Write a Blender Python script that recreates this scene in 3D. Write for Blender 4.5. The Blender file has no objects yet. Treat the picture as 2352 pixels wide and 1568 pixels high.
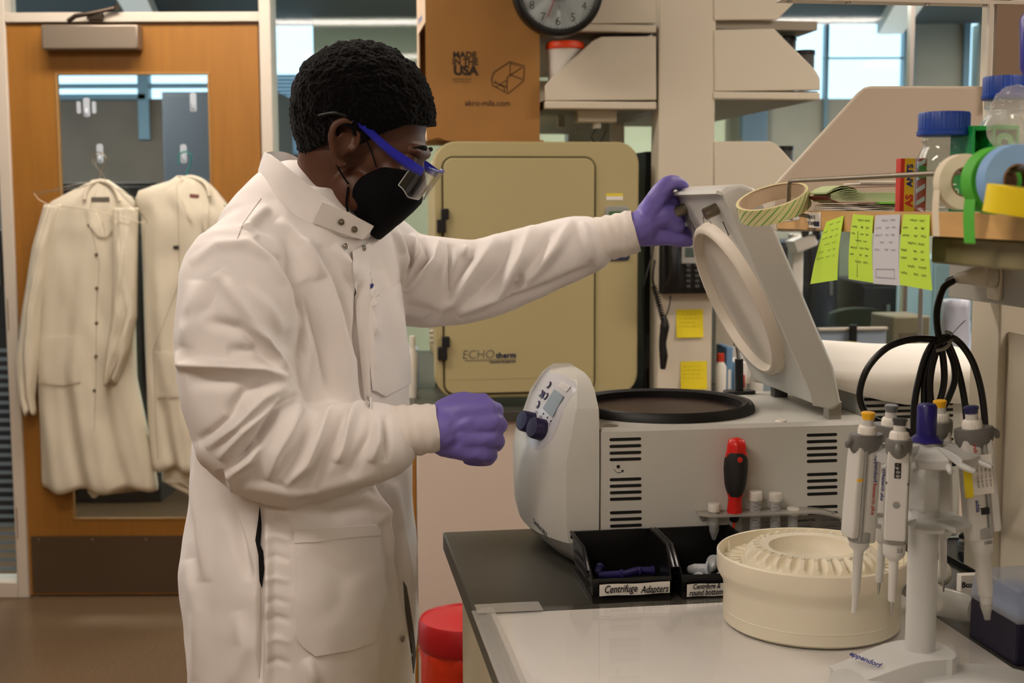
import bpy, bmesh, math, random
import numpy as np
from math import sin, cos, pi, radians, atan, sqrt, atan2, degrees
from mathutils import Vector, Matrix
from mathutils.bvhtree import BVHTree
random.seed(7)
S = bpy.context.scene
COL = S.collection
# ---------------------------------------------------------------- camera
F, CX, CY, CH = 3000.0, 1176.0, 784.0, 1.47
TILT, ROLL = radians(5.98), radians(0.2)
cam = bpy.data.cameras.new('camera')
cam.sensor_width = 36.0
cam.lens = 36.0 * F / 2352.0
cam.clip_start = 0.05; cam.clip_end = 100
cam.dof.use_dof = True
cam.dof.focus_distance = 1.85
cam.dof.aperture_fstop = 7.5
co = bpy.data.objects.new('camera', cam); COL.objects.link(co)
co.matrix_world = Matrix.Translation((0, 0, CH)) @ Matrix.Rotation(radians(90) - TILT, 4, 'X') @ Matrix.Rotation(-ROLL, 4, 'Z')
S.camera = co
# ---------------------------------------------------------------- world, colour
w = bpy.data.worlds.new('sky'); S.world = w; w.use_nodes = True
bg = w.node_tree.nodes['Background']; bg.inputs[0].default_value = (0.62, 0.86, 1.0, 1); bg.inputs[1].default_value = 2.6
S.view_settings.view_transform = 'Standard'; S.view_settings.look = 'None'
S.view_settings.exposure = 0.0; S.view_settings.gamma = 1.0; S.view_settings.use_curve_mapping = False
S.cycles.max_bounces = 8; S.cycles.transparent_max_bounces = 16; S.cycles.caustics_refractive = False; S.cycles.caustics_reflective = False
S.cycles.sample_clamp_indirect = 4.0
WARM = (1.0, 0.872, 0.76)
LAMP_PANEL = 28.0      # emission of every ceiling diffuser in the lab
# ---------------------------------------------------------------- frames
def ray(px, py):
    a = (px - CX) / F; b = (CY - py) / F; c, s = cos(ROLL), sin(ROLL)
    a, b = a * c - b * s, a * s + b * c
    return (a, cos(TILT) + b * sin(TILT), -sin(TILT) + b * cos(TILT))
def W(px, py, Y):
    d = ray(px, py); k = Y / d[1]; return Vector((d[0] * k, Y, CH + d[2] * k))
def Zp(px, py, z):
    d = ray(px, py); k = (z - CH) / d[2]; return Vector((d[0] * k, d[1] * k, z))
TH = atan(445 / 3000.0)
BZ = 0.914
C0 = Zp(1014, 1220, BZ)
def B(p):
    c, s = cos(TH), sin(TH); u, v, z = p
    return Vector((C0[0] + u * c - v * s, C0[1] + u * s + v * c, z))
def uv(p):
    x, y = p[0] - C0[0], p[1] - C0[1]; c, s = cos(TH), sin(TH)
    return Vector((x * c + y * s, -x * s + y * c, p[2]))
def projn(P):
    P = np.asarray(P, float); x, y, z = P[:, 0], P[:, 1], P[:, 2] - CH
    f = y * cos(TILT) - z * sin(TILT); u = y * sin(TILT) + z * cos(TILT)
    a, b = x / f, u / f; c, s = cos(ROLL), sin(ROLL)
    return np.stack([CX + F * (a * c + b * s), CY - F * (-a * s + b * c)], 1)
# ---------------------------------------------------------------- materials
def srgb(r, g, b):
    f = lambda v: (v / 255 / 12.92) if v / 255 <= 0.04045 else ((v / 255 + 0.055) / 1.055) ** 2.4
    return (f(r), f(g), f(b), 1)
MATS = {}
def mat(name, col, rough=0.5, metal=0.0, spec=0.5, trans=0.0, ior=1.45, bump=0.0, bscale=200.0, var=0.0, vscale=20.0,
        coat=0.0, alpha=1.0, emis=None, estr=0.0, sheen=0.0, sss=0.0, stretch=None, aniso=0.0):
    if name in MATS: return MATS[name]
    m = bpy.data.materials.new(name); m.use_nodes = True; nt = m.node_tree; N = nt.nodes; L = nt.links
    b = N['Principled BSDF']
    if len(col) == 3: col = srgb(*col)
    b.inputs['Base Color'].default_value = col
    b.inputs['Roughness'].default_value = rough; b.inputs['Metallic'].default_value = metal
    b.inputs['Specular IOR Level'].default_value = spec; b.inputs['IOR'].default_value = ior
    b.inputs['Transmission Weight'].default_value = trans; b.inputs['Coat Weight'].default_value = coat
    b.inputs['Alpha'].default_value = alpha; b.inputs['Sheen Weight'].default_value = sheen
    if sss: b.inputs['Subsurface Weight'].default_value = sss; b.inputs['Subsurface Scale'].default_value = 0.01
    if aniso: b.inputs['Anisotropic'].default_value = aniso
    if emis: b.inputs['Emission Color'].default_value = emis; b.inputs['Emission Strength'].default_value = estr
    tc = None
    if bump or var:
        tc = N.new('ShaderNodeTexCoord'); mp = N.new('ShaderNodeMapping'); L.new(tc.outputs['Object'], mp.inputs[0])
        if stretch: mp.inputs['Scale'].default_value = stretch
    if var:
        n = N.new('ShaderNodeTexNoise'); n.inputs['Scale'].default_value = vscale; n.inputs['Detail'].default_value = 6
        L.new(mp.outputs[0], n.inputs['Vector'])
        r = N.new('ShaderNodeValToRGB'); r.color_ramp.elements[0].position = 0.3; r.color_ramp.elements[1].position = 0.7
        r.color_ramp.elements[0].color = tuple(max(0, c * (1 - var)) for c in col[:3]) + (1,)
        r.color_ramp.elements[1].color = tuple(min(1, c * (1 + var)) for c in col[:3]) + (1,)
        L.new(n.outputs['Fac'], r.inputs[0]); L.new(r.outputs[0], b.inputs['Base Color'])
    if bump:
        n = N.new('ShaderNodeTexNoise'); n.inputs['Scale'].default_value = bscale; n.inputs['Detail'].default_value = 3
        L.new(mp.outputs[0], n.inputs['Vector'])
        bp = N.new('ShaderNodeBump'); bp.inputs['Strength'].default_value = bump; bp.inputs['Distance'].default_value = 0.002
        L.new(n.outputs['Fac'], bp.inputs['Height']); L.new(bp.outputs[0], b.inputs['Normal'])
    MATS[name] = m; return m
def M(n): return MATS[n]
def thin_glass(name, tint=(0.93, 0.97, 0.97), refl=0.5):
    m = bpy.data.materials.new(name); m.use_nodes = True; N = m.node_tree.nodes; L = m.node_tree.links
    N.remove(N['Principled BSDF'])
    t = N.new('ShaderNodeBsdfTransparent'); t.inputs[0].default_value = tint + (1,)
    g = N.new('ShaderNodeBsdfGlossy'); g.inputs['Roughness'].default_value = 0.03
    lw = N.new('ShaderNodeLayerWeight'); lw.inputs[0].default_value = 0.5
    pw_ = N.new('ShaderNodeMath'); pw_.operation = 'POWER'; pw_.inputs[1].default_value = 5.0; L.new(lw.outputs['Facing'], pw_.inputs[0])
    mu = N.new('ShaderNodeMath'); mu.operation = 'MULTIPLY_ADD'; mu.inputs[1].default_value = 0.95 * refl; mu.inputs[2].default_value = 0.05 * refl; L.new(pw_.outputs[0], mu.inputs[0])
    mx = N.new('ShaderNodeMixShader'); L.new(mu.outputs[0], mx.inputs[0]); L.new(t.outputs[0], mx.inputs[1]); L.new(g.outputs[0], mx.inputs[2])
    L.new(mx.outputs[0], N['Material Output'].inputs[0]); MATS[name] = m; return m
mat('cream', (214, 205, 185), 0.5, bump=0.02, bscale=600)
mat('wall_paint', (176, 160, 138), 0.8, bump=0.03)
mat('frame_paint', (205, 196, 182), 0.45)
mat('ceiling_tile', (190, 186, 176), 0.9, bump=0.3, bscale=60)
mat('black_plastic', (20, 20, 21), 0.38, bump=0.02)
mat('black_rubber', (16, 16, 17), 0.5)
mat('steel', (170, 166, 160), 0.32, metal=1.0)
mat('closer_metal', (150, 138, 124), 0.42, metal=0.7)
mat('brushed', (120, 106, 90), 0.42, metal=0.85, bump=0.15, bscale=30, stretch=(30, 1, 1), aniso=0.5)
mat('chrome', (200, 198, 192), 0.12, metal=1.0)
mat('white_plastic', (228, 224, 214), 0.4)
mat('offwhite', (236, 228, 206), 0.42, sss=0.1)
mat('grey_plastic', (140, 140, 136), 0.45)
mat('dkgrey_plastic', (72, 72, 72), 0.45)
mat('instrument', (204, 203, 196), 0.42, bump=0.03, bscale=900)
mat('paper', (236, 232, 224), 0.85)
mat('ink', (22, 20, 26), 0.7)
mat('ink_blue', (30, 40, 120), 0.7)
mat('ink_grey', (95, 92, 92), 0.7)
mat('ink_red', (190, 50, 40), 0.7)
mat('cable', (14, 13, 13), 0.33)
thin_glass('glass_pane', (0.90, 0.94, 0.95), 0.6)
thin_glass('clear_plastic', (0.88, 0.89, 0.88), 0.9)
thin_glass('plexi', (0.98, 0.98, 0.98), 0.6)
# ---------------------------------------------------------------- mesh builder
class MB:
    def __init__(s): s.v = []; s.f = []
    def add(s, vs, fs):
        n = len(s.v); s.v += [Vector(p) for p in vs]; s.f += [tuple(i + n for i in f) for f in fs]; return s
    def box(s, x0, y0, z0, x1, y1, z1):
        v = [(x0, y0, z0), (x1, y0, z0), (x1, y1, z0), (x0, y1, z0), (x0, y0, z1), (x1, y0, z1), (x1, y1, z1), (x0, y1, z1)]
        return s.add(v, [(3, 2, 1, 0), (4, 5, 6, 7), (0, 1, 5, 4), (1, 2, 6, 5), (2, 3, 7, 6), (3, 0, 4, 7)])
    def obox(s, c, X, Y, Z, hx, hy, hz):     # oriented box: centre, axes, half sizes
        c = Vector(c); X = Vector(X).normalized() * hx; Y = Vector(Y).normalized() * hy; Z = Vector(Z).normalized() * hz
        v = [c + X * i + Y * j + Z * k for k in (-1, 1) for (i, j) in ((-1, -1), (1, -1), (1, 1), (-1, 1))]
        return s.add(v, [(3, 2, 1, 0), (4, 5, 6, 7), (0, 1, 5, 4), (1, 2, 6, 5), (2, 3, 7, 6), (3, 0, 4, 7)])
    def rings(s, R, cap0=True, cap1=True, closed=False):
        n = len(R[0]); b = len(s.v)
        for r in R: s.v += [Vector(p) for p in r]
        m = len(R)
        for i in range(m if closed else m - 1):
            for j in range(n):
                s.f.append((b + i * n + j, b + i * n + (j + 1) % n, b + ((i + 1) % m) * n + (j + 1) % n, b + ((i + 1) % m) * n + j))
        if not closed:
            if cap0: s.f.append(tuple(b + j for j in reversed(range(n))))
            if cap1: s.f.append(tuple(b + (m - 1) * n + j for j in range(n)))
        return s
    def lathe(s, prof, c=(0, 0, 0), seg=48, axis=None, caps=True, rfun=None):   # prof: (r, h)
        c = Vector(c); A = Vector(axis).normalized() if axis else Vector((0, 0, 1))
        X = A.orthogonal().normalized() if axis else Vector((1, 0, 0)); Y = A.cross(X)
        R = []
        for (r, h) in prof:
            r = max(r, 1e-5)
            R.append([c + A * h + (X * cos(2 * pi * k / seg) + Y * sin(2 * pi * k / seg)) * (r * (rfun(k / seg, r, h) if rfun else 1)) for k in range(seg)])
        return s.rings(R, caps, caps)
    def cyl(s, p0, p1, r, r1=None, seg=20):
        p0 = Vector(p0); p1 = Vector(p1); d = p1 - p0
        return s.lathe([(r, 0), (r if r1 is None else r1, d.length)], p0, seg, d)
    def tube(s, pts, rad, seg=12, closed=False, smooth=True, sq=None, n=6):
        pts = [Vector(p) for p in pts]
        if not isinstance(rad, (list, tuple)): rad = [rad] * len(pts)
        if smooth and len(pts) > 2: pts, rad = crom(pts, rad, n, closed)
        R = []; up = None; m = len(pts)
        for i in range(m):
            if closed: t = pts[(i + 1) % m] - pts[i - 1]
            else: t = pts[min(i + 1, m - 1)] - pts[max(i - 1, 0)]
            t.normalize()
            if up is None: up = t.orthogonal().normalized()
            up = (up - t * up.dot(t)).normalized(); q = t.cross(up)
            if sq: R.append([pts[i] + up * (rad[i] * a * sq[0]) + q * (rad[i] * b * sq[1]) for a, b in ((-1, -1), (1, -1), (1, 1), (-1, 1))])
            else: R.append([pts[i] + (up * cos(2 * pi * k / seg) + q * sin(2 * pi * k / seg)) * rad[i] for k in range(seg)])
        return s.rings(R, closed=closed)
    def prism(s, poly, d0, d1, plane='xz'):   # polygon (a,b) extruded along third axis
        def P(a, b, d): return {'xz': (a, d, b), 'xy': (a, b, d), 'yz': (d, a, b)}[plane]
        n = len(poly); b = len(s.v)
        s.v += [Vector(P(a, c, d0)) for a, c in poly] + [Vector(P(a, c, d1)) for a, c in poly]
        s.f.append(tuple(b + i for i in range(n))); s.f.append(tuple(b + n + i for i in reversed(range(n))))
        for i in range(n): s.f.append((b + (i + 1) % n, b + i, b + n + i, b + n + (i + 1) % n))
        return s
    def sphere(s, c, r, seg=24, sc=(1, 1, 1)):
        c = Vector(c); R = []
        m = seg // 2
        for i in range(1, m):
            a = pi * i / m
            R.append([c + Vector((r * sc[0] * sin(a) * cos(2 * pi * k / seg), r * sc[1] * sin(a) * sin(2 * pi * k / seg), -r * sc[2] * cos(a))) for k in range(seg)])
        return s.rings(R)
    def grid(s, P, thick=None):    # P[i][j] points; thick: offset vector for a back side
        n, m = len(P), len(P[0]); b = len(s.v)
        for r in P: s.v += [Vector(p) for p in r]
        ix = lambda i, j: b + i * m + j
        for i in range(n - 1):
            for j in range(m - 1): s.f.append((ix(i, j), ix(i, j + 1), ix(i + 1, j + 1), ix(i + 1, j)))
        if thick is not None:
            b2 = len(s.v); t = Vector(thick)
            for r in P: s.v += [Vector(p) + t for p in r]
            iy = lambda i, j: b2 + i * m + j
            for i in range(n - 1):
                for j in range(m - 1): s.f.append((iy(i + 1, j), iy(i + 1, j + 1), iy(i, j + 1), iy(i, j)))
            for i in range(n - 1):
                s.f.append((ix(i, 0), ix(i + 1, 0), iy(i + 1, 0), iy(i, 0))); s.f.append((ix(i + 1, m - 1), ix(i, m - 1), iy(i, m - 1), iy(i + 1, m - 1)))
            for j in range(m - 1):
                s.f.append((ix(0, j + 1), ix(0, j), iy(0, j), iy(0, j + 1))); s.f.append((ix(n - 1, j), ix(n - 1, j + 1), iy(n - 1, j + 1), iy(n - 1, j)))
        return s
    def xf(s, fn, a=0):
        for i in range(a, len(s.v)): s.v[i] = Vector(fn(s.v[i]))
        return s
    def mesh(s, name='m'):
        me = bpy.data.meshes.new(name); me.from_pydata([tuple(p) for p in s.v], [], s.f); me.validate(); return me
def crom(pts, rad, n=6, closed=False):
    m = len(pts); P = []; R = []
    rng = m if closed else m - 1
    for i in range(rng):
        if closed: a, b, c, d = pts[i - 1], pts[i], pts[(i + 1) % m], pts[(i + 2) % m]; ra, rb = rad[i], rad[(i + 1) % m]
        else: a, b, c, d = pts[max(i - 1, 0)], pts[i], pts[i + 1], pts[min(i + 2, m - 1)]; ra, rb = rad[i], rad[i + 1]
        for k in range(n):
            t = k / n
            P.append(0.5 * ((2 * b) + (c - a) * t + (2 * a - 5 * b + 4 * c - d) * t * t + (3 * b - a - 3 * c + d) * t ** 3)); R.append(ra + (rb - ra) * t)
    if not closed: P.append(pts[-1]); R.append(rad[-1])
    return P, R
def rrect(x0, z0, x1, z1, r, n=5):
    P = []
    for cx, cz, a0 in ((x1 - r, z0 + r, -pi / 2), (x1 - r, z1 - r, 0), (x0 + r, z1 - r, pi / 2), (x0 + r, z0 + r, pi)):
        for k in range(n + 1): a = a0 + pi / 2 * k / n; P.append((cx + r * cos(a), cz + r * sin(a)))
    return P
# ---------------------------------------------------------------- things and parts
def finish(o, m, bev, smooth, seg=2):
    me = o.data
    if m: me.materials.append(m)
    if bev:
        md = o.modifiers.new('bevel', 'BEVEL'); md.width = bev; md.segments = seg; md.limit_method = 'ANGLE'; md.angle_limit = radians(28); md.harden_normals = False
        me.shade_smooth(); me.set_sharp_from_angle(angle=radians(28))
    elif smooth:
        me.shade_smooth()
        if smooth < 180: me.set_sharp_from_angle(angle=radians(smooth))
ORG = {}
FR = {'W': (lambda p: Vector(p), 0.0), 'B': (B, TH)}
def settag(o, label=None, cat=None, group=None, kind=None):
    if label: o['label'] = label
    if cat: o['category'] = cat
    if group: o['group'] = group
    if kind: o['kind'] = kind
    return o
def thing(name, label, cat, loc, frame='B', group=None):
    o = bpy.data.objects.new(name, None); COL.objects.link(o); o.empty_display_size = 0.05
    f, a = FR[frame]; o.location = f(loc); o.rotation_euler = (0, 0, a); ORG[o.name] = Vector(loc)
    return settag(o, label, cat, group)
def top(o):
    while o.parent: o = o.parent
    return o
def asmesh(mb): return mb.mesh() if isinstance(mb, MB) else mb
def part(name, mb, m, parent, bev=0, smooth=40, label=None, kind=None, seg=2, fixnorm=True):
    off = ORG[top(parent).name]; me = asmesh(mb)
    me.transform(Matrix.Translation(-off))
    if fixnorm: fixn(me)
    o = bpy.data.objects.new(name, me); me.name = name; COL.objects.link(o); o.parent = parent
    finish(o, m, bev, smooth, seg)
    if label: o['label'] = label
    if kind: o['kind'] = kind
    return o
def solo(name, label, cat, loc, mb, m, frame='B', group=None, bev=0, smooth=40, kind=None, seg=2, fixnorm=True):
    me = asmesh(mb); me.transform(Matrix.Translation(-Vector(loc)))
    if fixnorm: fixn(me)
    o = bpy.data.objects.new(name, me); me.name = name; COL.objects.link(o)
    f, a = FR[frame]; o.location = f(loc); o.rotation_euler = (0, 0, a); ORG[o.name] = Vector(loc)
    finish(o, m, bev, smooth, seg); return settag(o, label, cat, group, kind)
def struct(name, mb, m, frame='W', parent=None, **k):
    if parent: return part(name, mb, m, parent, **k)
    return solo(name, None, None, (0, 0, 0), mb, m, frame=frame, kind='structure', **k)
def fixn(me):
    bm = bmesh.new(); bm.from_mesh(me); bmesh.ops.recalc_face_normals(bm, faces=bm.faces); bm.to_mesh(me); bm.free()
def dup(root, loc=None, frame='B', label=None, group=None, rotz=0):
    r = root.copy(); COL.objects.link(r); ORG[r.name] = Vector(loc) if loc is not None else ORG[root.name]
    if loc is not None: f, a = FR[frame]; r.location = f(loc); r.rotation_euler = (0, 0, a + rotz)
    if label: r['label'] = label
    if group: r['group'] = group
    for ch in list(root.children):
        c = ch.copy(); COL.objects.link(c); c.parent = r
        for g in ch.children:
            d = g.copy(); COL.objects.link(d); d.parent = c
    return r
def text_mesh(s, size, X, Y, o, align='CENTER', bold=0.0, shear=0.0, wid=1.0, ext=0.0, space=1.0, lines=1.0):
    cu = bpy.data.curves.new('t', 'FONT'); cu.body = s; cu.size = size; cu.align_x = align; cu.align_y = 'CENTER'
    cu.offset = bold; cu.shear = shear; cu.extrude = ext; cu.space_character = space; cu.space_line = lines; cu.resolution_u = 3
    ob = bpy.data.objects.new('t', cu); COL.objects.link(ob)
    dg = bpy.context.evaluated_depsgraph_get(); dg.update()
    me = bpy.data.meshes.new_from_object(ob.evaluated_get(dg))
    bpy.data.objects.remove(ob); X = Vector(X).normalized(); Y = Vector(Y).normalized(); Z = X.cross(Y)
    mt = Matrix(((X.x * wid, Y.x, Z.x, o[0]), (X.y * wid, Y.y, Z.y, o[1]), (X.z * wid, Y.z, Z.z, o[2]), (0, 0, 0, 1)))
    me.transform(mt); me.materials.clear(); return me
def lettering(parent, s, size, X, Y, o, m, name='lettering', **k):
    return part(name, text_mesh(s, size, X, Y, o, **k), m, parent, smooth=0, fixnorm=False)
def scribble(mb, x0, x1, z, h, mapf, rnd, r=0.0004, words=3):
    # rows of handwriting-like loops along x, mapped to space by mapf(a, b)
    x = x0
    while x < x1 - h * 0.4:
        L = min(x1 - x, h * rnd.uniform(1.2, 3.2)); n = max(4, int(L / h * 5)); P = []
        for i in range(n): P.append(mapf(x + L * i / n, z + h * 0.5 * rnd.uniform(-0.9, 0.9) * (1 if i % 2 else -0.6)))
        if len(P) > 2: mb.tube(P, r, 4, n=2)
        x += L + h * 0.7
    return mb
def bakemesh(me, mods):
    ob = bpy.data.objects.new('tmp', me); COL.objects.link(ob)
    for t, kw in mods:
        md = ob.modifiers.new(t, t)
        for k, v in kw.items(): setattr(md, k, v)
    dg = bpy.context.evaluated_depsgraph_get(); dg.update()
    r = bpy.data.meshes.new_from_object(ob.evaluated_get(dg)); bpy.data.objects.remove(ob); return r
def voxel(mb, size, it=4, fac=0.5):
    return bakemesh(mb.mesh(), [('REMESH', dict(mode='VOXEL', voxel_size=size)), ('SMOOTH', dict(iterations=it, factor=fac))])
def limb(mb, pts, rad, seg=20, n=5, sc=None):
    # closed capsule-like tube with rounded ends
    pts = [Vector(p) for p in pts]; d0 = (pts[0] - pts[1]).normalized(); d1 = (pts[-1] - pts[-2]).normalized()
    P, R = crom(pts, list(rad), n) if len(pts) > 2 else (pts, list(rad))
    a = [(P[0] + d0 * R[0] * sin(t), R[0] * cos(t)) for t in (1.45, 1.1, 0.7, 0.35)]
    b = [(P[-1] + d1 * R[-1] * sin(t), R[-1] * cos(t)) for t in (0.35, 0.7, 1.1, 1.45)]
    PP = [x[0] for x in a] + P + [x[0] for x in b]; RR = [x[1] for x in a] + R + [x[1] for x in b]
    return mb.tube(PP, RR, seg, smooth=False)
def nz(p, s=1.0, seed=0.0):
    from mathutils import noise
    return noise.noise(Vector(p) * s + Vector((seed, seed * 1.7, -seed)))
# ================================================================ ROOM
mat('floor_mat', (104, 84, 62), 0.3, var=0.35, vscale=110, bump=0.02)
mat('door_wood', (150, 102, 40), 0.42, var=0.07, vscale=6, stretch=(8, 8, 0.6))
mat('beyond_wall', (196, 202, 172), 0.8)
mat('concrete', (116, 104, 92), 0.8, var=0.12, vscale=3)
mat('dark_wall', (44, 42, 42), 0.7, var=0.2, vscale=4)
mat('blue_grey', (112, 128, 140), 0.6)
mat('blind', (150, 172, 190), 0.5)
mat('lamp', (255, 240, 220), 0.5, emis=WARM + (1,), estr=LAMP_PANEL)
mat('fill_beyond', (255, 240, 220), 0.5, emis=(1.0, 0.93, 0.82, 1), estr=60.0)
YD = 4.865
struct('floor', MB().box(-5, -3, -0.05, 6, 12, 0), M('floor_mat'))
struct('ceiling', MB().box(-4, -3, 2.75, 5, YD + .06, 2.85), M('ceiling_tile'))
struct('wall_left', MB().box(-4.1, -3, 0, -4, YD, 2.75), M('wall_paint'))
struct('wall_right', MB().box(5, -3, 0, 5.1, YD, 2.75), M('wall_paint'))
struct('wall_back', MB().box(-4, -3.1, 0, 5, -3, 2.75), M('wall_paint'))
# ceiling lights: troffers hanging in the lab ceiling
k = 0
for ly in (-1.6, 0.5, 2.6, 4.2):
    for lx in (-1.15, 1.95):
        wheres = 'over the aisle' if lx < 0 else 'over the benches at right'
        rows = {-1.6: 'behind the camera', 0.5: 'over the camera', 2.6: 'over the worker', 4.2: 'nearest the door'}[ly]
        t = thing('ceiling_light', 'recessed warm ceiling light, %s, %s' % (wheres, rows), 'light', (lx, ly, 2.75), 'W', 'ceiling lights of the lab')
        part('light_frame', MB().box(lx - .63, ly - .18, 2.725, lx + .63, ly - .15, 2.75).box(lx - .63, ly + .15, 2.725, lx + .63, ly + .18, 2.75).box(lx - .63, ly - .15, 2.725, lx - .6, ly + .15, 2.75).box(lx + .6, ly - .15, 2.725, lx + .63, ly + .15, 2.75), M('frame_paint'), t)
        part('diffuser', MB().box(lx - .6, ly - .15, 2.735, lx + .6, ly + .15, 2.749), M('lamp'), t, smooth=0)
# --- glazed partition wall with the door (at Y = YD)
def pw(px, py): return W(px, py, YD)
xl, xr = pw(35, 700).x, pw(603, 100).x      # door leaf
dz1 = pw(300, 52).z
hx = pw(1, 700).x
zt = 2.75
fw = MB()
def post(x0, x1, z0=0, z1=zt, y0=YD - .06, y1=YD + .06): return MB().box(x0, y0, z0, x1, y1, z1)
xA0, xA1 = pw(4, 0).x, pw(34, 60).x
xB0, xB1 = pw(605, 60).x, pw(633, 60).x
struct('trim_1', post(xA0 - .005, xA1 - .006), M('frame_paint'), bev=.003)
struct('trim_2', post(xB0 + .003, xB1), M('frame_paint'), bev=.003)
struct('trim_3', MB().box(xA1 - .006, YD - .06, dz1 + .004, xB0 + .003, YD + .06, pw(300, 27).z), M('frame_paint'), bev=.003)
struct('trim_4', MB().box(-4, YD - .06, 0, xA0 - .005, YD + .06, .06), M('frame_paint'), bev=.003)
struct('trim_5', MB().box(xB1, YD - .06, 0, 5, YD + .06, .1), M('frame_paint'), bev=.003)
struct('trim_6', MB().box(-4, YD - .06, 2.66, 5, YD + .06, 2.75), M('frame_paint'))
for i, px in enumerate((2093,)):
    x = pw(px, 200).x; struct('trim_%d' % (7 + i), MB().box(x - .008, YD - .02, 0.1, x + .008, YD + .02, 2.66), M('steel'))
x = pw(1420, 200).x
struct('trim_9', post(x - .025, x + .025, 0.1, 2.66), M('frame_paint'))
struct('window_1', MB().box(-4, YD - .006, .06, xA0 - .005, YD + .006, 2.66), M('glass_pane'), smooth=0)
struct('window_2', MB().box(xA1, YD - .006, pw(300, 27).z, xB0, YD + .006, 2.66), M('glass_pane'), smooth=0)
struct('window_3', MB().box(xB1, YD - .006, .1, x - .025, YD + .006, 2.66), M('glass_pane'), smooth=0)
struct('window_4', MB().box(x + .025, YD - .006, .1, 5, YD + .006, 2.66), M('glass_pane'), smooth=0)
# --- door
d = bpy.data.objects.new('door_1', None); COL.objects.link(d); d.location = (xl, YD, 0); ORG[d.name] = Vector((xl, YD, 0)); d['kind'] = 'structure'
gx0, gx1, gz0, gz1 = pw(147, 400).x, pw(493, 200).x, pw(165, 1181).z, pw(300, 163).z
leaf = MB(); y0, y1 = YD - .045, YD
leaf.box(xl, y0, .008, gx0, y1, dz1).box(gx1, y0, .008, xr, y1, dz1).box(gx0, y0, .008, gx1, y1, gz0).box(gx0, y0, gz1, gx1, y1, dz1)
part('door_leaf', leaf, M('door_wood'), d, smooth=0)
bd = MB(); e = .009
for a in (gx0, gx1 - e): bd.box(a, y0 - .004, gz0, a + e, y0 + .01, gz1)
for a in (gz0, gz1 - e): bd.box(gx0 + e, y0 - .004, a, gx1 - e, y0 + .01, a + e)
part('glazing_bead', bd, mat('bead_wood', (150, 112, 58), .5), d, bev=.002)
part('door_glass', MB().box(gx0, y0 + .018, gz0, gx1, y0 + .024, gz1), M('glass_pane'), d, smooth=0, label='tall vision glass of the door')
kx0, kx1, kz1 = xl + .04, xr - .03, pw(200, 1217).z
kp = part('kick_plate', MB().box(kx0, y0 - .003, .015, kx1, y0, kz1), M('brushed'), d, smooth=0, label='brushed metal kick plate')
sc = MB()
for i in range(5): sc.cyl((kx0 + .03 + i * (kx1 - kx0 - .06) / 4, y0 - .0045, kz1 - .012), (kx0 + .03 + i * (kx1 - kx0 - .06) / 4, y0 - .002, kz1 - .012), .004)
part('screw', sc, M('steel'), kp)
for zc in (205, 712, 1185):
    z = pw(35, zc).z; h = .063 if zc < 500 else .06
    hb = MB().cyl((xl - .004, y0 - .008, z - h), (xl - .004, y0 - .008, z + h), .0075)
    hb.box(xl - .012, y0 - .003, z - h, xl + .003, y0, z + h)
    part('hinge', hb, M('closer_metal'), d, bev=.001)
a, b = pw(120, 56), pw(342, 115)
cl = part('door_closer', MB().box(a.x + .005, y0 - .065, b.z, b.x, y0, a.z - .004), M('closer_metal'), d, bev=.006, label='grey metal door closer box')
arm = MB().tube([pw(180, 50) + Vector((0, -.09, 0)), pw(197, 38) + Vector((0, -.09, 0)), pw(235, 32) + Vector((0, -.09, 0)), pw(288, 18) + Vector((0, -.07, 0))], [.009, .009, .008, .008], 8, smooth=False)
arm.box(pw(222, 30).x, YD - .09, pw(230, 46).z, pw(255, 30).x, YD - .06, pw(230, 30).z).cyl(pw(286, 24) + Vector((0, -.07, 0)), pw(286, 10) + Vector((0, -.07, 0)), .011)
part('closer_arm', arm, mat('bronze', (70, 60, 52), .4, metal=.8), cl, bev=.001)
kb = MB().lathe([(.0, 0), (.02, .0), (.03, .02), (.028, .04), (.0, .05)], (pw(545, 1000).x, y0, 1.02), 24, (0, -1, 0))
part('door_handle', kb, M('steel'), d)
# --- rooms beyond the glass
YF = 8.6
def pf(px, py): return W(px, py, YF)
struct('trim_10', MB().box(-5, YD + .06, 2.62, 6, YF, 2.72), mat('ceiling_beyond', (96, 102, 102), .9))
zc_ = 2.62
# far facade: wall pieces around window openings (left: behind the door; middle; right)
zt0 = pf(200, 166).z; 
fa = MB(); y2 = YF + .12
W1x0, W1x1 = -5, pf(745, 100).x
fa.box(-5, YF, 0, W1x1, y2, pf(300, 345).z)
fa.box(-5, YF, pf(300, 345).z, pf(560, 100).x, y2, pf(300, 221).z)
fa.box(-5, YF, zt0 + .01, pf(560, 100).x, y2, 2.62)
struct('wall_far', fa, M('concrete'), smooth=0)
struct('wall_green', MB().box(W1x1, YF - .4, 0, pf(1650, 100).x, y2, 2.62), M('beyond_wall'), smooth=0)
fr_ = MB()
xr1, xr2, xr3, xr4 = pf(1650, 0).x, pf(2092, 0).x, pf(2220, 0).x, pf(2256, 0).x
zlo = pf(2000, 232).z
fr_.box(xr1, YF, 0, 6, y2, zlo).box(xr2, YF, zlo, xr3, y2, 2.62).box(xr4, YF, zlo, 6, y2, 2.62)
struct('wall_far_right', fr_, mat('concrete_pale', (176, 168, 152), .8, var=.08, vscale=3), smooth=0)
m_ = MB()
for px, wd in ((335, .035), (560, .06), (1715, .03), (1900, .012), (2088, .035), (2220, .02)):
    x = pf(px, 200).x; m_.box(x - wd, YF - .03, 1.9, x + wd, YF + .05, 2.62)
m_.box(-5, YF - .02, pf(200, 196).z, pf(560, 0).x, YF + .04, pf(200, 186).z)
m_.box(-5, YF - .03, pf(200, 222).z, pf(335, 0).x, YF + .04, pf(200, 210).z)
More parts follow.
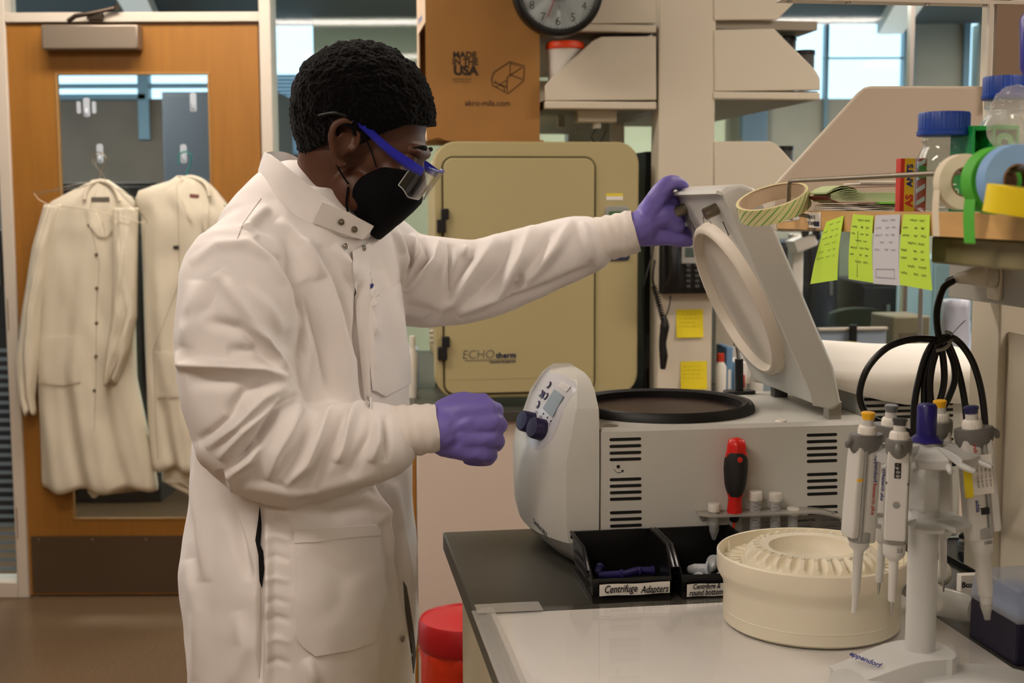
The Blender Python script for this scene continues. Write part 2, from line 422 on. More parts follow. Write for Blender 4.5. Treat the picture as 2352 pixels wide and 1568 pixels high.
m_.box(pf(1900, 0).x, YF - .01, pf(1900, 141).z, pf(2088, 0).x, YF + .01, pf(1900, 137).z)
struct('trim_11', m_, mat('mullion', (120, 150, 165), .4), smooth=0)
struct('window_5', MB().box(-5, YF + .05, 1.8, W1x1, YF + .06, 2.62), M('glass_pane'), smooth=0)
struct('window_6', MB().box(xr1, YF + .05, zlo, xr2, YF + .06, 2.62), M('glass_pane'), smooth=0)
struct('window_7', MB().box(xr3, YF + .05, zlo, xr4, YF + .06, 2.62), M('glass_pane'), smooth=0)
# dim blind low in the window behind the worker
bl = MB(); xb0, xb1 = pf(560, 0).x, W1x1
n = 22; z1, z0 = pf(650, 165).z, pf(650, 348).z
for i in range(n):
    z = z0 + (z1 - z0) * i / n; bl.obox(((xb0 + xb1) / 2, YF - .06, z), (1, 0, 0), (0, .8, .6), (0, -.6, .8), (xb1 - xb0) / 2, .018, .0015)
solo('window_blind', 'pale blue slatted blind in the far window behind the head', 'blind', (xb0, YF - .06, z0), bl, M('blind'), 'W', smooth=0)
bl = MB(); xb0, xb1 = pf(1712, 0).x, pf(1768, 0).x; z1, z0 = pf(1740, 232).z, pf(1740, 345).z
for i in range(16):
    z = z0 + (z1 - z0) * i / 16; bl.obox(((xb0 + xb1) / 2, YF - .06, z), (1, 0, 0), (0, .8, .6), (0, -.6, .8), (xb1 - xb0) / 2, .03, .0015)
solo('window_blind', 'narrow blue blind seen beneath the right wing shelf', 'blind', (xb0, YF - .06, z0), bl, M('blind'), 'W', smooth=0)
# linear lights in the corridor ceiling
for i, (p0, p1, lab) in enumerate(((pf(2000, 64), pf(2090, 20), 'long pendant light beyond the glass, over the bright far windows'), (pf(400, 60), pf(330, -60), 'long pendant light beyond the glass above the wooden door'))):
    a_ = Vector((p0.x, YF - .5, 2.5)); b_ = Vector((p1.x * .72, 5.8, 2.5)); dd = (b_ - a_)
    t = thing('pendant_light', lab, 'light', (a_.x, a_.y, 2.5), 'W', 'pendant lights beyond the glass')
    part('light_body', MB().obox((a_ + b_) / 2 + Vector((0, 0, .03)), dd, dd.cross(Vector((0, 0, 1))), (0, 0, 1), dd.length / 2, .08, .03), M('frame_paint'), t, smooth=0)
    part('diffuser', MB().obox((a_ + b_) / 2 - Vector((0, 0, .004)), dd, dd.cross(Vector((0, 0, 1))), (0, 0, 1), dd.length / 2, .07, .004), mat('lamp_dim', (230, 230, 224), .5, emis=(1, .95, .88, 1), estr=.35), t, smooth=0)
    for q in (.2, .8): part('hanger', MB().cyl(a_ + dd * q + Vector((0, 0, .05)), a_ + dd * q + Vector((0, 0, .12)), .006), M('steel'), t)
for i, (lx, ly, lab) in enumerate(((-2.2, 6.6, 'square ceiling light beyond the glass, left'), (0.6, 6.6, 'square ceiling light beyond the glass, middle'), (3.2, 6.6, 'square ceiling light beyond the glass, right'))):  # unseen light panels, added to brighten the far room
    t = thing('ceiling_light', lab, 'light', (lx, ly, 2.62), 'W', 'ceiling lights beyond the glass')  # added unseen fill light, not a fixture of the far room
    part('light_frame', MB().box(lx - .33, ly - .33, 2.60, lx + .33, ly - .3, 2.62).box(lx - .33, ly + .3, 2.60, lx + .33, ly + .33, 2.62).box(lx - .33, ly - .3, 2.60, lx - .3, ly + .3, 2.62).box(lx + .3, ly - .3, 2.60, lx + .33, ly + .3, 2.62), M('frame_paint'), t)
    part('diffuser', MB().box(lx - .3, ly - .3, 2.606, lx + .3, ly + .3, 2.619), M('fill_beyond'), t, smooth=0)  # glowing panel of the added fill light
# dark furniture beyond the glass
def cab(name, lab, px0, px1, pyt, Y, dep, m, cat='cabinet', doors=2, z0=0.0):
    a, b = W(px0, pyt, Y), W(px1, pyt, Y)
    t = thing(name, lab, cat, (a.x, Y, z0), 'W')
    part('body', MB().box(a.x, Y, z0, b.x, Y + dep, a.z), m, t, bev=.005)
    for i in range(doors):
        w_ = (b.x - a.x) / doors; x0 = a.x + i * w_
        dr = part('door', MB().box(x0 + .01, Y - .018, z0 + .08, x0 + w_ - .01, Y, a.z - .02), m, t, bev=.003)
        part('handle', MB().box(x0 + w_ - .05, Y - .035, a.z - .25, x0 + w_ - .035, Y - .018, a.z - .1), M('steel'), dr)
    return t
mat('dark_cab', (38, 38, 42), .5); mat('slate_cab', (62, 70, 80), .5)
cab('storage_cabinet', 'dark cabinet beyond the glass left of the door', -60, 22, 520, 6.0, .6, M('dark_cab'), doors=1)
cab('storage_cabinet', 'dark grey cupboard seen through the door glass between the coats', 100, 350, 412, 6.4, .6, M('dark_wall'))
cab('storage_cabinet', 'slate blue cupboard seen through the right half of the door glass', 375, 640, 205, 7.3, .5, M('slate_cab'))
cab('storage_cabinet', 'low dark cabinet behind the green chair', 1790, 1930, 560, 6.15, .6, M('dark_cab'))
cab('storage_cabinet', 'black cabinet beyond the glass behind the metal pole', 1978, 2140, 655, 6.15, .6, M('dark_cab'))
cab('storage_cabinet', 'pale blue cabinet beyond the glass right of the hanging notes', 2142, 2330, 600, 5.55, .5, mat('pale_blue_cab', (150, 176, 180), .5))
cab('storage_cabinet', 'grey green cupboard beyond the glass between two dark ones', 1925, 1985, 430, 6.9, .5, mat('gg_cab', (150, 156, 132), .6), doors=1)
# frosted stripes on the glass left of the door
st = MB(); x0, x1 = -4, xA0 - .01
for i in range(26):
    z = pw(10, 800 + i * 20).z; st.box(x0, YD - .008, z, x1, YD - .0065, z + .014)
struct('trim_12', st, M('blue_grey'), smooth=0)
# ================================================================ BACK ISLAND BENCH, shelving, incubator
mat('bench_black', (64, 62, 54), 0.38, bump=0.02)
mat('panel_pink', (212, 198, 184), 0.55)
mat('incub', (178, 166, 122), 0.45, bump=0.02)
mat('incub_side', (196, 192, 176), 0.4)
mat('card', (156, 112, 58), 0.85, var=0.06, vscale=9)
def bq(px, py, D): return uv(W(px, py, D))
V1 = bq(1000, 930, 3.49)[1]           # near face of back bench (v)
def onv(px, py, v):                    # pixel -> point in bench frame on plane v
    d = ray(px, py); c, s = cos(TH), sin(TH)
    # v(p)= -(x-C0x)s+(y-C0y)c
    k = (v - C0[0] * s + C0[1] * c) / (-d[0] * s + d[1] * c)
    return uv((d[0] * k, d[1] * k, CH + d[2] * k))
def onz(px, py, z): return uv(Zp(px, py, z))
def onu(px, py, u):
    d = ray(px, py); c, s = cos(TH), sin(TH)
    k = (u + C0[0] * c + C0[1] * s) / (d[0] * c + d[1] * s)
    return uv((d[0] * k, d[1] * k, CH + d[2] * k))
uL = onv(957, 1200, V1)[0]; uR = uL + 1.80
bt = thing('lab_bench', 'far island lab bench with black top and pale end panel, carrying the incubator', 'bench', (uL, V1, 0))
part('worktop', MB().box(uL - .02, V1 - .02, BZ - .03, uR, V1 + 1.5, BZ), M('bench_black'), bt, bev=.003, label='black worktop')
part('end_panel', MB().box(uL, V1, 0, uR - .02, V1 + .03, BZ - .031), M('panel_pink'), bt, bev=.002)
part('cabinet_body', MB().box(uL + .03, V1 + .031, .1, uR - .05, V1 + 1.48, BZ - .031), M('panel_pink'), bt, smooth=0)
part('wood_edge', MB().box(onv(944, 1200, V1 + .05)[0], V1 + .05, .02, onv(954, 1200, V1 + .05)[0], V1 + .9, BZ - .05), mat('edge_wood', (176, 120, 46), .45), bt, bev=.001, label='orange wooden side edge')
# incubator
VI = onv(1200, 925, V1 + .03)[1]
p0 = onv(1001, 925, VI); p1 = onv(1471, 328, VI)
X0, X1, Z0, Z1 = p0[0], p1[0], BZ + .03, p1[2]
t = thing('incubator', 'beige benchtop incubator with rounded door standing on the far bench', 'incubator', (X0, VI, BZ))
dp = .56; r = .06
body = MB().prism(rrect(X0, Z0, X1, Z1, r, 8), VI, VI + .07)
body.rings([[(x, VI + .07, z) for x, z in rrect(X0, Z0, X1, Z1, r, 8)], [(x + (.03 if x < (X0 + X1) / 2 else -.03) * 1, VI + .12, z - (.008 if z > 1.2 else -.02)) for x, z in rrect(X0, Z0, X1, Z1, r, 8)],
            [(x + (.03 if x < (X0 + X1) / 2 else -.03), VI + dp, z - (.012 if z > 1.2 else -.03)) for x, z in rrect(X0, Z0, X1, Z1, r, 8)]])
part('housing', body, M('incub'), t, bev=.004)
q0 = onv(1019, 906, VI); q1 = onv(1370, 362, VI)
sm = MB()
def rimpath(x0, z0, x1, z1, r, y, n=6): return [Vector((a, y, b)) for a, b in rrect(x0, z0, x1, z1, r, n)]
sm.tube(rimpath(q0[0], q0[2], q1[0], q1[2], .03, VI - .001), .0022, 6, closed=True, smooth=False)
part('door_seal', sm, mat('seal', (78, 72, 44), .8), t)
dm = MB().prism(rrect(q0[0] + .003, q0[2] + .003, q1[0] - .003, q1[2] - .003, .027, 8), VI - .009, VI + .001)
dr = part('door', dm, M('incub'), t, bev=.003)
part('seam', MB().box(q0[0] + .004, VI - .0095, onv(1200, 868, VI)[2] - .0006, q1[0] - .004, VI - .009, onv(1200, 868, VI)[2] + .0006), mat('seam', (160, 146, 104), .6), dr, smooth=0)
for (a, b, c, e) in ((1016, 478, 1033, 503), (1006, 503, 1026, 533), (1016, 772, 1033, 797), (1006, 796, 1027, 826)):
    g0 = onv(a, e, VI - .02); g1 = onv(c, b, VI - .02)
    part('hinge', MB().box(g0[0], VI - .022, g0[2], g1[0], VI + .001, g1[2]), M('black_plastic'), t, bev=.002, label='black door hinge block')
yd = VI - .0102
g = onv(1098, 814, VI); X = (1, 0, 0); Y = (0, 0, 1)
lettering(dr, 'ECHO', .034, X, Y, (g[0] - .001, yd, g[2] + .001), M('ink_grey'), bold=-.0004, wid=.95, shear=.12)
g = onv(1161, 815, VI); lettering(dr, 'therm', .021, X, Y, (g[0], yd, g[2]), mat('ink_navy', (30, 40, 66), .7), bold=.0009, space=1.08)
g = onv(1187, 808, VI); lettering(dr, 'TM', .004, X, Y, (g[0], yd, g[2]), M('ink_grey'))
g = onv(1153, 830, VI); lettering(dr, 'CHILLING INCUBATOR', .0075, X, Y, (g[0], yd, g[2]), M('ink_navy'), bold=.0003, wid=.92)
g0 = onv(1066, 826, VI); g1 = onv(1185, 826, VI); part('underline', MB().box(g0[0], yd - .0002, g0[2] - .0006, g1[0], yd + .0008, g0[2] + .0006), M('ink_grey'), dr, smooth=0)
# display and switch on the right stile, warning sticker
a, b = onv(1391, 530, VI), onv(1447, 475, VI)
cp = part('control_panel', MB().prism(rrect(a[0], a[2], b[0], b[2], .012), VI - .006, VI), mat('panel_grey', (150, 155, 150), .4), t, bev=.002)
part('display', MB().box(a[0] + .01, VI - .007, a[2] + .024, b[0] - .012, VI - .006, b[2] - .014), mat('lcd_green', (70, 110, 64), .3), cp, smooth=0)
a, b = onv(1398, 600, VI), onv(1447, 578, VI)
part('switch_panel', MB().prism(rrect(a[0], a[2], b[0], b[2], .009), VI - .005, VI), mat('navy', (46, 50, 78), .4), t, bev=.002)
a, b = onv(1395, 461, VI), onv(1433, 446, VI)
part('warning_sticker', MB().box(a[0], VI - .001, a[2], b[0], VI, b[2]), M('paper'), t, smooth=0)
part('sticker_stripe', MB().box(a[0], VI - .0013, a[2] + .011, b[0], VI - .001, b[2]), mat('yel', (236, 214, 40), .6), t, smooth=0)
for zz in [1.30 - i * .014 for i in range(7)] + [1.11 - i * .014 for i in range(3)]: part('vent_stud', MB().cyl((X0 + .0, VI + .2, zz), (X0 + .032, VI + .2, zz), .005, seg=10), M('incub_side'), t)
for x in (X0 + .06, X1 - .06):
    for y in (VI + .06, VI + dp - .08): part('foot', MB().cyl((x, y, BZ), (x, y, Z0 + .005), .02), M('black_rubber'), t)
# cardboard box on the incubator
vb = VI + .025; a = onv(990, 322, vb); b = onv(1243, 322, vb)
bx0, bx1 = a[0] - .008, b[0]; zb = Z1; bh = .50; bd_ = .30
cb = thing('cardboard_box', 'tall brown cardboard box printed with a wireframe bin, on top of the incubator', 'box', (bx0, vb, zb))
bodyb = MB(); h0, h1 = zb + .12, zb + .33
bodyb.box(bx0, vb, zb + .0045, bx1, vb + .004, zb + bh).box(bx1 - .004, vb + .004, zb + .003, bx1, vb + bd_, zb + bh).box(bx0, vb + bd_ - .004, zb + .003, bx1 - .004, vb + bd_, zb + bh)
bodyb.box(bx0 + .004, vb + .004, zb + .003, bx1 - .004, vb + bd_ - .004, zb + .007).box(bx0 + .004, vb + .004, zb + bh - .004, bx1 - .004, vb + bd_ - .004, zb + bh)
part('carton', bodyb, M('card'), cb, smooth=0)
sd = MB()
sd.box(bx0, vb + .004, zb + .003, bx0 + .004, vb + bd_ - .004, zb + .115).box(bx0, vb + .004, zb + .315, bx0 + .004, vb + bd_ - .004, zb + bh - .004).box(bx0, vb + bd_ - .05, zb + .115, bx0 + .004, vb + bd_ - .004, zb + .315)
part('side_panel_or_shade', sd, mat('card_pale', (222, 196, 166), .8), cb, smooth=0, label='pale side panel with a large opening')
ly = vb + .002
part('bottom_flap', MB().tube([(bx0 + .012, vb - .004, zb + .006), (bx0 + .03, vb - .007, zb + .012), (bx0 + .06, vb - .004, zb + .004), (bx0 + .16, vb - .004, zb + .003), (bx1 + .01, vb - .003, zb + .002)], .003, 6), M('card'), cb)
def tx(px, py, s, size, mt, v, root, **k):
    g = onv(px, py, v); return lettering(root, s, size, (1, 0, 0), (0, 0, 1), (g[0], g[1], g[2]), mt, **k)
ik = mat('carton_ink', (52, 40, 30), .85)
tv = vb - .0006
tx(1072, 126, 'MADE', .0225, ik, tv, cb, bold=.0009, wid=1.06); tx(1073, 142, 'IN THE', .0225, ik, tv, cb, bold=.0009, wid=.98)
tx(1074, 162, 'USA', .034, ik, tv, cb, bold=.0018, wid=1.05)
tx(1066, 181, 'DESIGNED IN THE USA', .0058, ik, tv, cb, wid=.9); tx(1065, 187, 'AKRON, OHIO USA', .0058, ik, tv, cb, wid=.9)
tx(1124, 237, 'akro-mils.com', .0215, ik, tv, cb, bold=.0003, wid=1.0)
S_ = lambda a, b: onv(920 + a / 3.79, b / 3.79, tv - .0003)
lines = [[(970, 535), (1095, 575), (1085, 705), (950, 815), (815, 740), (808, 690), (825, 628), (970, 535)], [(970, 550), (1075, 585), (945, 670), (938, 755), (830, 715)], [(970, 550), (968, 650), (1075, 690)],
         [(945, 670), (940, 750), (945, 800)], [(830, 700), (870, 735), (935, 700)], [(850, 755), (870, 735), (920, 760), (918, 795)]]
wm = MB()
for L_ in lines: wm.tube([S_(*p) for p in L_], .0011, 4, smooth=False)
part('bin_drawing', wm, ik, cb, smooth=0)
lettering(cb, 'Thermo', .026, (0, -1, 0), (0, 0, 1), (bx0 - .0006, vb + .17, zb + .345), mat('print_blue', (120, 140, 196), .8), bold=.0008, wid=1.6)
# ----------------------------------------------------------------  island shelving: column and winged shelves
VS = bq(1578, 500, 3.62)[1]
c0, c1 = onv(1513, 500, VS), onv(1641, 500, VS)
cl = thing('shelf_column', 'tall cream shelf upright rising from the far bench, bearing the wall phone', 'shelf', (c0[0], VS, BZ))
part('upright', MB().box(c0[0], VS, BZ, c1[0], VS + .08, 2.72), M('cream'), cl, bev=.003)
# far upright of the same island
part('upright', MB().box(c0[0], VS + 1.3, BZ, c1[0], VS + 1.38, 2.72), M('cream'), cl, bev=.003)
def wing(name, lab, pts, pzb, side, v, root_z, lip=True, L=1.28):
    P = [onv(a, b, v) for a, b in pts]; poly = [(p[0], p[2]) for p in P]
    zmin = min(z for x, z in poly); xs = [x for x, z in poly]; x0, x1 = min(xs), max(xs)
    s = thing(name, lab, 'shelf', (x0, v, zmin - .02), 'B', 'winged island shelves')
    part('end_panel', MB().prism(poly, v - .004, v + .012), M('cream'), s, bev=.002)
    if lip: part('shelf_rail', MB().box(x0, v - .006, zmin - .021, x1, v + .02, zmin - .001), M('cream'), s, bev=.003)
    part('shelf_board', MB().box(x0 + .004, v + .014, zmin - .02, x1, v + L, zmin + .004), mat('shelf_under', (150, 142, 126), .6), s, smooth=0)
    part('end_panel', MB().prism(poly, v + L - .01, v + L + .006), M('cream'), s, bev=.002)
    return s, zmin
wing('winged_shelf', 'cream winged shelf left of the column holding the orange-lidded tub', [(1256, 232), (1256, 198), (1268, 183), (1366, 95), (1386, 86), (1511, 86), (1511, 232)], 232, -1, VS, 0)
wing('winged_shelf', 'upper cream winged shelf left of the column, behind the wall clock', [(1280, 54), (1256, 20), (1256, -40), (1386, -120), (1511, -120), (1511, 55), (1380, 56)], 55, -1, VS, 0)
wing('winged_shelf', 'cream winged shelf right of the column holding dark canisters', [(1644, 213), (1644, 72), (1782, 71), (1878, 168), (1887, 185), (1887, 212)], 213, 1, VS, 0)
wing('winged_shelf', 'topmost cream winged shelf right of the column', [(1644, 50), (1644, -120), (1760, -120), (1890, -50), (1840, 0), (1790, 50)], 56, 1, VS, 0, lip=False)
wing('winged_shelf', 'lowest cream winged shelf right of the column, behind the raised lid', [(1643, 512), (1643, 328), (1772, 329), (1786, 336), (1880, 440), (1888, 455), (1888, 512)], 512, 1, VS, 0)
# tub, bottle, canisters on the shelves
zs = onv(1380, 231, VS)[2] + .004
def on_shelf(px, v, z): p = onv(px, 200, v); return (p[0], v, z)
p = on_shelf(1302, VS + .07, zs); t = thing('plastic_tub', 'white tub with bright orange lid on the left wing shelf', 'tub', p)
hh = onv(1300, 105, VS + .07)[2] - zs
part('tub', MB().lathe([(.044, 0), (.05, hh - .012)], p, 32), M('white_plastic'), t)
part('lid', MB().lathe([(.053, hh - .012), (.054, hh), (.05, hh + .008), (.01, hh + .009)], p, 32), mat('orange', (236, 74, 24), .45), t, label='orange lid')
p = on_shelf(1388, VS + .14, zs); t = thing('plastic_jar', 'white screw-capped jar behind the sloped panel of the left wing shelf', 'jar', p)
hh = onv(1388, 60, VS + .14)[2] - zs
part('jar', MB().lathe([(.045, 0), (.045, hh - .06), (.03, hh - .03)], p, 28), M('white_plastic'), t)
part('cap', MB().lathe([(.034, hh - .03), (.034, hh - .002), (.03, hh)], p, 28, rfun=lambda a, r, h: 1 + .02 * sin(a * 180)), M('white_plastic'), t)
p = on_shelf(1450, VS + .30, zs); t = thing('carton', 'dark red storage box at the back of the left wing shelf', 'box', p)
part('box_body', MB().box(p[0] - .14, p[1], zs, p[0] + .02, p[1] + .25, zs + .14), mat('dkred', (110, 22, 22), .6), t, bev=.003)
p = on_shelf(1468, VS + .1, zs); t = thing('reagent_bottle', 'dark bottle with blue cap between the left wing shelves', 'bottle', p)
hh = .185
part('bottle', MB().lathe([(.04, 0), (.04, hh - .05), (.025, hh - .025)], p, 24), M('black_plastic'), t)
part('cap', MB().lathe([(.029, hh - .026), (.029, hh), (.02, hh + .002)], p, 24), mat('bluecap', (26, 58, 150), .4), t)
zs2 = onv(1760, 211, VS)[2] + .004
for i, (px, py, vv, r_, lab) in enumerate(((1808, 88, .1, .028, 'dark grey canister standing on the right wing shelf nearer the column'), (1852, 121, .04, .026, 'dark grey canister at the outer end of the right wing shelf'))):
    p = on_shelf(px, VS + vv, zs2); hh = onv(px, py, VS + vv)[2] - zs2
    t = thing('canister', lab, 'canister', p, 'B', 'dark canisters on the right wing shelf')
    part('can', MB().lathe([(r_, 0), (r_, hh - .012)], p, 24), M('dkgrey_plastic'), t); part('lid', MB().lathe([(r_ + .002, hh - .012), (r_ + .002, hh)], p, 24), M('black_plastic'), t)
zs3 = onv(1760, 511, VS)[2] + .004
p = on_shelf(1812, VS + .1, zs3); hh = onv(1812, 340, VS + .1)[2] - zs3
t = thing('canister', 'dark canister on the lowest right wing shelf behind the raised lid', 'canister', p)
part('can', MB().lathe([(.02, 0), (.02, hh - .012)], p, 24), M('dkgrey_plastic'), t); part('lid', MB().lathe([(.022, hh - .012), (.022, hh)], p, 24), M('black_plastic'), t)
# under-shelf light fixture and hanging things on the left
a, b = onv(1330, 281, VS + .06), onv(1421, 256, VS + .06)
t = thing('junction_box', 'small cream box under the left wing shelf', 'fixture', (a[0], VS + .06, a[2]))
part('housing', MB().box(a[0], VS + .06, a[2], b[0], VS + .12, zs - .0248), M('cream'), t, bev=.003)
part('gland', MB().cyl((a[0] + .06, VS + .09, a[2] - .016), (a[0] + .06, VS + .09, a[2]), .012), M('white_plastic'), t)
part('cord', MB().tube([(a[0] + .06, VS + .09, a[2] - .015), (a[0] + .045, VS + .09, a[2] - .04), (a[0] + .07, VS + .1, a[2] - .055), (a[0] + .09, VS + .1, a[2] - .02)], .0018, 6), M('cable'), t)
part('bracket', MB().box(a[0] - .01, VS + .3, a[2] + .0, a[0] + .01, VS + .32, zs - .0245), M('cream'), t, bev=.001)
# dark things behind, between incubator and column
a = onv(1478, 920, VS + .12); b = onv(1508, 350, VS + .12)
t = thing('computer_tower', 'narrow black equipment case standing right of the incubator', 'equipment', (a[0], VS + .12, BZ))
part('case', MB().box(a[0], VS + .12, BZ, b[0] + .02, VS + .5, b[2]), M('black_plastic'), t, bev=.004)
part('vent_panel', MB().box(a[0] + .004, VS + .115, 1.0, b[0], VS + .12, 1.1), M('dkgrey_plastic'), t, bev=.001)
# clock
vc = VS - .12; c = onv(1288, -22, vc); e = onv(1391, -22, vc); R = e[0] - c[0]
t = thing('wall_clock', 'round white wall clock with black rim hanging before the upper shelf', 'clock', c)
ax = (0, -1, 0); 
ring = MB().lathe([(R, -.03), (R, .0), (R * .97, .012), (R * .9, .014), (R * .84, .006), (R * .84, -.004), (R * .5, -.03)], c, 64, ax)
part('rim', ring, M('black_plastic'), t, smooth=60)
fc = part('dial', MB().lathe([(R * .845, -.004), (.0, -.004)], c, 64, ax), mat('dial', (232, 226, 222), .5), t, smooth=0)
for k in range(1, 13):
    a = pi / 2 - k * pi / 6; lettering(fc, str(k), R * .26, (1, 0, 0), (0, 0, 1), (c[0] + cos(a) * R * .67, c[1] + .0035, c[2] + sin(a) * R * .67), M('ink'), bold=-.0003, name='numeral')
tk = MB()
for k in range(60):
    a = k * pi / 30; l_ = .04 if k % 5 else .07; tk.obox((c[0] + cos(a) * R * .815, c[1] + .0036, c[2] + sin(a) * R * .815), (cos(a), 0, sin(a)), (0, 1, 0), (-sin(a), 0, cos(a)), R * l_ / 2.6, .0003, .0006)
part('minute_marks', tk, M('ink'), fc, smooth=0)
lettering(fc, 'QUARTZ', R * .075, (1, 0, 0), (0, 0, 1), (c[0], c[1] + .0035, c[2] - R * .22), M('ink_grey'))
for nm, ang, ln, wd, mt in (('hour_hand', 60, .45, .0032, 'ink'), ('minute_hand', 80, .65, .0022, 'ink'), ('second_hand', -112, .62, .0011, 'ink_red')):
    a = radians(ang); dd = Vector((cos(a), 0, sin(a)))
    part(nm, MB().obox(Vector(c) + dd * R * ln * .42 + Vector((0, 0, 0)), dd, (0, 1, 0), dd.cross(Vector((0, 1, 0))), R * ln * .58, .0006, wd), M(mt), t, smooth=0)
part('glass_cover', MB().lathe([(R * .86, .008), (0, .009)], c, 48, ax), M('glass_pane'), t, smooth=60)
part('hanger', MB().box(c[0] - .01, c[1] + .01, c[2] - .02, c[0] + .01, VS - .006, c[2] + .02), M('black_plastic'), t)
# phone on the column
vp = VS - .002; a, b = onv(1513, 678, vp), onv(1660, 552, vp)
t = thing('desk_phone', 'black office phone mounted on the cream column behind the lid', 'phone', (a[0], vp, a[2]))
part('phone_body', MB().prism([(vp - .05, a[2] + .004), (vp - .055, a[2] + .03), (vp - .03, b[2] + .05), (vp, b[2] + .05), (vp, a[2] + .001)], a[0], b[0], 'yz'), M('black_plastic'), t, bev=.004)
hs = MB().tube([(a[0] + .022, vp - .065, a[2] + .03), (a[0] + .022, vp - .085, a[2] + .07), (a[0] + .022, vp - .078, a[2] + .13), (a[0] + .022, vp - .055, a[2] + .18)], [.02, .015, .015, .02], 12)
part('handset', hs, M('black_plastic'), t)
g0, g1 = onv(1566, 600, vp - .05), onv(1606, 566, vp - .05)
part('phone_display', MB().box(g0[0], vp - .052, g0[2] - .01, g1[0] + .02, vp - .04, g1[2]), mat('silver', (170, 172, 168), .35), t, bev=.002)
part('lcd', MB().box(g0[0] + .01, vp - .053, g0[2] + .008, g1[0] + .012, vp - .052, g1[2] - .006), mat('lcd', (84, 98, 92), .2), t, smooth=0)
for i in range(5):
    for j in range(6):
        g = onv(1581 + j * 20, 612 + i * 12, vp - .056); part('key', MB().box(g[0] - .006, vp - .062, g[2] - .004, g[0] + .006, vp - .045, g[2] + .004), M('dkgrey_plastic'), t, bev=.001)
cd = MB(); P = []
pts = [onv(1506, 600, vp - .03), onv(1500, 640, vp - .035), onv(1506, 668, vp - .035)]
cd.tube(pts, .0028, 8)
A_, B_ = onv(1503, 660, vp - .035), onv(1524, 738, vp - .035)
for i in range(130):
    f = i / 129; q = A_.lerp(B_, f); P.append(q + Vector((.0065 * cos(f * 2 * pi * 13), .0065 * sin(f * 2 * pi * 13), 0)))
cd.tube(P, .0022, 6, smooth=False)
cd.tube([B_, onv(1537, 710, vp - .03), onv(1541, 680, vp - .03)], .002, 6)
part('coiled_cord', cd, M('cable'), t)
pts = [onv(1525, 728, vp - .035), onv(1527, 752, vp - .035), onv(1522, 790, vp - .035), onv(1524, 820, vp - .035), onv(1522, 850, vp - .035)]
part('cord_grip', MB().tube(pts, [.006, .013, .010, .012, .007], 12), M('black_plastic'), t)
part('wire', MB().tube([onv(1507, 520, vp + .01), onv(1500, 580, vp), onv(1482, 650, vp - .01), onv(1478, 700, vp), onv(1482, 900, vp + .03)], .0025, 8), M('cable'), t)
# yellow notes
mat('postit', (236, 216, 40), .8)
rn = random.Random(3)
for (x0, y0, x1, y1, lab) in ((1553, 713, 1616, 778, 'yellow sticky note on the column, upper of the two below the phone'), (1562, 832, 1624, 897, 'yellow sticky note on the column, lower of the two')):
    a, b = onv(x0, y1, VS - .003), onv(x1, y0, VS - .003)
    t = thing('sticky_note', lab, 'note', (a[0], VS - .001, a[2]), 'B', 'yellow sticky notes')
    G = [[(a[0] + (b[0] - a[0]) * j / 6, VS - .0015 - .006 * (1 - i / 6) ** 2 - .001 * sin(j), a[2] + (b[2] - a[2]) * i / 6) for j in range(7)] for i in range(7)]
    part('sheet', MB().grid(G, (0, .0004, 0)), M('postit'), t)
    sb = MB()
    for k in range(4): scribble(sb, a[0] + .006, b[0] - .02 + .01 * (k % 2), b[2] - .014 - k * .011, .004, lambda x, z: (x, VS - .0027 - .006 * max(0, (b[2] - z) / (b[2] - a[2])) ** 2, z), rn, .0003)
    part('handwriting', sb, mat('pencil', (150, 130, 50), .8), t, smooth=0)
# clutter right of the column on the far bench
def pack(name, lab, cat, x0, x1, y0, y1, v, dep, m, capm=None, cyl=False, z=BZ, grp=None):
    a, b = onv(x0, y1, v), onv(x1, y0, v); zz = z
    t = thing(name, lab, cat, (a[0], v, zz), 'B', grp)
    if cyl:
        c = ((a[0] + b[0]) / 2, v, zz); r = (b[0] - a[0]) / 2; h = b[2] - zz
        part('bottle', MB().lathe([(r, 0), (r, h * .7), (r * .55, h * .82)], c, 24), m, t)
        part('cap', MB().lathe([(r * .62, h * .82), (r * .62, h), (r * .5, h + .001)], c, 24), capm or M('white_plastic'), t)
    else:
        part('carton', MB().box(a[0], v, zz, b[0], v + dep, b[2]), m, t, bev=.003)
        part('printed_label', MB().box(a[0] + .006, v - .0008, zz + .02, b[0] - .006, v, zz + .02 + (b[2] - zz) * .4), capm or M('paper'), t, smooth=0)
    return t
pack('wash_bottle', 'milky bottle on the far bench just right of the column', 'bottle', 1640, 1668, 815, 915, VS + .1, .1, M('white_plastic'), mat('redcap', (200, 60, 40), .5), True)
pack('reagent_box', 'slim blue and white box on the far bench behind the gas strut', 'box', 1666, 1684, 800, 915, VS + .12, .1, mat('ltblue', (110, 150, 190), .6))
pack('reagent_box', 'small white box on the far bench left of the gas strut', 'box', 1686, 1716, 835, 915, VS + .14, .12, M('paper'), M('redcap'))
pack('wash_bottle', 'clear bottle on the far bench, half behind the lid', 'bottle', 1722, 1752, 850, 915, VS + .1, .1, M('white_plastic'), M('white_plastic'), True)
pack('storage_unit', 'white cupboard standing at the back of the far bench', 'cabinet', 1640, 1745, 700, 915, VS + .35, .3, M('cream'))
pack('reagent_bottle', 'white bottle behind the worker at the left end of the far bench', 'bottle', 936, 958, 770, 872, VS + .25, .1, M('white_plastic'), M('white_plastic'), True)
pack('reagent_box', 'pale blue box at the left end of the far bench beside the incubator', 'box', 940, 962, 800, 876, VS + .42, .15, mat('ltblue2', (150, 165, 180), .6))
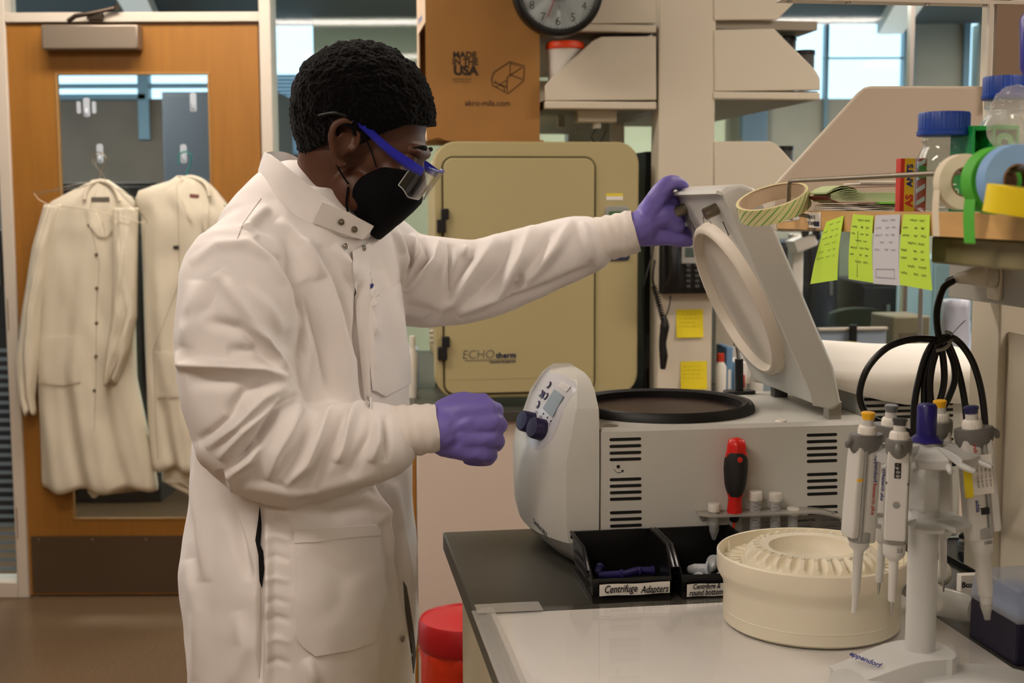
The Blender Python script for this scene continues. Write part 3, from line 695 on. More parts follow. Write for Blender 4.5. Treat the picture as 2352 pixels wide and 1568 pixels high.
# things on the far bench seen under the near shelf
a, b = onv(1880, 800, VS + .25), onv(2040, 757, VS + .25)
t = thing('rail_rack', 'metal rail rack on the far bench behind the paper sheet', 'rack', (a[0], VS + .25, BZ))
part('rail', MB().box(a[0], VS + .25, b[2] - .008, b[0], VS + .27, b[2]), M('frame_paint'), t, bev=.001)
part('rail', MB().box(a[0], VS + .25, a[2] - .008, b[0], VS + .27, a[2] + .002), M('frame_paint'), t, bev=.001)
part('rack_plate', MB().box(a[0], VS + .262, a[2], b[0], VS + .268, b[2] - .008), mat('platebl', (150, 165, 180), .35), t, smooth=0)
part('rack_leg', MB().box(a[0] + .01, VS + .25, BZ, a[0] + .03, VS + .27, a[2]), M('steel'), t); part('rack_leg', MB().box(b[0] - .03, VS + .25, BZ, b[0] - .01, VS + .27, a[2]), M('steel'), t)
c = onv(1960, 800, VS + .23); part('clamp', MB().cyl((c[0], VS + .235, c[2] - .02), (c[0], VS + .235, b[2] + .01), .012), M('black_plastic'), t)
c = onv(1945, 830, VS + .1); hh = onv(1945, 793, VS + .1)[2] - BZ
t = thing('paper_cup', 'cream cup on the far bench behind the paper sheet', 'cup', (c[0], VS + .1, BZ)); part('cup', MB().lathe([(.028, 0), (.032, hh), (.029, hh), (.026, .01), (.001, .01)], (c[0], VS + .1, BZ), 28), mat('creamcup', (226, 214, 168), .6), t)
part('rim', MB().lathe([(.0335, hh - .003), (.0335, hh + .001), (.031, hh + .001), (.031, hh - .003)], (c[0], VS + .1, BZ), 28, caps=False), M('creamcup'), t)
a, b = onv(2048, 880, VS + .28), onv(2138, 732, VS + .28)
t = thing('benchtop_device', 'grey green boxy device on the far bench behind the black cable loops', 'equipment', (a[0], VS + .28, BZ))
part('case', MB().box(a[0], VS + .28, BZ + .0, b[0], VS + .45, b[2]), mat('greengrey', (120, 116, 92), .6), t, bev=.006)
part('front_panel', MB().box(a[0] + .02, VS + .277, BZ + .06, b[0] - .03, VS + .28, b[2] - .05), mat('greengrey2', (96, 90, 74), .6), t, bev=.001)
a = onv(2117, 650, VS + .12)
t = thing('retort_stand', 'thin metal stand rod rising behind the hanging notes', 'stand', (a[0], VS + .12, BZ))
part('rod', MB().cyl((a[0], VS + .12, BZ), (a[0], VS + .12, BZ + .5), .007), M('steel'), t); part('stand_base', MB().box(a[0] - .06, VS + .05, BZ, a[0] + .06, VS + .195, BZ + .01), M('dkgrey_plastic'), t, bev=.002)
a, b = onv(2186, 840, VS + .18), onv(2262, 700, VS + .18)
t = thing('plastic_bag', 'pale bluish plastic bag standing on the far bench behind the black cable', 'bag', ((a[0] + b[0]) / 2, VS + .18, BZ))
R_ = []
for i in range(12):
    f = i / 11; z = BZ + .001 + (b[2] - BZ) * f; wv = (b[0] - a[0]) * (.5 - .12 * f); cx = (a[0] + b[0]) / 2
    R_.append([(cx + (wv + .008 * nz((k * .5, i * .6, 0))) * cos(2 * pi * k / 28), VS + .26 + (.07 * (1 - .4 * f) + .012 * nz((k * .7, i * .5, 3))) * sin(2 * pi * k / 28), z) for k in range(28)])
part('bag', MB().rings(R_), mat('palebag', (184, 188, 202), .35, trans=.0, sss=.1), t, smooth=180)
# green chair
t = thing('office_chair', 'dark green office chair behind the far bench', 'chair', (*uv(W(1968, 760, 5.7))[:2], 0))
g = uv(W(1968, 760, 5.7)); cx, cy = g[0], g[1]; zt_ = uv(W(1968, 712, 5.7))[2]
bk = MB(); Rr = []
for i in range(7):
    z = zt_ - .5 + .5 * i / 6; wv = .2 * (1 - .25 * (i / 6) ** 3) ; Rr.append([(cx + wv * cos(a) * (1 if True else 1), cy + .035 * sin(a) - .05 * (abs(cos(a))) ** 2, z + (.0 if i < 6 else -.02 * cos(a) ** 2)) for a in [2 * pi * k / 24 for k in range(24)]])
part('backrest', bk.rings(Rr), mat('chairgreen', (34, 46, 28), .8), t, label='dark green backrest')
part('seat', MB().box(cx - .23, cy - .5, .44, cx + .23, cy - .04, .5), M('chairgreen'), t, bev=.03)
part('gas_post', MB().cyl((cx, cy - .25, .08), (cx, cy - .25, .44), .025), M('black_plastic'), t)
part('back_bar', MB().tube([(cx, cy - .2, .44), (cx, cy + .05, .46), (cx, cy + .04, .8)], .02, 8), M('black_plastic'), t)
for k in range(5):
    a = 2 * pi * k / 5; e = (cx + .28 * cos(a), cy - .25 + .28 * sin(a), .07)
    lg = part('leg', MB().cyl((cx, cy - .25, .1), e, .02, .014), M('black_plastic'), t); part('castor', MB().cyl((e[0] - .012, e[1], .03), (e[0] + .012, e[1], .03), .03), M('black_plastic'), lg)
# microscope head behind
g = uv(W(1838, 555, 4.4))
t = thing('microscope', 'microscope on a tall stand glimpsed between the lid and the first green note', 'microscope', (g[0], g[1], BZ))
part('stand_column', MB().box(g[0] - .02, g[1] + .01, BZ, g[0] + .02, g[1] + .06, g[2] + .02), M('white_plastic'), t, bev=.005)
part('optical_head', MB().obox((g[0], g[1] - .02, g[2] - .01), (1, 0, .4), (0, 1, 0), (-.4, 0, 1), .04, .04, .022), M('white_plastic'), t, bev=.006)
part('eyepiece', MB().cyl((g[0] + .01, g[1] - .03, g[2] + .01), (g[0] - .02, g[1] - .09, g[2] + .05), .014).cyl((g[0] + .05, g[1] - .03, g[2] + .01), (g[0] + .02, g[1] - .09, g[2] + .05), .014), M('black_plastic'), t)
part('base', MB().box(g[0] - .09, g[1] - .1, BZ, g[0] + .09, g[1] + .08, BZ + .03), M('white_plastic'), t, bev=.004)
# ----------------------------------------------------------------  red bin
c = uv(Zp(1062, 1450, .62)); 
gb = W(957, 1440, 2.95); rb = .0
cx_ = W(1066, 1440, 2.95); R = (cx_ - gb).length
bc = uv((cx_.x, 2.95, 0)); zl = W(1000, 1440, 2.95 - R * .6)[2]
t = thing('biohazard_bin', 'red lidded waste bin on the floor beyond the near bench end', 'bin', (bc[0], bc[1], 0))
part('lid', MB().lathe([(R * .985, -.062), (R, -.057), (R, -.005), (R * .96, .004), (R * .93, 0), (R * .4, .012), (0, .014)], (bc[0], bc[1], zl), 64), mat('binred', (176, 22, 28), .4), t, label='glossy red lid')
part('bin_body', MB().lathe([(R * .76, .0), (R * .9, zl - .055), (R * .9, zl - .045)], (bc[0], bc[1], 0), 64), M('binred'), t)
part('bag_cuff', MB().lathe([(R * .93, zl - .19), (R * .965, zl - .14), (R * .94, zl - .1), (R * .975, zl - .07), (R * .95, zl - .063)], (bc[0], bc[1], 0), 90, rfun=lambda a, r, h: 1 + .018 * sin(a * 2 * pi * 9 + h * 40) + .01 * sin(a * 2 * pi * 23 - h * 70), caps=False), mat('bagred', (206, 52, 22), .35, trans=.0, sss=.2), t, label='orange red bag folded over the rim')
# ================================================================ NEAR BENCH
mat('bench_grey', (72, 70, 62), 0.42, var=0.08, vscale=300)
mat('bench_edge', (62, 60, 54), 0.45)
nb = thing('lab_bench', 'near dark grey lab bench carrying the open centrifuge and pipettes', 'bench', (0, -1.9, 0))
part('worktop', MB().box(0, -1.9, BZ - .032, .86, 0, BZ), M('bench_grey'), nb, bev=.003, label='dark grey worktop')
part('end_panel', MB().box(.04, -.045, 0, .84, -.02, BZ - .033), M('panel_pink'), nb, bev=.001)
part('cabinet_body', MB().box(.045, -1.88, .1, .84, -.046, BZ - .033), mat('cab_cream', (206, 196, 168), .5), nb, smooth=0)
for i in range(3):
    y = -.06 - i * .6
    dr = part('drawer', MB().box(.025, y - .58, .62, .045, y - .01, BZ - .05), M('cab_cream'), nb, bev=.002)
    part('handle', MB().tube([(.026, y - .44, .78), (.0, y - .44, .78), (.0, y - .56, .78), (.026, y - .56, .78)], .005, 8, smooth=False), M('steel'), dr)
    dr = part('door', MB().box(.025, y - .58, .11, .045, y - .01, .6), M('cab_cream'), nb, bev=.002)
    part('handle', MB().tube([(.026, y - .44, .56), (.0, y - .44, .56), (.0, y - .56, .56), (.026, y - .56, .56)], .005, 8, smooth=False), M('steel'), dr)
# paper mat and clear sheet
q = [onz(1113, 1416, BZ + .002), onz(2132, 1404, BZ + .002)]
m0 = onz(1105, 1406, BZ)
mp = MB().box(.022, -1.6, BZ + .0005, .612, m0[1] - .012, BZ + .0015)
solo('paper_mat', 'white absorbent paper mat lying under the clear sheet on the near bench', 'mat', (.3, -.8, BZ), mp, mat('matpaper', (240, 236, 230), .8, bump=.15, bscale=500), smooth=0)
sheet = MB().box(.012, -1.6, BZ + .002, .628, m0[1], BZ + .0045)
solo('plastic_sheet', 'clear glossy plastic sheet covering the white mat on the near bench', 'sheet', (.3, -.8, BZ + .002), sheet, M('plexi'), smooth=0)
tp = MB().box(.008, -1.6, BZ + .0002, .020, m0[1] + .004, BZ + .0018)
ck = thing('clear_tape', 'strip of crumpled clear tape along the left edge of the plastic sheet', 'tape', (.01, -.8, BZ))
G = [[(-.003 + .010 * j, m0[1] + .006 - 1.1 * i / 90, BZ + (.0052 if j > 1 else .001 if j < 1 else .0018) + .0012 * abs(nz((j, i * .9, 0), 1.3))) for j in range(4)] for i in range(91)]
part('tape_strip', MB().grid(G, (0, 0, .0003)), mat('tape_clear', (215, 212, 205), .18, alpha=.35), ck)
a = onz(1088, 1404, BZ); part('tape_corner', MB().grid([[(a[0] + .03 * j, a[1] + .014 - .02 * i, BZ + .0056 + .001 * abs(nz((j * 3, i * 3, 2), 1.1))) for j in range(4)] for i in range(3)], (0, 0, .0003)), M('tape_clear'), ck)
# ---------------------------------------------------------------- centrifuge
CV = -.29; CB = .048      # near and far side (v)
ZT = 1.139
tl = onv(1377, 985, CV); ZT = tl[2]; U0 = tl[0]
ce = thing('centrifuge', 'pale grey benchtop centrifuge with raised lid and open chamber', 'centrifuge', (.35, CV, BZ))
UE = .64
body = MB(); N_ = 64; cu, cv, cr = .352, -.121, .143
# top plate with a round opening
sq = []
for k in range(N_):
    a = 2 * pi * k / N_; dx, dy = cos(a), sin(a)
    x0, x1, y0, y1 = U0 - cu, UE - cu, CV + .006 - cv, CB - .006 - cv
    tt = min([(x1 / dx) if dx > 1e-6 else 9, (x0 / dx) if dx < -1e-6 else 9, (y1 / dy) if dy > 1e-6 else 9, (y0 / dy) if dy < -1e-6 else 9])
    sq.append((cu + dx * tt, cv + dy * tt, ZT))
# snap nearest to corners
for (xc, yc) in ((U0, CV + .006), (UE, CV + .006), (UE, CB - .006), (U0, CB - .006)):
    j = min(range(N_), key=lambda i: (sq[i][0] - xc) ** 2 + (sq[i][1] - yc) ** 2); sq[j] = (xc, yc, ZT)
circ = lambda r, z: [(cu + r * cos(2 * pi * k / N_), cv + r * sin(2 * pi * k / N_), z) for k in range(N_)]
low = [(x, (CV if y < cv - .1 and abs(y - CV - .006) < .001 else CB if abs(y - CB + .006) < .001 else y), ZT - .006) for x, y, z in sq]
bot = [(x, y, BZ + .03) for x, y, z in low]
body.rings([circ(cr - .006, ZT), sq, low, bot], cap0=False)
part('cabinet', body, M('instrument'), ce, smooth=30, fixnorm=False)
part('bowl', MB().rings([circ(cr - .006, ZT), circ(cr - .008, ZT - .01), circ(cr - .012, ZT - .1), circ(cr - .03, ZT - .125), circ(.03, ZT - .13)]), mat('bowl_metal', (82, 62, 56), .35, metal=.7), ce, label='dark steel chamber')
rg = MB().rings([circ(cr - .012, ZT - .004), circ(cr - .014, ZT + .011), circ(cr - .006, ZT + .014), circ(cr - .002, ZT + .010), circ(cr + .002, ZT + .0135), circ(cr + .006, ZT + .008), circ(cr + .007, ZT - .001)], cap0=False, cap1=False)
part('rim_gasket', rg, M('black_rubber'), ce, label='thick black rubber ring around the chamber')
part('spindle', MB().lathe([(.018, 0), (.018, .04), (.008, .045), (.006, .06)], (cu, cv, ZT - .13), 24), M('steel'), ce)
# feet
for x in (U0 + .0, UE - .05):
    for y in (CV + .05, CB - .05): part('foot', MB().cyl((x, y, BZ), (x, y, BZ + .031), .018), M('black_rubber'), ce)
# vents on near side: stadium slots, as dark recess strips
def slot(mb, x0, x1, z, h, y):
    P = []
    for cx_, a0 in ((x1 - h, -pi / 2), (x0 + h, pi / 2)):
        for k in range(7): a = a0 + pi * k / 6; P.append((cx_ + h * cos(a), z + h * sin(a)))
    return mb.prism(P, y - .0006, y + .004)
mat('vent_dark', (6, 6, 6), 0.6)
ys_l = [1011, 1026.5, 1042, 1057, 1103, 1118, 1133, 1148, 1179, 1194.5, 1209.5]
ys_r = [1004, 1019, 1034.5, 1049.5, 1064, 1094.5, 1109.5, 1124.5, 1139.5, 1169.5, 1184]
def vents(nm, xa, xb, ys):
    for y in ys:
        a, b = onv(xa, y, CV), onv(xb, y, CV); part(nm, slot(MB(), a[0], b[0], a[2], .0023, CV), M('vent_dark'), ce, smooth=0)
vents('vent_slot', 1398, 1471, ys_l); vents('vent_slot', 1851, 1921, ys_r)
a, b = onv(1399, 1228, CV), onv(1471, 1219, CV)
part('mains_socket', MB().box(a[0], CV - .001, a[2] - .02, b[0], CV + .002, b[2]), M('black_plastic'), ce, bev=.0005)
g = onv(1418, 1073, CV); part('lock_hole', MB().cyl((g[0], CV - .0006, g[2]), (g[0], CV + .002, g[2]), .0027), M('vent_dark'), ce)
arr = [onv(1408, 1079, CV - .0004), onv(1413, 1085, CV - .0004), onv(1420, 1087, CV - .0004), onv(1429, 1082, CV - .0004)]
ar = MB().tube(arr, .0004, 5); ar.add([onv(1424, 1081, CV - .0006), onv(1431, 1080.5, CV - .0006), onv(1429, 1087, CV - .0006)], [(0, 1, 2), (2, 1, 0)])
part('turn_arrow', ar, M('ink'), ce, smooth=0)
# front module: plan sections stacked from plinth to domed top
def plan(off, pinch, z):
    yn, yf = CV + pinch, CB - pinch; un = U0 - .0015
    ym = (yn + yf) / 2; hw = (yf - yn) / 2; P = [(un, yn, z)]
    for k in range(25):
        t = -1 + 2 * k / 24; bulge = 1 - abs(t) ** 2.3
        P.append((un - off * (.5 + .5 * bulge), ym + hw * t * (.985 if abs(t) > .99 else 1), z))
    P.append((un, yf, z)); return P
Zs = [(.030, .030, BZ + .006), (.052, .012, BZ + .012), (.074, .004, BZ + .030), (.092, .0, BZ + .048), (.099, -.002, BZ + .075), (.101, -.003, BZ + .12), (.101, -.003, BZ + .165), (.097, -.003, BZ + .182), (.084, -.002, BZ + .212), (.071, .001, BZ + .246), (.066, .004, BZ + .252), (.052, .034, BZ + .276), (.040, .065, BZ + .288), (.016, .11, BZ + .293)]
ring = [plan(*z_) for z_ in Zs]
def bvh_of(mb): return BVHTree.FromPolygons([tuple(p) for p in mb.v], mb.f)
def hitb(px, py, bv, lift=0.0):
    o = uv((0, 0, CH)); d = ray(px, py); c, s = cos(TH), sin(TH); dd = Vector((d[0] * c + d[1] * s, -d[0] * s + d[1] * c, d[2])).normalized()
    h, n, i, dist = bv.ray_cast(o, dd)
    if h is None: return None, None
    if n.dot(dd) > 0: n = -n
    return h + n * lift, n
nosemb = MB().rings(ring); nosebv = bvh_of(nosemb)
part('front_housing', MB().rings(ring[3:]), M('instrument'), ce, smooth=22)
part('front_base', MB().rings([[(x - (.0 if x < U0 - .01 else 0), y, z) for x, y, z in r] for r in ring[:4]]), mat('base_grey', (150, 149, 144), .45), ce, smooth=50, label='darker grey plinth of the front housing')
# control panel overlay draped on the slanted front
out = [(1243, 853), (1262, 852), (1290, 857), (1308, 866), (1320, 878), (1325, 893), (1320, 905), (1306, 920), (1299, 935), (1291, 952), (1284, 970), (1276, 990), (1264, 1012), (1246, 1031), (1231, 1036), (1218, 1026), (1210, 1005), (1206, 980), (1205, 955), (1207, 930), (1213, 905), (1222, 878)]
cxp, cyp = 1258, 940; G = []
for k in range(0, 13):
    f = max(k / 12, .002); row = []
    for (a, b) in out:
        h, n = hitb(cxp + (a - cxp) * f, cyp + (b - cyp) * f, nosebv, .0012 if k < 12 else .0001)
        if h is None:
            h = row[-1] if row else G[-1][len(row)]
        row.append(h)
    G.append(row)
pm = MB(); n_ = len(out); b_ = 0
for r in G: pm.v += [Vector(p) for p in r]
for i in range(len(G) - 1):
    for j in range(n_): pm.f.append((i * n_ + j, i * n_ + (j + 1) % n_, (i + 1) * n_ + (j + 1) % n_, (i + 1) * n_ + j))
pm.f.append(tuple(range(n_)))
cp = part('control_panel', pm, mat('panel_lilac', (196, 196, 200), .3), ce, smooth=60, label='smooth lilac grey control panel overlay')
panbv = nosebv
def disc(parent, nm, px, py, r, m, h=.0012, rz=None, lift=.0012):
    p, n = hitb(px, py, panbv, lift)
    if p is None: return
    return part(nm, MB().lathe([(r, 0), (r, h * .6), (r * .8, h), (0.0001, h)], p, 20, n), m, parent)
mat('knob_blue', (34, 28, 66), .35); mat('key_rim', (46, 42, 78), .4); mat('key_face', (220, 218, 214), .4)
for (a, b) in ((1263, 886), (1245, 905), (1249, 909), (1256, 912), (1238, 930)):
    kk = disc(cp, 'key', a, b, .0062, M('key_rim'), lift=.0022)
    if kk and a != 1249: disc(cp, 'key_face', a, b, .0034, M('key_face'), .0008, lift=.0032)
for (a, b) in ((1249, 951), (1258, 960), (1266, 968)): disc(cp, 'indicator', a, b, .0016, M('knob_blue'))
for (a, b) in ((1233, 952), (1243, 962), (1252, 972), (1261, 979)):
    p, n = hitb(a, b, panbv, .0028)
    if p is not None: 
        X_ = Vector((0, -1, 0)); Y_ = n.cross(X_).normalized(); X_ = Y_.cross(n)
        part('dial_symbol', MB().tube([p + (X_ * cos(t) + Y_ * sin(t)) * .0045 for t in (0.3, 1, 1.7, 2.4, 3.1)], .0004, 5), M('ink_blue'), cp)
for (a, b) in ((1222, 972), (1246, 988)):
    p, n = hitb(a, b, panbv, .0)
    if p is not None:
        nn = Vector((-.88, -.34, .30)).normalized()
        part('knob', MB().lathe([(.0172, 0), (.0164, .019), (.015, .0215), (.0, .022)], p, 32, nn), M('knob_blue'), ce, label='dark blue dial knob')
# display window
c4 = [(1277, 897), (1298, 913), (1273, 959), (1251, 939)]
P4 = [hitb(a, b, panbv, .0035)[0] for a, b in c4]
if None not in P4:
    G = [[P4[0].lerp(P4[1], i / 4).lerp(P4[3].lerp(P4[2], i / 4), j / 4) for i in range(5)] for j in range(5)]
    part('display', MB().grid(G, (-.0012, -.001, 0)), mat('display', (150, 166, 176), .12), cp, label='pale blue display window')
p, n = hitb(1297, 890, panbv, .0022)
if p is not None:
    X_ = (hitb(1309, 897, panbv, .0022)[0] - hitb(1285, 882, panbv, .0022)[0]).normalized(); Y_ = n.cross(X_)
    lettering(cp, '00000', .014, X_, Y_, p, M('key_face'), bold=.001, name='embossed_marks')
    # model lettering low on the housing
a1, n1 = hitb(1224, 1196, nosebv, .0006); a2, n2 = hitb(1252, 1230, nosebv, .0006)
me = text_mesh('Centrifuge 5430 R', .0165, (1, 0, 0), (0, 1, 0), (0, 0, 0), bold=.0003)
vs = np.array([v.co[:] for v in me.vertices]); xm, xM = vs[:, 0].min(), vs[:, 0].max()
for v in me.vertices:
    f = (v.co.x - xm) / (xM - xm); h, n = hitb(1223 + 31 * f, 1195 + 36 * f - v.co.y / .0165 * 17, nosebv, .0006)
    v.co = h if h is not None else a1
part('lettering', me, M('ink_navy'), ce, smooth=0, fixnorm=False)
part('seam_line', MB().box(U0 - .001, CV - .0012, BZ + .03, U0 + .0002, CV + .001, ZT - .001), M('ink'), ce, smooth=0)
p = onv(1400, 978, CV + .02); part('screw', MB().lathe([(.011, 0), (.011, .001), (.008, .0015), (.0, .0005)], (p[0] + .001, CV + .018, ZT), 20), M('steel'), ce)
p = onz(1808, 979, ZT); part('button_cap', MB().lathe([(.009, 0), (.008, .002), (0, .003)], (p[0], CV + .016, ZT), 20), M('white_plastic'), ce)
# ---------- lid (opened about 67 degrees about its rear edge)
LV0, LV1 = CV + .012, CB - .012
ln = [onv(1659, 443, LV0), onv(1877, 951, LV0)]          # near underside edge
lo = [onv(1722, 411, LV0 + .0), onv(1943, 928, LV0)]     # near outer edge
A0, A1 = Vector((ln[0][0], 0, ln[0][2])), Vector((ln[1][0], 0, ln[1][2]))
ax_ = (A1 - A0).normalized(); nm_ = Vector((-ax_.z, 0, ax_.x)); nm_ = nm_ if nm_.x > 0 else -nm_   # outward (to the right / up)
LL = (A1 - A0).length; th_ = max(abs((Vector((lo[0][0], 0, lo[0][2])) - A0).dot(nm_)), .03)
def Lp(a, v, n): q_ = A0 + ax_ * a + nm_ * n; return Vector((q_.x, v, q_.z))
lw = LV1 - LV0; far_v = LV0 + .285
lid = MB()
prof = [(0.0, .0), (-.003, .012), (.004, th_ - .012), (.02, th_ + .004), (.05, th_ + .008), (LL - .05, th_ + .006), (LL + .006, th_ - .006), (LL + .01, th_ - .022), (LL - .012, .002), (LL - .03, .0)]
R_ = []
for v, ins in ((LV0, .006), (LV0 + .006, .0), (far_v - .006, .0), (far_v, .006)):
    R_.append([Lp(min(max(a, ins * 1), LL + .01 - ins) if ins else a, v, n if n < .001 else n - ins) for a, n in prof])
lid.rings(R_)
ld = part('lid', lid, M('instrument'), ce, bev=.002, smooth=40)
# inner circular boss (recessed lid seal) : annular wall protruding from underside
lc = (LL * .505, (LV0 + far_v) / 2 + .0); rr = .128
# centre from the photo: ring centre px (1690,690)
def lr(r, n): return [Lp(lc[0] + r * cos(2 * pi * k / 72), lc[1] + r * sin(2 * pi * k / 72), n) for k in range(72)]
part('lid_seal', MB().rings([lr(rr + .008, .002), lr(rr + .006, -.012), lr(rr + .001, -.017), lr(rr - .004, -.017), lr(rr - .006, -.012), lr(rr - .008, -.003), lr(.001, -.002)], cap0=False), mat('seal_white', (222, 212, 196), .5), ld, smooth=60, label='raised round inner ring of the lid')
# thin liner plate line, latch pins, slots
for f in (.2, .82):
    v = LV0 + (far_v - LV0) * f
    p0_ = Lp(.028, v, 0); part('latch_pin', MB().cyl(p0_ + nm_ * .001, p0_ - nm_ * .022, .0095, seg=20), mat('pin', (128, 118, 102), .35, metal=.9), ld)
    sl = MB().obox(Lp(.062, v, -.0004), ax_, (0, 1, 0), nm_, .012, .0008, .0008); part('latch_slot', sl, M('dkgrey_plastic'), ld, smooth=0)
lm = MB().tube([Lp(.058 + .016 * -sin(t), (LV0 + far_v) / 2 + .02 * cos(t), -.0004) for t in [pi * k / 10 for k in range(11)]], .0009, 5)
part('finger_grip', lm, M('grey_plastic'), ld)
part('handle_lip', MB().rings([[Lp(-.004, v, -.004), Lp(.0, v, -.008), Lp(.006, v, -.001), Lp(.004, v, .004)] for v in (LV0 + .004, far_v - .004)]), M('instrument'), ld, smooth=0)
# hinge bracket and gas strut
h_ = onv(1909, 962, LV0 + .02)
part('hinge_bracket', MB().box(h_[0] - .010, LV0 + .008, ZT - .001, h_[0] + .011, LV0 + .03, ZT + .028), M('steel'), ce, bev=.001)
h2 = onv(1780, 912, CB - .05); part('hinge_bracket', MB().box(h_[0] - .012, far_v - .04, ZT - .001, h_[0] + .012, far_v - .018, ZT + .02), M('dkgrey_plastic'), ce, bev=.001)
sv = CB - .028
s0, s1, s2 = onv(1697, 913, sv), onv(1697, 828, sv), onv(1693, 798, sv)
part('strut_base', MB().prism(rrect(s0[0] - .028, sv - .014, s0[0] + .028, sv + .014, .01), ZT, ZT + .006, 'xy'), M('black_plastic'), ce, bev=.001)
part('strut_cylinder', MB().cyl((s0[0], sv, ZT + .005), (s1[0], sv, s1[2]), .0075), M('black_plastic'), ce)
part('strut_rod', MB().cyl((s1[0], sv, s1[2] - .002), (s2[0], sv, s2[2] + .004), .004), M('chrome'), ce)
part('strut_eye', MB().obox((s2[0], sv, s2[2] + .008), (1, 0, -.3), (0, 1, 0), (.3, 0, 1), .006, .004, .009), M('steel'), ce, bev=.001)
# type plate on the side
a, b = onv(1700, 1262, CV), onv(1938, 1186, CV)
tpz = MB().prism([(a[0], a[2]), (b[0], a[2]), (b[0], b[2] - .022), (b[0] - .012, b[2] - .006), (b[0] - .035, b[2]), (a[0], b[2])], CV - .0015, CV - .0002)
tpp = part('type_plate', tpz, mat('plate', (158, 154, 148), .35, metal=.5), ce, smooth=0, label='grey printed type plate')
rn = random.Random(5)
def ltp(px, py, s, size, m='ink', **k):
    g = onv(px, py, CV - .0019); lettering(tpp, s, size, (1, 0, 0), (0, 0, 1), g, M(m), **k)
ltp(1848, 1199, 'Eppendorf AG', .0052, bold=.0002); ltp(1905, 1199, '22331 Hamburg', .0046)
for j, (xx, ww) in enumerate(((1845, 30), (1905, 42))):
    for i in range(3):
        y_ = 1209 + i * 8.5; a, b = onv(xx - ww * .6, y_ + 3.2, CV - .0018), onv(xx + ww * .6, y_ - 3.2, CV - .0018)
        fr = MB(); th = .00022
        fr.tube([(a[0], a[1], a[2]), (b[0], a[1], a[2]), (b[0], a[1], b[2]), (a[0], a[1], b[2])], th, 4, closed=True, smooth=False)
        part('printed_frame', fr, M('ink'), tpp, smooth=0)
for i, s in enumerate(('refrigerant', 'R 134a', 'classifying')): ltp(1758, 1203 + i * 9, s, .0036)
ltp(1797, 1200, 'R 1', .005); ltp(1797, 1212, '0.2', .005); ltp(1797, 1224, '0.5', .005); ltp(1848, 1212, 'No. 5428', .0036); ltp(1905, 1213, '230V 50Hz', .0036); ltp(1848, 1220, 'kg 1.2', .0036); ltp(1905, 1221, '1.3 kW', .0036)
# ---------------------------------------------------------------- instrument behind, with paper on top
RV = -.20
a = onv(1971, 873, RV); b = onv(2201, 1240, RV)
zt2 = a[2]; ri = thing('vented_instrument', 'grey vented instrument box behind the centrifuge, covered by a paper sheet', 'equipment', (a[0], RV, BZ))
part('case', MB().box(a[0], RV, BZ + .008, b[0], RV + .34, zt2), M('instrument'), ri, bev=.006)
for i, y in enumerate((907, 923, 938, 951.5, 965, 1020)):
    p_, q_ = onv(1983, y, RV), onv(2188, y, RV)
    for (s_, e_) in ((0, .66), (.7, 1.0)):
        x0 = p_[0] + (q_[0] - p_[0]) * s_; x1 = p_[0] + (q_[0] - p_[0]) * e_
        part('vent_slot', slot(MB(), x0, x1, p_[2], .0024, RV), M('vent_dark'), ri, smooth=0)
for x in (a[0] + .02, b[0] - .02):
    for y in (RV + .03, RV + .3): part('foot', MB().cyl((x, y, BZ), (x, y, BZ + .009), .01), M('black_rubber'), ri)
pl = onv(2216, 1240, RV - .03)
t = thing('notice_card', 'small grey printed card standing behind the pipette stand at right', 'card', (pl[0], RV - .03, BZ))
part('card', MB().box(pl[0] - .012, RV - .031, BZ, pl[0] + .014, RV - .03, BZ + .05), mat('cardgrey', (170, 166, 158), .7), t, smooth=0)
for i, s in enumerate(('Voltage', 'Current', 'Order-No', 'Serial-No', 'Made in')): lettering(t, s, .0052, (1, 0, 0), (0, 0, 1), (pl[0], RV - .0314, BZ + .044 - i * .008), M('ink'), wid=.9)
# paper sheet over it
def quadpt(px, py, Y): return uv(W(px, py, Y))
rows = []
NR, NC = 26, 30
for i in range(NR + 1):
    s = i / NR; row = []
    for j in range(NC + 1):
        f = j / NC; x = a[0] - .065 + (b[0] - a[0] + .13) * f + .01 * (1 - s)
        if s < .6: v = RV + .32 - s / .6 * .32; z = zt2 + .004 + .016 * sin(pi * min(1, s / .6)) * (.6 + .4 * sin(f * 3)) + .012 * (1 - f) * (1 - s) 
        else:
            q_ = (s - .6) / .4; ang = q_ * 2.3; r_ = .022; v = RV - r_ * sin(ang) - .003; z = zt2 + .002 - r_ * (1 - cos(ang)) * 1.3 * (.35 + .65 * min(1, f * 2.2)) - .006 * q_
        z += .003 * sin(f * 7 + s * 3) + .008 * f * (1 - s) + .013 * (1 - .75 * f); row.append((x, v, z))
    rows.append(row)
ps = solo('paper_sheet', 'large curling white paper sheet lying on the vented instrument', 'paper', (a[0], RV, zt2 + .004), MB().grid(rows, (0, 0, .0006)), M('paper'))
# board under it, visible at left
mat('board', (182, 152, 108), .8)
bd_ = MB().grid([[(a[0] - .055 + .17 * i / 12, RV - .004 + .2 * j / 3, zt2 + .0005 + .010 * (1 - i / 12) ** 2) for j in range(4)] for i in range(13)], (0, 0, .005))
solo('fibre_board', 'tan board edge under the curling paper sheet', 'board', (a[0], RV, zt2 + .002), bd_, M('board'), smooth=30)
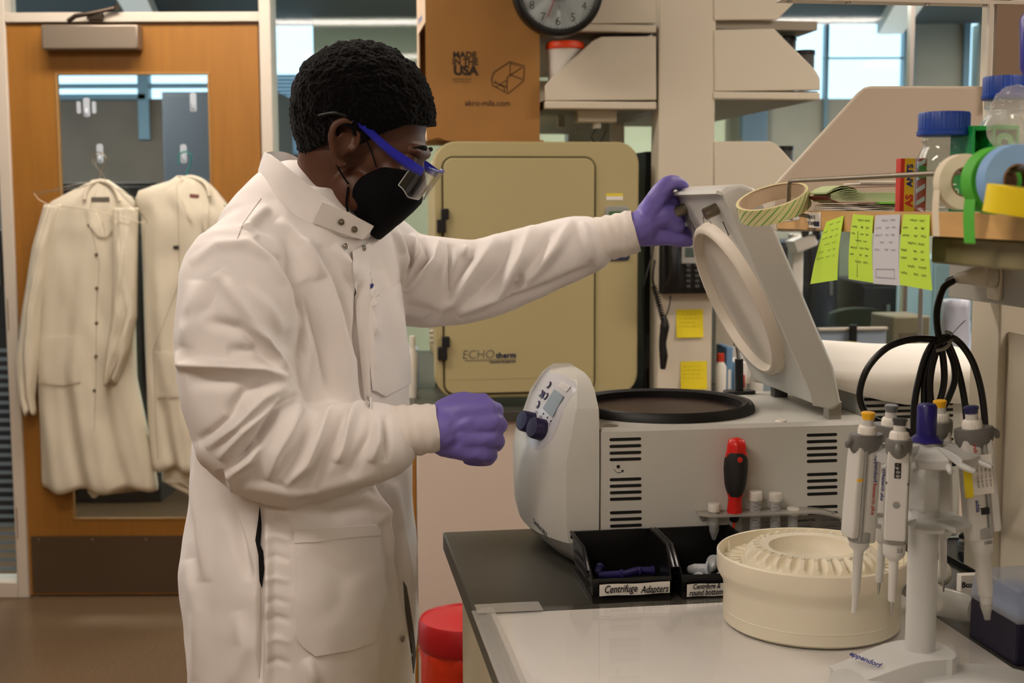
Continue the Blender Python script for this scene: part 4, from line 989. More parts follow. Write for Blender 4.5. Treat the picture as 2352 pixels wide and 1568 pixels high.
# ---------------------------------------------------------------- bins
mat('bin_black', (17, 17, 18), 0.3, bump=0.05, bscale=60)
def bin_(u, v, label, w=.116, d=.128, h=.068):
    t = thing('storage_bin', label, 'bin', (u, v, BZ), 'B', 'black storage bins'); e = .0022
    z = BZ + .001
    mb = MB()
    mb.box(u + .006, v + .004, z, u + w - .006, v + d, z + e)                   # floor
    mb.prism([(u + .006, z), (u + w - .006, z), (u + w, z + h), (u, z + h)], v + d - e, v + d)   # back
    for sx in (0, 1):
        x_ = lambda zz: (u + .006 - .006 * (zz - z) / h) if not sx else (u + w - .006 + .006 * (zz - z) / h)
        sgn = 1 if not sx else -1
        prof = [(v + .004, z), (v + d, z), (v + d, z + h), (v + .038, z + h), (v + .006, z + h * .62), (v - .002, z + .03)]
        A = [(x_(zz), yy, zz) for yy, zz in prof]; Bq = [(x_(zz) + sgn * e, yy, zz) for yy, zz in prof]
        n = len(A); b0 = len(mb.v); mb.v += [Vector(p) for p in A + Bq]
        mb.f.append(tuple(b0 + i for i in range(n))); mb.f.append(tuple(b0 + n + i for i in reversed(range(n))))
        for i in range(n): mb.f.append((b0 + (i + 1) % n, b0 + i, b0 + n + i, b0 + n + (i + 1) % n))
    mb.prism([(v + .004, z), (v - .003, z + .033), (v - .003 + e, z + .033), (v + .004 + e, z)], u + .005, u + w - .005, 'yz')  # front lip
    part('bin_shell', mb, M('bin_black'), t, smooth=0)
    rim = MB()
    for x0 in (u - .003, u + w - .001):
        rim.tube([(x0 + .002, v + d, z + h), (x0 + .002, v + .038, z + h), (x0 + .002, v + .006, z + h * .62)], .0028, 6, smooth=False)
    rim.box(u - .002, v + d - .001, z + h - .010, u + w + .002, v + d + .003, z + h + .001)
    part('bin_rim', rim, M('bin_black'), t)
    part('base_skirt', MB().prism([(v - .006, BZ), (v + .004, BZ + .008), (v + d, BZ + .008), (v + d, BZ)], u + .004, u + w - .004, 'yz'), M('bin_black'), t, smooth=0)
    rb = MB()
    for k in range(3): rb.box(u - .0016, v + .02, z + .016 + k * .014, u + .004, v + d - .02, z + .018 + k * .014)
    part('side_rib', rb, M('bin_black'), t, smooth=0)
    return t
bl_ = onz(1353, 1385, BZ); BV = bl_[1]
b1 = bin_(bl_[0] - .002, BV, 'black open bin labelled Centrifuge Adapters, holding dark purple adapters', w=.121)
b2 = bin_(bl_[0] + .127, BV, 'black open bin partly hidden by the white rotor housing, holding clear adapters', w=.112)
def lab(root, px0, py0, px1, py1, lines, size):
    v = BV - .0052; a, b = onv(px0, py1, v), onv(px1, py0, v)
    s_ = part('bin_label', MB().grid([[(a[0] + (b[0] - a[0]) * i / 8, v + .0012 - .0012 * ((a[2] + (b[2] - a[2]) * j - BZ) / .04), a[2] + (b[2] - a[2]) * j + .0006 * sin(i * 1.1)) for i in range(9)] for j in (0, 1)], (0, .0004, 0)), M('paper'), root, smooth=0, label='white paper label with handwriting')
    for (tx_, px, py, sz) in lines:
        g = onv(px, py, v); part('handwriting', text_mesh(tx_, sz, (1, 0, 0), (0, 0, 1), (g[0], v - .0006, g[2]), shear=.3, bold=.0002, space=1.0, wid=.74), M('ink'), s_, smooth=0, fixnorm=False)
lab(b1, 1373, 1338, 1535, 1371, [('Centrifuge', 1421, 1354, .0150), ('Adapters', 1499, 1355, .0145)], 1)
lab(b2, 1574, 1340, 1700, 1374, [('Centrifuge &', 1618, 1349, .0105), ('round bottom', 1617, 1363, .0115)], 1)
# adapters in bins
mat('adapt', (40, 34, 92), .4)
rn = random.Random(11)
pos = [(.03, .03, 10), (.052, .036, -12), (.075, .03, 8), (.095, .04, -20), (.04, .055, 3), (.07, .06, 25), (.09, .07, -5), (.028, .08, 70)]
for i, (x, y, an) in enumerate(pos):
    c_ = Vector((bl_[0] + x, BV + y, BZ + .0105 + (.012 if i >= 4 else 0))); dr_ = Vector((cos(radians(an)), sin(radians(an)), .0))
    where = ('front left corner', 'front, left of the middle', 'front, right of the middle', 'front right corner', 'second layer at left', 'second layer at right', 'back right', 'back left')[i]
    t = thing('tube_adapter', 'dark purple tube adapter in the Centrifuge Adapters bin, %s' % where, 'adapter', c_, 'B', 'purple adapters in the bin')
    part('sleeve', MB().lathe([(.0, -.02), (.0035, -.018), (.0055, -.008), (.0055, .018), (.0048, .018), (.0046, -.004), (.0, -.006)], c_, 16, dr_), M('adapt'), t)
    part('collar', MB().lathe([(.0055, .014), (.007, .015), (.007, .019), (.0048, .019)], c_, 16, dr_, caps=False), M('adapt'), t)
for i, (x, y, an) in enumerate(((.02, .028, 40), (.045, .03, 0), (.035, .055, -30), (.07, .035, 15), (.06, .07, 60))):
    c_ = Vector((bl_[0] + .127 + x + .01, BV + y, BZ + .013 + (.012 if i in (2, 4) else 0))); dr_ = Vector((cos(radians(an)), sin(radians(an)), .1))
    where = ('front left', 'front middle', 'behind the front left one', 'front right', 'at the back')[i]
    t = thing('tube_adapter', 'milky clear round-bottom adapter in the right bin, %s' % where, 'adapter', c_, 'B', 'clear adapters in the bin')
    part('sleeve', MB().lathe([(.0, -.018), (.005, -.015), (.008, -.006), (.008, .014), (.0072, .014), (.007, -.004), (.0, -.006)], c_, 18, dr_), mat('milky', (206, 210, 214), .3, alpha=.75), t)
    part('rim', MB().lathe([(.008, .012), (.0115, .013), (.0115, .0155), (.0072, .0155)], c_, 18, dr_, caps=False), M('milky'), t)
    lettering(t, 'eppendorf', .005, dr_, (0, -.5, .8), c_ + Vector((0, -.0086, .002)), M('ink_blue'), bold=.0002)
# ---------------------------------------------------------------- white rotor housing
f_ = onz(1857, 1429, BZ + .0045); rc = Vector((f_[0], f_[1], BZ + .0045))
e0 = onz(1648, 1420, BZ + .03)
RR = .1245
rt = thing('rotor_housing', 'large white round rotor housing with scalloped crown in front of the bins', 'rotor', rc)
part('drum', MB().lathe([(.0, 0), (RR * .90, 0), (RR * .925, .003), (RR * .925, .048), (RR * .935, .056), (RR * .985, .066), (RR, .072), (RR, .0935), (RR - .002, .0955), (RR - .0035, .0945), (RR - .004, .078), (.03, .076)], rc, 128), M('offwhite'), rt, smooth=35)
part('base_line', MB().lathe([(RR * .9255, .017), (RR * .929, .0175), (RR * .929, .0182), (RR * .9255, .0187)], rc, 128, caps=False), M('offwhite'), rt)
cr0 = .089
# crown: sloping band with scalloped notches
NT = 30; cr_ = MB(); seg = NT * 12; R_ = []
def crow(r, h, k, sc): return rc + Vector((r * cos(2 * pi * k / seg), r * sin(2 * pi * k / seg), h))
levels = [(cr0 + .002, .075), (cr0, .085), (cr0 - .001, .0875), (cr0 - .0015, .0915), (cr0 - .004, .0965), (cr0 - .010, .101), (cr0 - .018, .1025), (.060, .1025), (.0565, .101), (.053, .084), (.046, .078), (.0, .078)]
for li, (r, h) in enumerate(levels):
    row = []
    for k in range(seg):
        ph = (k % 12) / 12 - .5; notch = max(0, 1 - abs(ph) * 3.2)
        rr_, hh_ = r, h
        if li in (4, 5): rr_ -= .0120 * min(1, notch * 1.8); hh_ -= .001 * notch
        if li == 3: rr_ -= .0095 * min(1, 1.6 * max(0, 1 - abs(ph) * 4.6))
        if li == 6: rr_ -= .004 * notch
        row.append(crow(rr_, hh_, k, 0))
    R_.append(row)
part('crown', cr_.rings(R_, cap0=False), M('offwhite'), rt, smooth=50)
tb = MB()
for k in range(NT):
    a = 2 * pi * k / NT; er = Vector((cos(a), sin(a), 0)); et = Vector((-sin(a), cos(a), 0))
    tb.obox(rc + er * (cr0 - .016) + Vector((0, 0, .103)), er, et, (0, 0, 1), .0035, .0022, .001)
part('crown_tooth', tb, M('offwhite'), rt, smooth=0, kind='stuff')
sb_ = MB(); 
for k in range(36):
    a = 2 * pi * k / 36; er = Vector((cos(a), sin(a), 0)); et = Vector((-sin(a), cos(a), 0))
    c_ = rc + er * (cr0 + .0175) + Vector((0, 0, .0785)); L_ = []
    for q in range(16): t_ = 2 * pi * q / 16; L_.append(c_ + er * .0115 * cos(t_) + et * .0038 * sin(t_))
    sb_.tube(L_, .0014, 6, closed=True, smooth=False)
part('deck_slot', sb_, M('offwhite'), rt, kind='stuff')
pg_ = MB()
for k in (12, 22, 32):
    a = 2 * pi * k / 36 + .35; er = Vector((cos(a), sin(a), 0)); pg_ = MB().lathe([(.003, 0), (.0005, .016)], rc + er * (RR - .008) + Vector((0, 0, .077)), 10); part('locating_pin', pg_, M('offwhite'), rt)
# ================================================================ NEAR SHELF (runs along the near bench)
mat('shelf_wood', (208, 164, 98), 0.5, var=0.06, vscale=10, stretch=(2, 2, 14))
mat('shelf_panel', (196, 182, 164), 0.6, bump=0.02)
mat('olive', (128, 120, 84), 0.5)
VP_ = uv(W(1783, 500, 1.82))[1]
US = onv(1784, 500, VP_)[0]
zt3 = onu(1887, 489, US)[2]; zb3 = onu(1937, 537, US)[2]
UC = onv(2283, 1000, VP_)[0]
sh = thing('bench_shelf', 'near open shelf with maple front edge and sloped beige end panel, above the centrifuge', 'shelf', (US, VP_, zb3))
pp = [(1784, 528), (1783, 437), (1786, 428), (1981, 217), (1990, 210), (2003, 207), (2262, 209), (2262, 536), (1800, 536), (1788, 534)]
P = [onv(a, b, VP_) for a, b in pp]
part('end_panel', MB().prism([(p[0], p[2]) for p in P], VP_, VP_ + .014), M('shelf_panel'), sh, bev=.002, label='sloped beige end panel')
part('panel_edge', MB().tube([onv(a, b, VP_ + .006) for a, b in pp[:7]], .0022, 6, smooth=False), M('cream'), sh)
part('shelf_board', MB().box(US + .004, -1.9, zb3 + .004, UC, VP_ - .001, zt3), mat('shelf_top', (190, 176, 150), .55), sh, smooth=0)
part('front_edge', MB().box(US, -1.9, zb3, US + .004, VP_ - .001, zt3), M('shelf_wood'), sh, smooth=0, label='maple wood front edge')
a = onv(1786, 530, VP_)
part('corner_cap', MB().prism([(a[0] - .001, zb3 - .003), (a[0] + .05, zb3 - .004), (a[0] + .05, zb3 + .001), (a[0] + .004, zb3 + .0015), (a[0] + .002, zt3), (a[0] - .003, zt3), (a[0] - .003, zb3 + .002)], VP_ - .006, VP_ + .006), M('cream'), sh, bev=.0008)
g = onv(2142, 560, VP_ - .05)
part('light_bar', MB().box(US + .02, -1.88, zb3 - .030, US + .17, onu(2140, 560, US + .02)[1], zb3 - .001), M('olive'), sh, bev=.003, label='olive strip light housing under the shelf')
# upright and spine
co_ = thing('shelf_column', 'near cream shelf upright at the right edge of the view', 'shelf', (UC, VP_, BZ))
part('upright', MB().box(UC, VP_ - .004, BZ, UC + .14, VP_ + .08, 2.72), M('cream'), co_, bev=.003)
part('spine_panel', MB().box(UC + .012, -1.9, BZ, UC + .03, VP_ - .006, zb3 - .15), M('cream'), co_, smooth=0)
up = thing('bench_shelf', 'upper shelf whose dark underside rim crosses the top right of the view', 'shelf', (US, VP_, 1.75))
zu = onv(2050, 13, VP_)[2]
part('shelf_rim', MB().box(US + .002, VP_ - .006, zu, UC + .02, VP_ + .02, zu + .006), M('frame_paint'), up, bev=.001)
part('shelf_board', MB().box(US + .002, -1.9, zu + .30, UC, VP_ - .008, zu + .33), M('shelf_wood'), up, smooth=0)
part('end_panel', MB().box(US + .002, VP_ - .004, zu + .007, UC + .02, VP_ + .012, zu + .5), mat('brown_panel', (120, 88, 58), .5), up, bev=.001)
for px in (1822, 1957, 2140, 2275):
    g = onv(px, 8, VP_ - .006); part('screw', MB().lathe([(.004, 0), (.004, -.002), (.002, -.003)], (g[0], VP_ - .0, zu), 16), M('steel'), up)
part('side_panel_or_shade', MB().box(onv(2291, 100, VP_ - .01)[0], VP_ - .012, zt3 + .14, UC + .14, VP_ - .0045, zu), mat('upright_shade', (134, 112, 90), .6), up, smooth=0)  # brown sheet over the cream upright, paints the shade on its upper part
part('edge_strip', MB().box(onv(2274, 100, VP_ - .01)[0], VP_ - .012, zt3 + .14, onv(2283, 100, VP_ - .01)[0], VP_ - .005, zu), M('frame_paint'), up, bev=.0005)
# raceway with plug
UR = UC - .062; rv = onu(2180, 640, UR)[1]; zr0 = onu(2183, 690, UR)[2]; zr1 = zb3 - .032
rw = thing('power_raceway', 'grey power raceway with outlets under the near shelf', 'raceway', (UR, rv, zr0))
part('raceway_body', MB().box(UR, -1.88, zr0, UC - .0, rv, zr1), mat('raceway', (176, 174, 166), .5), rw, bev=.002)
o_ = onu(2290, 642, UR)
part('outlet', MB().prism(rrect(o_[1] - .018, o_[2] - .032, o_[1] + .018, o_[2] + .032, .006), UR - .004, UR, 'yz'), M('cream'), rw, bev=.001)
for px in (2277, 2294):
    g = onu(px, 688, UR); lettering(rw, 'EM-1' if px < 2280 else '20A', .006, (0, 0, -1), (0, -1, 0), (UR - .0006, g[1], g[2]), M('ink'))
pg = thing('power_plug', 'cream power plug with black cord pushed into the raceway outlet', 'plug', (UR - .02, o_[1], o_[2]))
part('plug_body', MB().tube([(UR - .004, o_[1] + .0, o_[2]), (UR - .02, o_[1] + .002, o_[2]), (UR - .032, o_[1] + .008, o_[2] - .001), (UR - .042, o_[1] + .03, o_[2] - .004)], [.016, .0155, .011, .0065], 16), mat('plugcream', (222, 218, 202), .45), pg)
rb_ = MB()
for k in range(6): rb_.box(UR - .0215 - .0, o_[1] - .014 + k * .004, o_[2] - .012, UR - .019, o_[1] - .012 + k * .004, o_[2] + .012)
part('grip_ribs', rb_, M('plugcream'), pg, smooth=0)
# sticky notes on the wood edge
mat('note_green', (196, 232, 72), .8); mat('note_white', (205, 206, 212), .85)
rn = random.Random(21)
mat('pen', (60, 70, 50), .8); mat('pen_light', (140, 170, 80), .8); mat('pen_grey', (120, 120, 150), .8)
def wnote(lab, c4, m, pen, nrow, rr, out=.004, grp='sticky notes on the shelf edge'):
    C = [onu(c4[0][0], c4[0][1], US - .0005), onu(c4[1][0], c4[1][1], US - .0005), onu(c4[2][0], c4[2][1], US - out), onu(c4[3][0], c4[3][1], US - out)]  # tl tr br bl
    def Q(f, g, lift=0):
        top_ = C[0].lerp(C[1], f); bot = C[3].lerp(C[2], f); q = top_.lerp(bot, g); q.x -= .004 * sin(pi * g) * .5 + lift; return q
    t = thing('sticky_note', lab, 'note', C[0], 'B', grp); rr *= .75
    part('sheet', MB().grid([[Q(i / 6, j / 10) for i in range(7)] for j in range(11)], (.0004, 0, 0)), m, t)
    mb = MB()
    for r in range(nrow):
        gy = .08 + r * (.84 / max(nrow, 8)); segs = [(.08, .4), (.5, .68), (.74, .92)] if r % 3 else [(.3, .6), (.66, .9)]
        for (s0, s1) in segs:
            s1 = s0 + (s1 - s0) * rn.uniform(.5, 1)
            n = max(4, int((s1 - s0) * 26)); mb.tube([Q(s0 + (s1 - s0) * i / n, gy + .018 * (1 if i % 2 else -1) * rn.uniform(.3, 1), .0008) for i in range(n + 1)], rr, 4, n=2)
    part('handwriting', mb, pen, t, smooth=0)
    return t, Q
wnote('lime sticky note on the shelf edge, leftmost, swinging to the left', [(1900, 514), (1940, 500), (1924, 648), (1862, 657)], M('note_green'), M('pen_light'), 6, .0003, out=.012)
t, Q = wnote('lime sticky note on the shelf edge, left neighbour of the pale note', [(1961, 497), (2008, 501), (2007, 655), (1950, 646)], M('note_green'), M('pen'), 7, .00035)
part('ruled_line', MB().tube([Q(.38, .25, .0008), Q(.38, .95, .0008)], .00025, 4), M('pen'), t, smooth=0)
t, Q = wnote('pale lilac sticky note between two lime ones on the shelf edge', [(2013, 500), (2070, 498), (2068, 662), (2007, 657)], M('note_white'), M('pen_grey'), 5, .0003)
part('drawn_box', MB().tube([Q(.15, .78, .0008), Q(.85, .77, .0008), Q(.84, .9, .0008), Q(.14, .9, .0008)], .00025, 4, closed=True, smooth=False), M('pen_grey'), t, smooth=0)
wnote('largest lime sticky note on the shelf edge, right of the pale note', [(2077, 498), (2138, 500), (2142, 674), (2067, 660)], M('note_green'), M('pen'), 8, .0004)
for (c4, lab, txt, w_) in (([(1801, 489), (1838, 487), (1838, 509), (1802, 513)], 'small white label at the left end of the shelf edge', 'KIMWIPES', 0), ([(1850, 492), (1887, 492), (1886, 530), (1861, 527)], 'small white label with a dark square on the shelf edge beside the first note', '10 P200', 1)):
    C = [onu(a, b, US - .0008) for a, b in c4]
    t = thing('paper_label', lab, 'label', C[0], 'B')
    part('label_sheet', MB().grid([[C[0].lerp(C[1], i / 2) for i in range(3)], [C[3].lerp(C[2], i / 2) for i in range(3)]], (.0006, 0, 0)), M('paper'), t, smooth=0)
    c_ = (C[0] + C[2]) / 2
    for i, s in enumerate(('Filter tips', 'P200') if not w_ else ('BOX 12', 'TO 30 MIN', 'NO TOXIC')): lettering(t, s, .0075 if not w_ else .006, (0, -1, 0), (0, 0, 1), (US - .0014, c_[1], c_[2] + .004 - i * .008), M('ink'), bold=.0002)
    if w_: part('dark_square', MB().box(US - .0016, C[2][1] + .004, C[2][2] + .003, US - .001, C[2][1] + .02, C[2][2] + .009), mat('navyink', (36, 34, 60), .7), t, smooth=0)
# rod and tape rolls
UR2 = US - .028
r0 = onu(1815, 420, UR2)
rod = [Vector((US + .004, r0[1] + .0, zt3 - .008)), Vector((UR2 + .01, r0[1], zt3 - .004)), Vector((UR2, r0[1], zt3 + .001)), Vector((UR2, r0[1], r0[2] - .008)), Vector((UR2, r0[1] - .003, r0[2] - .001)), Vector((UR2, r0[1] - .010, r0[2])), Vector((UR2, -1.5, r0[2]))]
t = thing('tape_rod', 'bent metal rod in front of the shelf edge, threaded with tape rolls', 'rod', rod[0])
part('rod_bar', MB().tube(rod, .0028, 12, smooth=False), mat('rodmetal', (140, 128, 112), .35, metal=.9), t)
mat('core', (126, 92, 56), .8)
def roll(lab, px, R, r, wd, m, tail=None, mname=None):
    g = onu(px, 430, UR2); c_ = Vector((UR2, g[1], r0[2] - r + .0028 + .0004))
    t = thing('tape_roll', lab, 'tape', c_, 'B', 'tape rolls on the rod')
    part('tape', MB().lathe([(r + .0015, -wd / 2), (R - .0004, -wd / 2), (R, -wd / 2 + .0006), (R, wd / 2 - .0006), (R - .0004, wd / 2), (r + .0015, wd / 2)], c_, 64, (0, 1, 0), caps=False), m, t, smooth=30)
    part('core', MB().rings([[c_ + Vector((q * cos(a), s_, q * sin(a))) for a in [2 * pi * k / 48 for k in range(48)]] for q, s_ in ((r, -wd / 2), (r + .0018, -wd / 2), (r + .0018, wd / 2), (r, wd / 2))], closed=True), M('core'), t, smooth=30)
    if tail:
        (ang, ln) = tail; st = c_ + Vector((R * cos(ang), 0, R * sin(ang)))
        G = [[st + Vector((-.001 * sin(k * .5) - .0006, wd * (.5 if s_ else -.5), -ln * k / 8 + .004)) for s_ in (0, 1)] for k in range(9)]
        part('tail', MB().grid(G, (.0003, 0, 0)), m, t)
    return t
roll('white tape roll, small, leftmost on the rod', 2212, .0262, .0125, .013, mat('tape_white', (226, 214, 188), .7), (pi * 1.12, .045))
roll('bright green tape roll on the rod between the white and blue rolls', 2292, .030, .0125, .020, mat('tape_green', (76, 176, 44), .65), (pi * 1.2, .042))
roll('pale blue tape roll on the rod right of the green one', 2330, .031, .0125, .016, mat('tape_blue', (128, 168, 214), .65))
g = W(2340, 470, 1.10); g = uv(g)
t = thing('tape_roll', 'yellow tape roll at the right edge of the view, lying against the blue roll', 'tape', g, 'B')
part('tape', MB().lathe([(.012, -.0115), (.0265, -.0115), (.0265, .0115), (.012, .0115)], g, 48, (.1, -.1, 1), caps=False), mat('tape_yellow', (240, 214, 20), .6), t, smooth=30)
part('core', MB().lathe([(.0105, -.0115), (.012, -.0115), (.012, .0115), (.0105, .0115)], g, 32, (.1, -.1, 1), caps=False), M('core'), t)
# striped autoclave tape hanging on the rod end
c_ = uv(W(1779, 472, 1.72)); ax = Vector((-.36, -.24, 1)).normalized()
t = thing('tape_roll', 'cream tape roll with green diagonal stripes hanging from the rod end', 'tape', c_, 'B')
m = mat('tape_striped', (222, 214, 160), .6); nt = m.node_tree; N = nt.nodes; L = nt.links
X_ = ax.orthogonal().normalized(); Y_ = ax.cross(X_)
Rt = .0475; wv = .0215
part('tape', MB().lathe([(Rt - .003, -wv / 2), (Rt, -wv / 2), (Rt, wv / 2), (Rt - .003, wv / 2)], c_, 72, ax, caps=False), m, t, smooth=30)
part('core', MB().lathe([(Rt - .0045, -wv / 2), (Rt - .003, -wv / 2), (Rt - .003, wv / 2), (Rt - .0045, wv / 2)], c_, 72, ax, caps=False), mat('core_pale', (200, 178, 150), .8), t, smooth=30)
st = MB()
for k in range(26):
    a0 = 2 * pi * k / 26; G = []
    for q in range(7):
        f = q / 6; a = a0 + .62 * f; w_ = .0011 if k % 2 else .0005
        p = lambda aa: c_ + (X_ * cos(aa) + Y_ * sin(aa)) * (Rt + .0003) + ax * (-wv / 2 + wv * f)
        G.append([p(a), p(a + w_ / Rt * 2)])
    st.grid(G)
part('stripe', st, mat('stripe_green', (84, 170, 84), .6), t, smooth=0, kind='stuff')
# ---------------------------------------------------------------- things on the shelf
mat('cap_blue', (24, 66, 158), .4)
mat('glass', (235, 242, 240), .02, trans=1.0, ior=1.3)
def gl_bottle(lab, px, D, pyt, pyb, capw, bodyw, cloudy=False):
    g = uv(W(px, 400, D)); sc = F / D; c_ = Vector((g[0], g[1], zt3)); H_ = uv(W(px, pyt, D))[2] - zt3
    r = bodyw / sc / 2; rc_ = capw / sc / 2; ch = .0255
    t = thing('glass_bottle', lab, 'bottle', c_, 'B', 'blue-capped glass bottles on the near shelf')
    hb = H_ - ch; rn_ = rc_ * .84; prof = [(0.0, .0015), (r * .9, .0), (r, .005), (r, hb * .60), (r * .96, hb * .70), (r * .84, hb * .79), (rn_ * .93, hb * .86), (rn_ * .92, hb * .9), (rn_ * 1.04, hb * .93), (rn_ * .97, hb * .955), (rn_, hb + .008)]
    inner = [(max(q - .002, 0), h + (.0018 if i < 2 else 0)) for i, (q, h) in enumerate(prof)][::-1]
    part('glass_body', MB().lathe(prof + inner, c_, 48, caps=False), M('glass_pane'), t, smooth=70)
    part('cap', MB().lathe([(rc_ * .98, hb), (rc_ * 1.03, hb + .001), (rc_ * 1.03, hb + .005), (rc_ * .985, hb + .006), (rc_ * .985, hb + ch - .002), (rc_ * .94, hb + ch), (0, hb + ch)], c_, 144, rfun=lambda a, q, h: 1 - (.025 * (.5 + .5 * cos(a * 2 * pi * 36)) if hb + .0055 < h < hb + ch - .001 and q > .01 else 0)), M('cap_blue'), t, smooth=50)
    pr = MB()
    for k in range(7):
        z = hb * .42 - k * .006
        G = [[c_ + Vector(((r + .0002) * sin(aa), -(r + .0002) * cos(aa), z + dz)) for dz in (0, .0016)] for aa in [-.5 - .1 + j * .09 for j in range(3 + (k * 5) % 6)]]
        pr.grid(G)
    part('printing', pr, mat('print_white', (210, 214, 205), .6), t, smooth=0)
    lettering(t, '250', .012, (1, 0, 0), (0, 0, 1), (c_[0] - .005, c_[1] - r - .001, c_[2] + .02), M('print_white'))
    return t
gl_bottle('glass bottle with ribbed blue cap, standing beside the candy-coloured box', 2168, 1.43, 265, 490, 116, 124)
gl_bottle('taller glass bottle with blue cap behind the green rack', 2303, 1.46, 184, 490, 96, 122)
# coloured box
a, b = uv(W(2068, 490, 1.47)), uv(W(2112, 370, 1.47))
t = thing('printed_box', 'small red and yellow printed box standing left of the nearer glass bottle', 'box', (a[0], a[1], zt3))
x0, x1, y0, z0, z1 = a[0], b[0] + .012, a[1], zt3, b[2]
part('carton', MB().box(x0, y0, z0, x1, y0 + .012, z1), mat('boxred', (206, 52, 36), .5), t, bev=.0005)
part('yellow_panel', MB().box(x0 + .005, y0 - .0006, z0, x0 + .017, y0, z1), mat('boxyel', (236, 186, 40), .5), t, smooth=0)
pa = MB()
for k in range(4): pa.prism([(x0 + .019, z0 + .006 + k * .014), (x1 - .002, z0 + .012 + k * .014), (x1 - .002, z0 + .017 + k * .014), (x0 + .019, z0 + .011 + k * .014)], y0 - .0006, y0)
part('swirl', pa, M('paper'), t, smooth=0)
part('green_patch', MB().box(x0 + .021, y0 - .0008, z1 - .022, x1 - .001, y0 - .0004, z1 - .008), mat('boxgreen', (80, 150, 60), .5), t, smooth=0)
lettering(t, 'AS', .012, (0, 0, 1), (-1, 0, 0), (x0 + .011, y0 - .0009, z0 + .012), M('boxred'), bold=.0006); lettering(t, 'ANTS', .010, (0, 0, 1), (-1, 0, 0), (x0 + .011, y0 - .0009, z0 + .040), M('ink_blue'), bold=.0004)
# green rack
a, b = uv(W(2231, 490, 1.40)), uv(W(2330, 296, 1.40))
t = thing('tube_rack', 'bright green plastic rack with round holes on the shelf behind the tape rolls', 'rack', (a[0], a[1], zt3))
z1 = b[2]; x0, y0 = a[0], a[1]; m = mat('rackgreen', (20, 158, 70), .35, sss=.1)
mb = MB(); xm = x0 + .022; x1 = x0 + .05
mb.box(x0, y0, zt3, x0 + .003, y0 + .05, z1).box(xm, y0 - .002, zt3, xm + .003, y0 + .05, z1).box(x1, y0, zt3, x1 + .003, y0 + .05, z1).box(x0 + .003, y0, z1 - .005, xm, y0 + .05, z1).box(xm + .003, y0 - .002, z1 - .004, x1, y0 + .05, z1 + .001).box(x0 + .003, y0, zt3, xm, y0 + .05, zt3 + .004).box(x0 + .003, y0 + .046, zt3 + .004, x1, y0 + .05, z1 - .005)
part('rack_frame', mb, m, t, bev=.0006)
for k in range(3):
    for xx, w_ in ((x0 + .0125, .006), (x0 + .036, .007)):
        c_ = Vector((xx, y0 + (.03 if xx < xm else -.001), z1 - .018 - k * .03)); part('hole_ring', MB().rings([[c_ + Vector((q * cos(a), s_, q * sin(a))) for a in [2 * pi * j / 24 for j in range(24)]] for q, s_ in ((.0045, 0), (w_ + .0035, 0), (w_ + .0035, .003), (.0045, .003))], closed=True), m, t)
# plastic bag
c_ = uv(W(2335, 290, 1.37)); mb = voxel(MB().sphere(c_, .03, 24, (1.0, .6, 1.25)).sphere(c_ + Vector((-.012, -.006, .002)), .02, 20, (1, .8, 1)), .003, 2)
for v in mb.vertices:
    n_ = nz(v.co, 55, 1) * .006 + nz(v.co, 130, 4) * .003; v.co = v.co + (v.co - c_).normalized() * n_
bg_ = solo('plastic_bag', 'crumpled clear plastic bag resting on the green rack', 'bag', (c_[0], c_[1], c_[2] - .04), mb, mat('bagclear', (220, 220, 214), .12, alpha=.28), smooth=180)
# pads and papers
mat('pad_cover', (120, 46, 36), .7); mat('pad_page', (196, 212, 160), .8)
g0, g1 = uv(W(1889, 480, 1.66)), uv(W(2072, 440, 1.62))
x0, x1, y0 = g0[0], g1[0], g0[1] + .0
t = thing('sheet_stack', 'loose folded white sheets under the thumbed pad on the shelf', 'paper', (x0, y0, zt3))
for k in range(4):
    z = zt3 + .0008 + k * .0022
    part('folded_sheet', MB().grid([[(x0 + .005 + k * .004 + (.10) * i / 10, y0 - .02 + .07 * j / 2 + k * .003, z + .0008 * sin(i * .8 + k)) for i in range(11)] for j in range(3)], (0, 0, .001)), M('paper'), t)
t = thing('note_pad', 'thumbed pad with green-tinted pages and dark red cover on the shelf', 'pad', (x0, y0, zt3 + .011))
zz = zt3 + .0112
for k in range(11):
    G = [[(x0 + (.006 if k < 9 else 0) + .11 * i / 12, y0 - .016 + .06 * j, zz + k * .0011 + (.003 + k * .0006) * max(0, sin(pi * min(1, i / 5))) * (k / 10)) for i in range(13)] for j in (0, 1)]
    part('page', MB().grid(G, (0, 0, .0007)), M('pad_page'), t, smooth=0)
part('cover', MB().grid([[(x0 - .003 + .112 * i / 12, y0 - .02 + .065 * j, zz - .0012 + (.008 if i == 0 else .003 if i == 1 else 0)) for i in range(13)] for j in (0, 1)], (0, 0, .0007)), M('pad_cover'), t, smooth=0)
part('cover', MB().grid([[(x0 + .03 + .08 * i / 6, y0 - .018 + .065 * j, zz + .0175 + .0003 * i) for i in range(7)] for j in (0, 1)], (0, 0, .0007)), M('pad_cover'), t, smooth=0)
t = thing('white_tray', 'flat white tray lying on top of the thumbed pad', 'tray', (x0 + .07, y0, zz + .0212))
part('tray_plate', MB().box(x0 + .045, y0 - .015, zz + .0212, x0 + .115, y0 + .04, zz + .0236), M('white_plastic'), t, bev=.0008)
part('tray_rim', MB().box(x0 + .043, y0 - .017, zz + .0237, x0 + .117, y0 - .014, zz + .0262), M('white_plastic'), t, bev=.0005)
t = thing('green_folder', 'thin bright green card lying among the papers on the shelf', 'card', (x0 + .08, y0 - .025, zt3 + .0104))
part('card_sheet', MB().box(x0 + .065, y0 - .030, zt3 + .0086, x0 + .118, y0 - .0165, zt3 + .0108), mat('cardgreen', (110, 196, 60), .6), t, smooth=0)
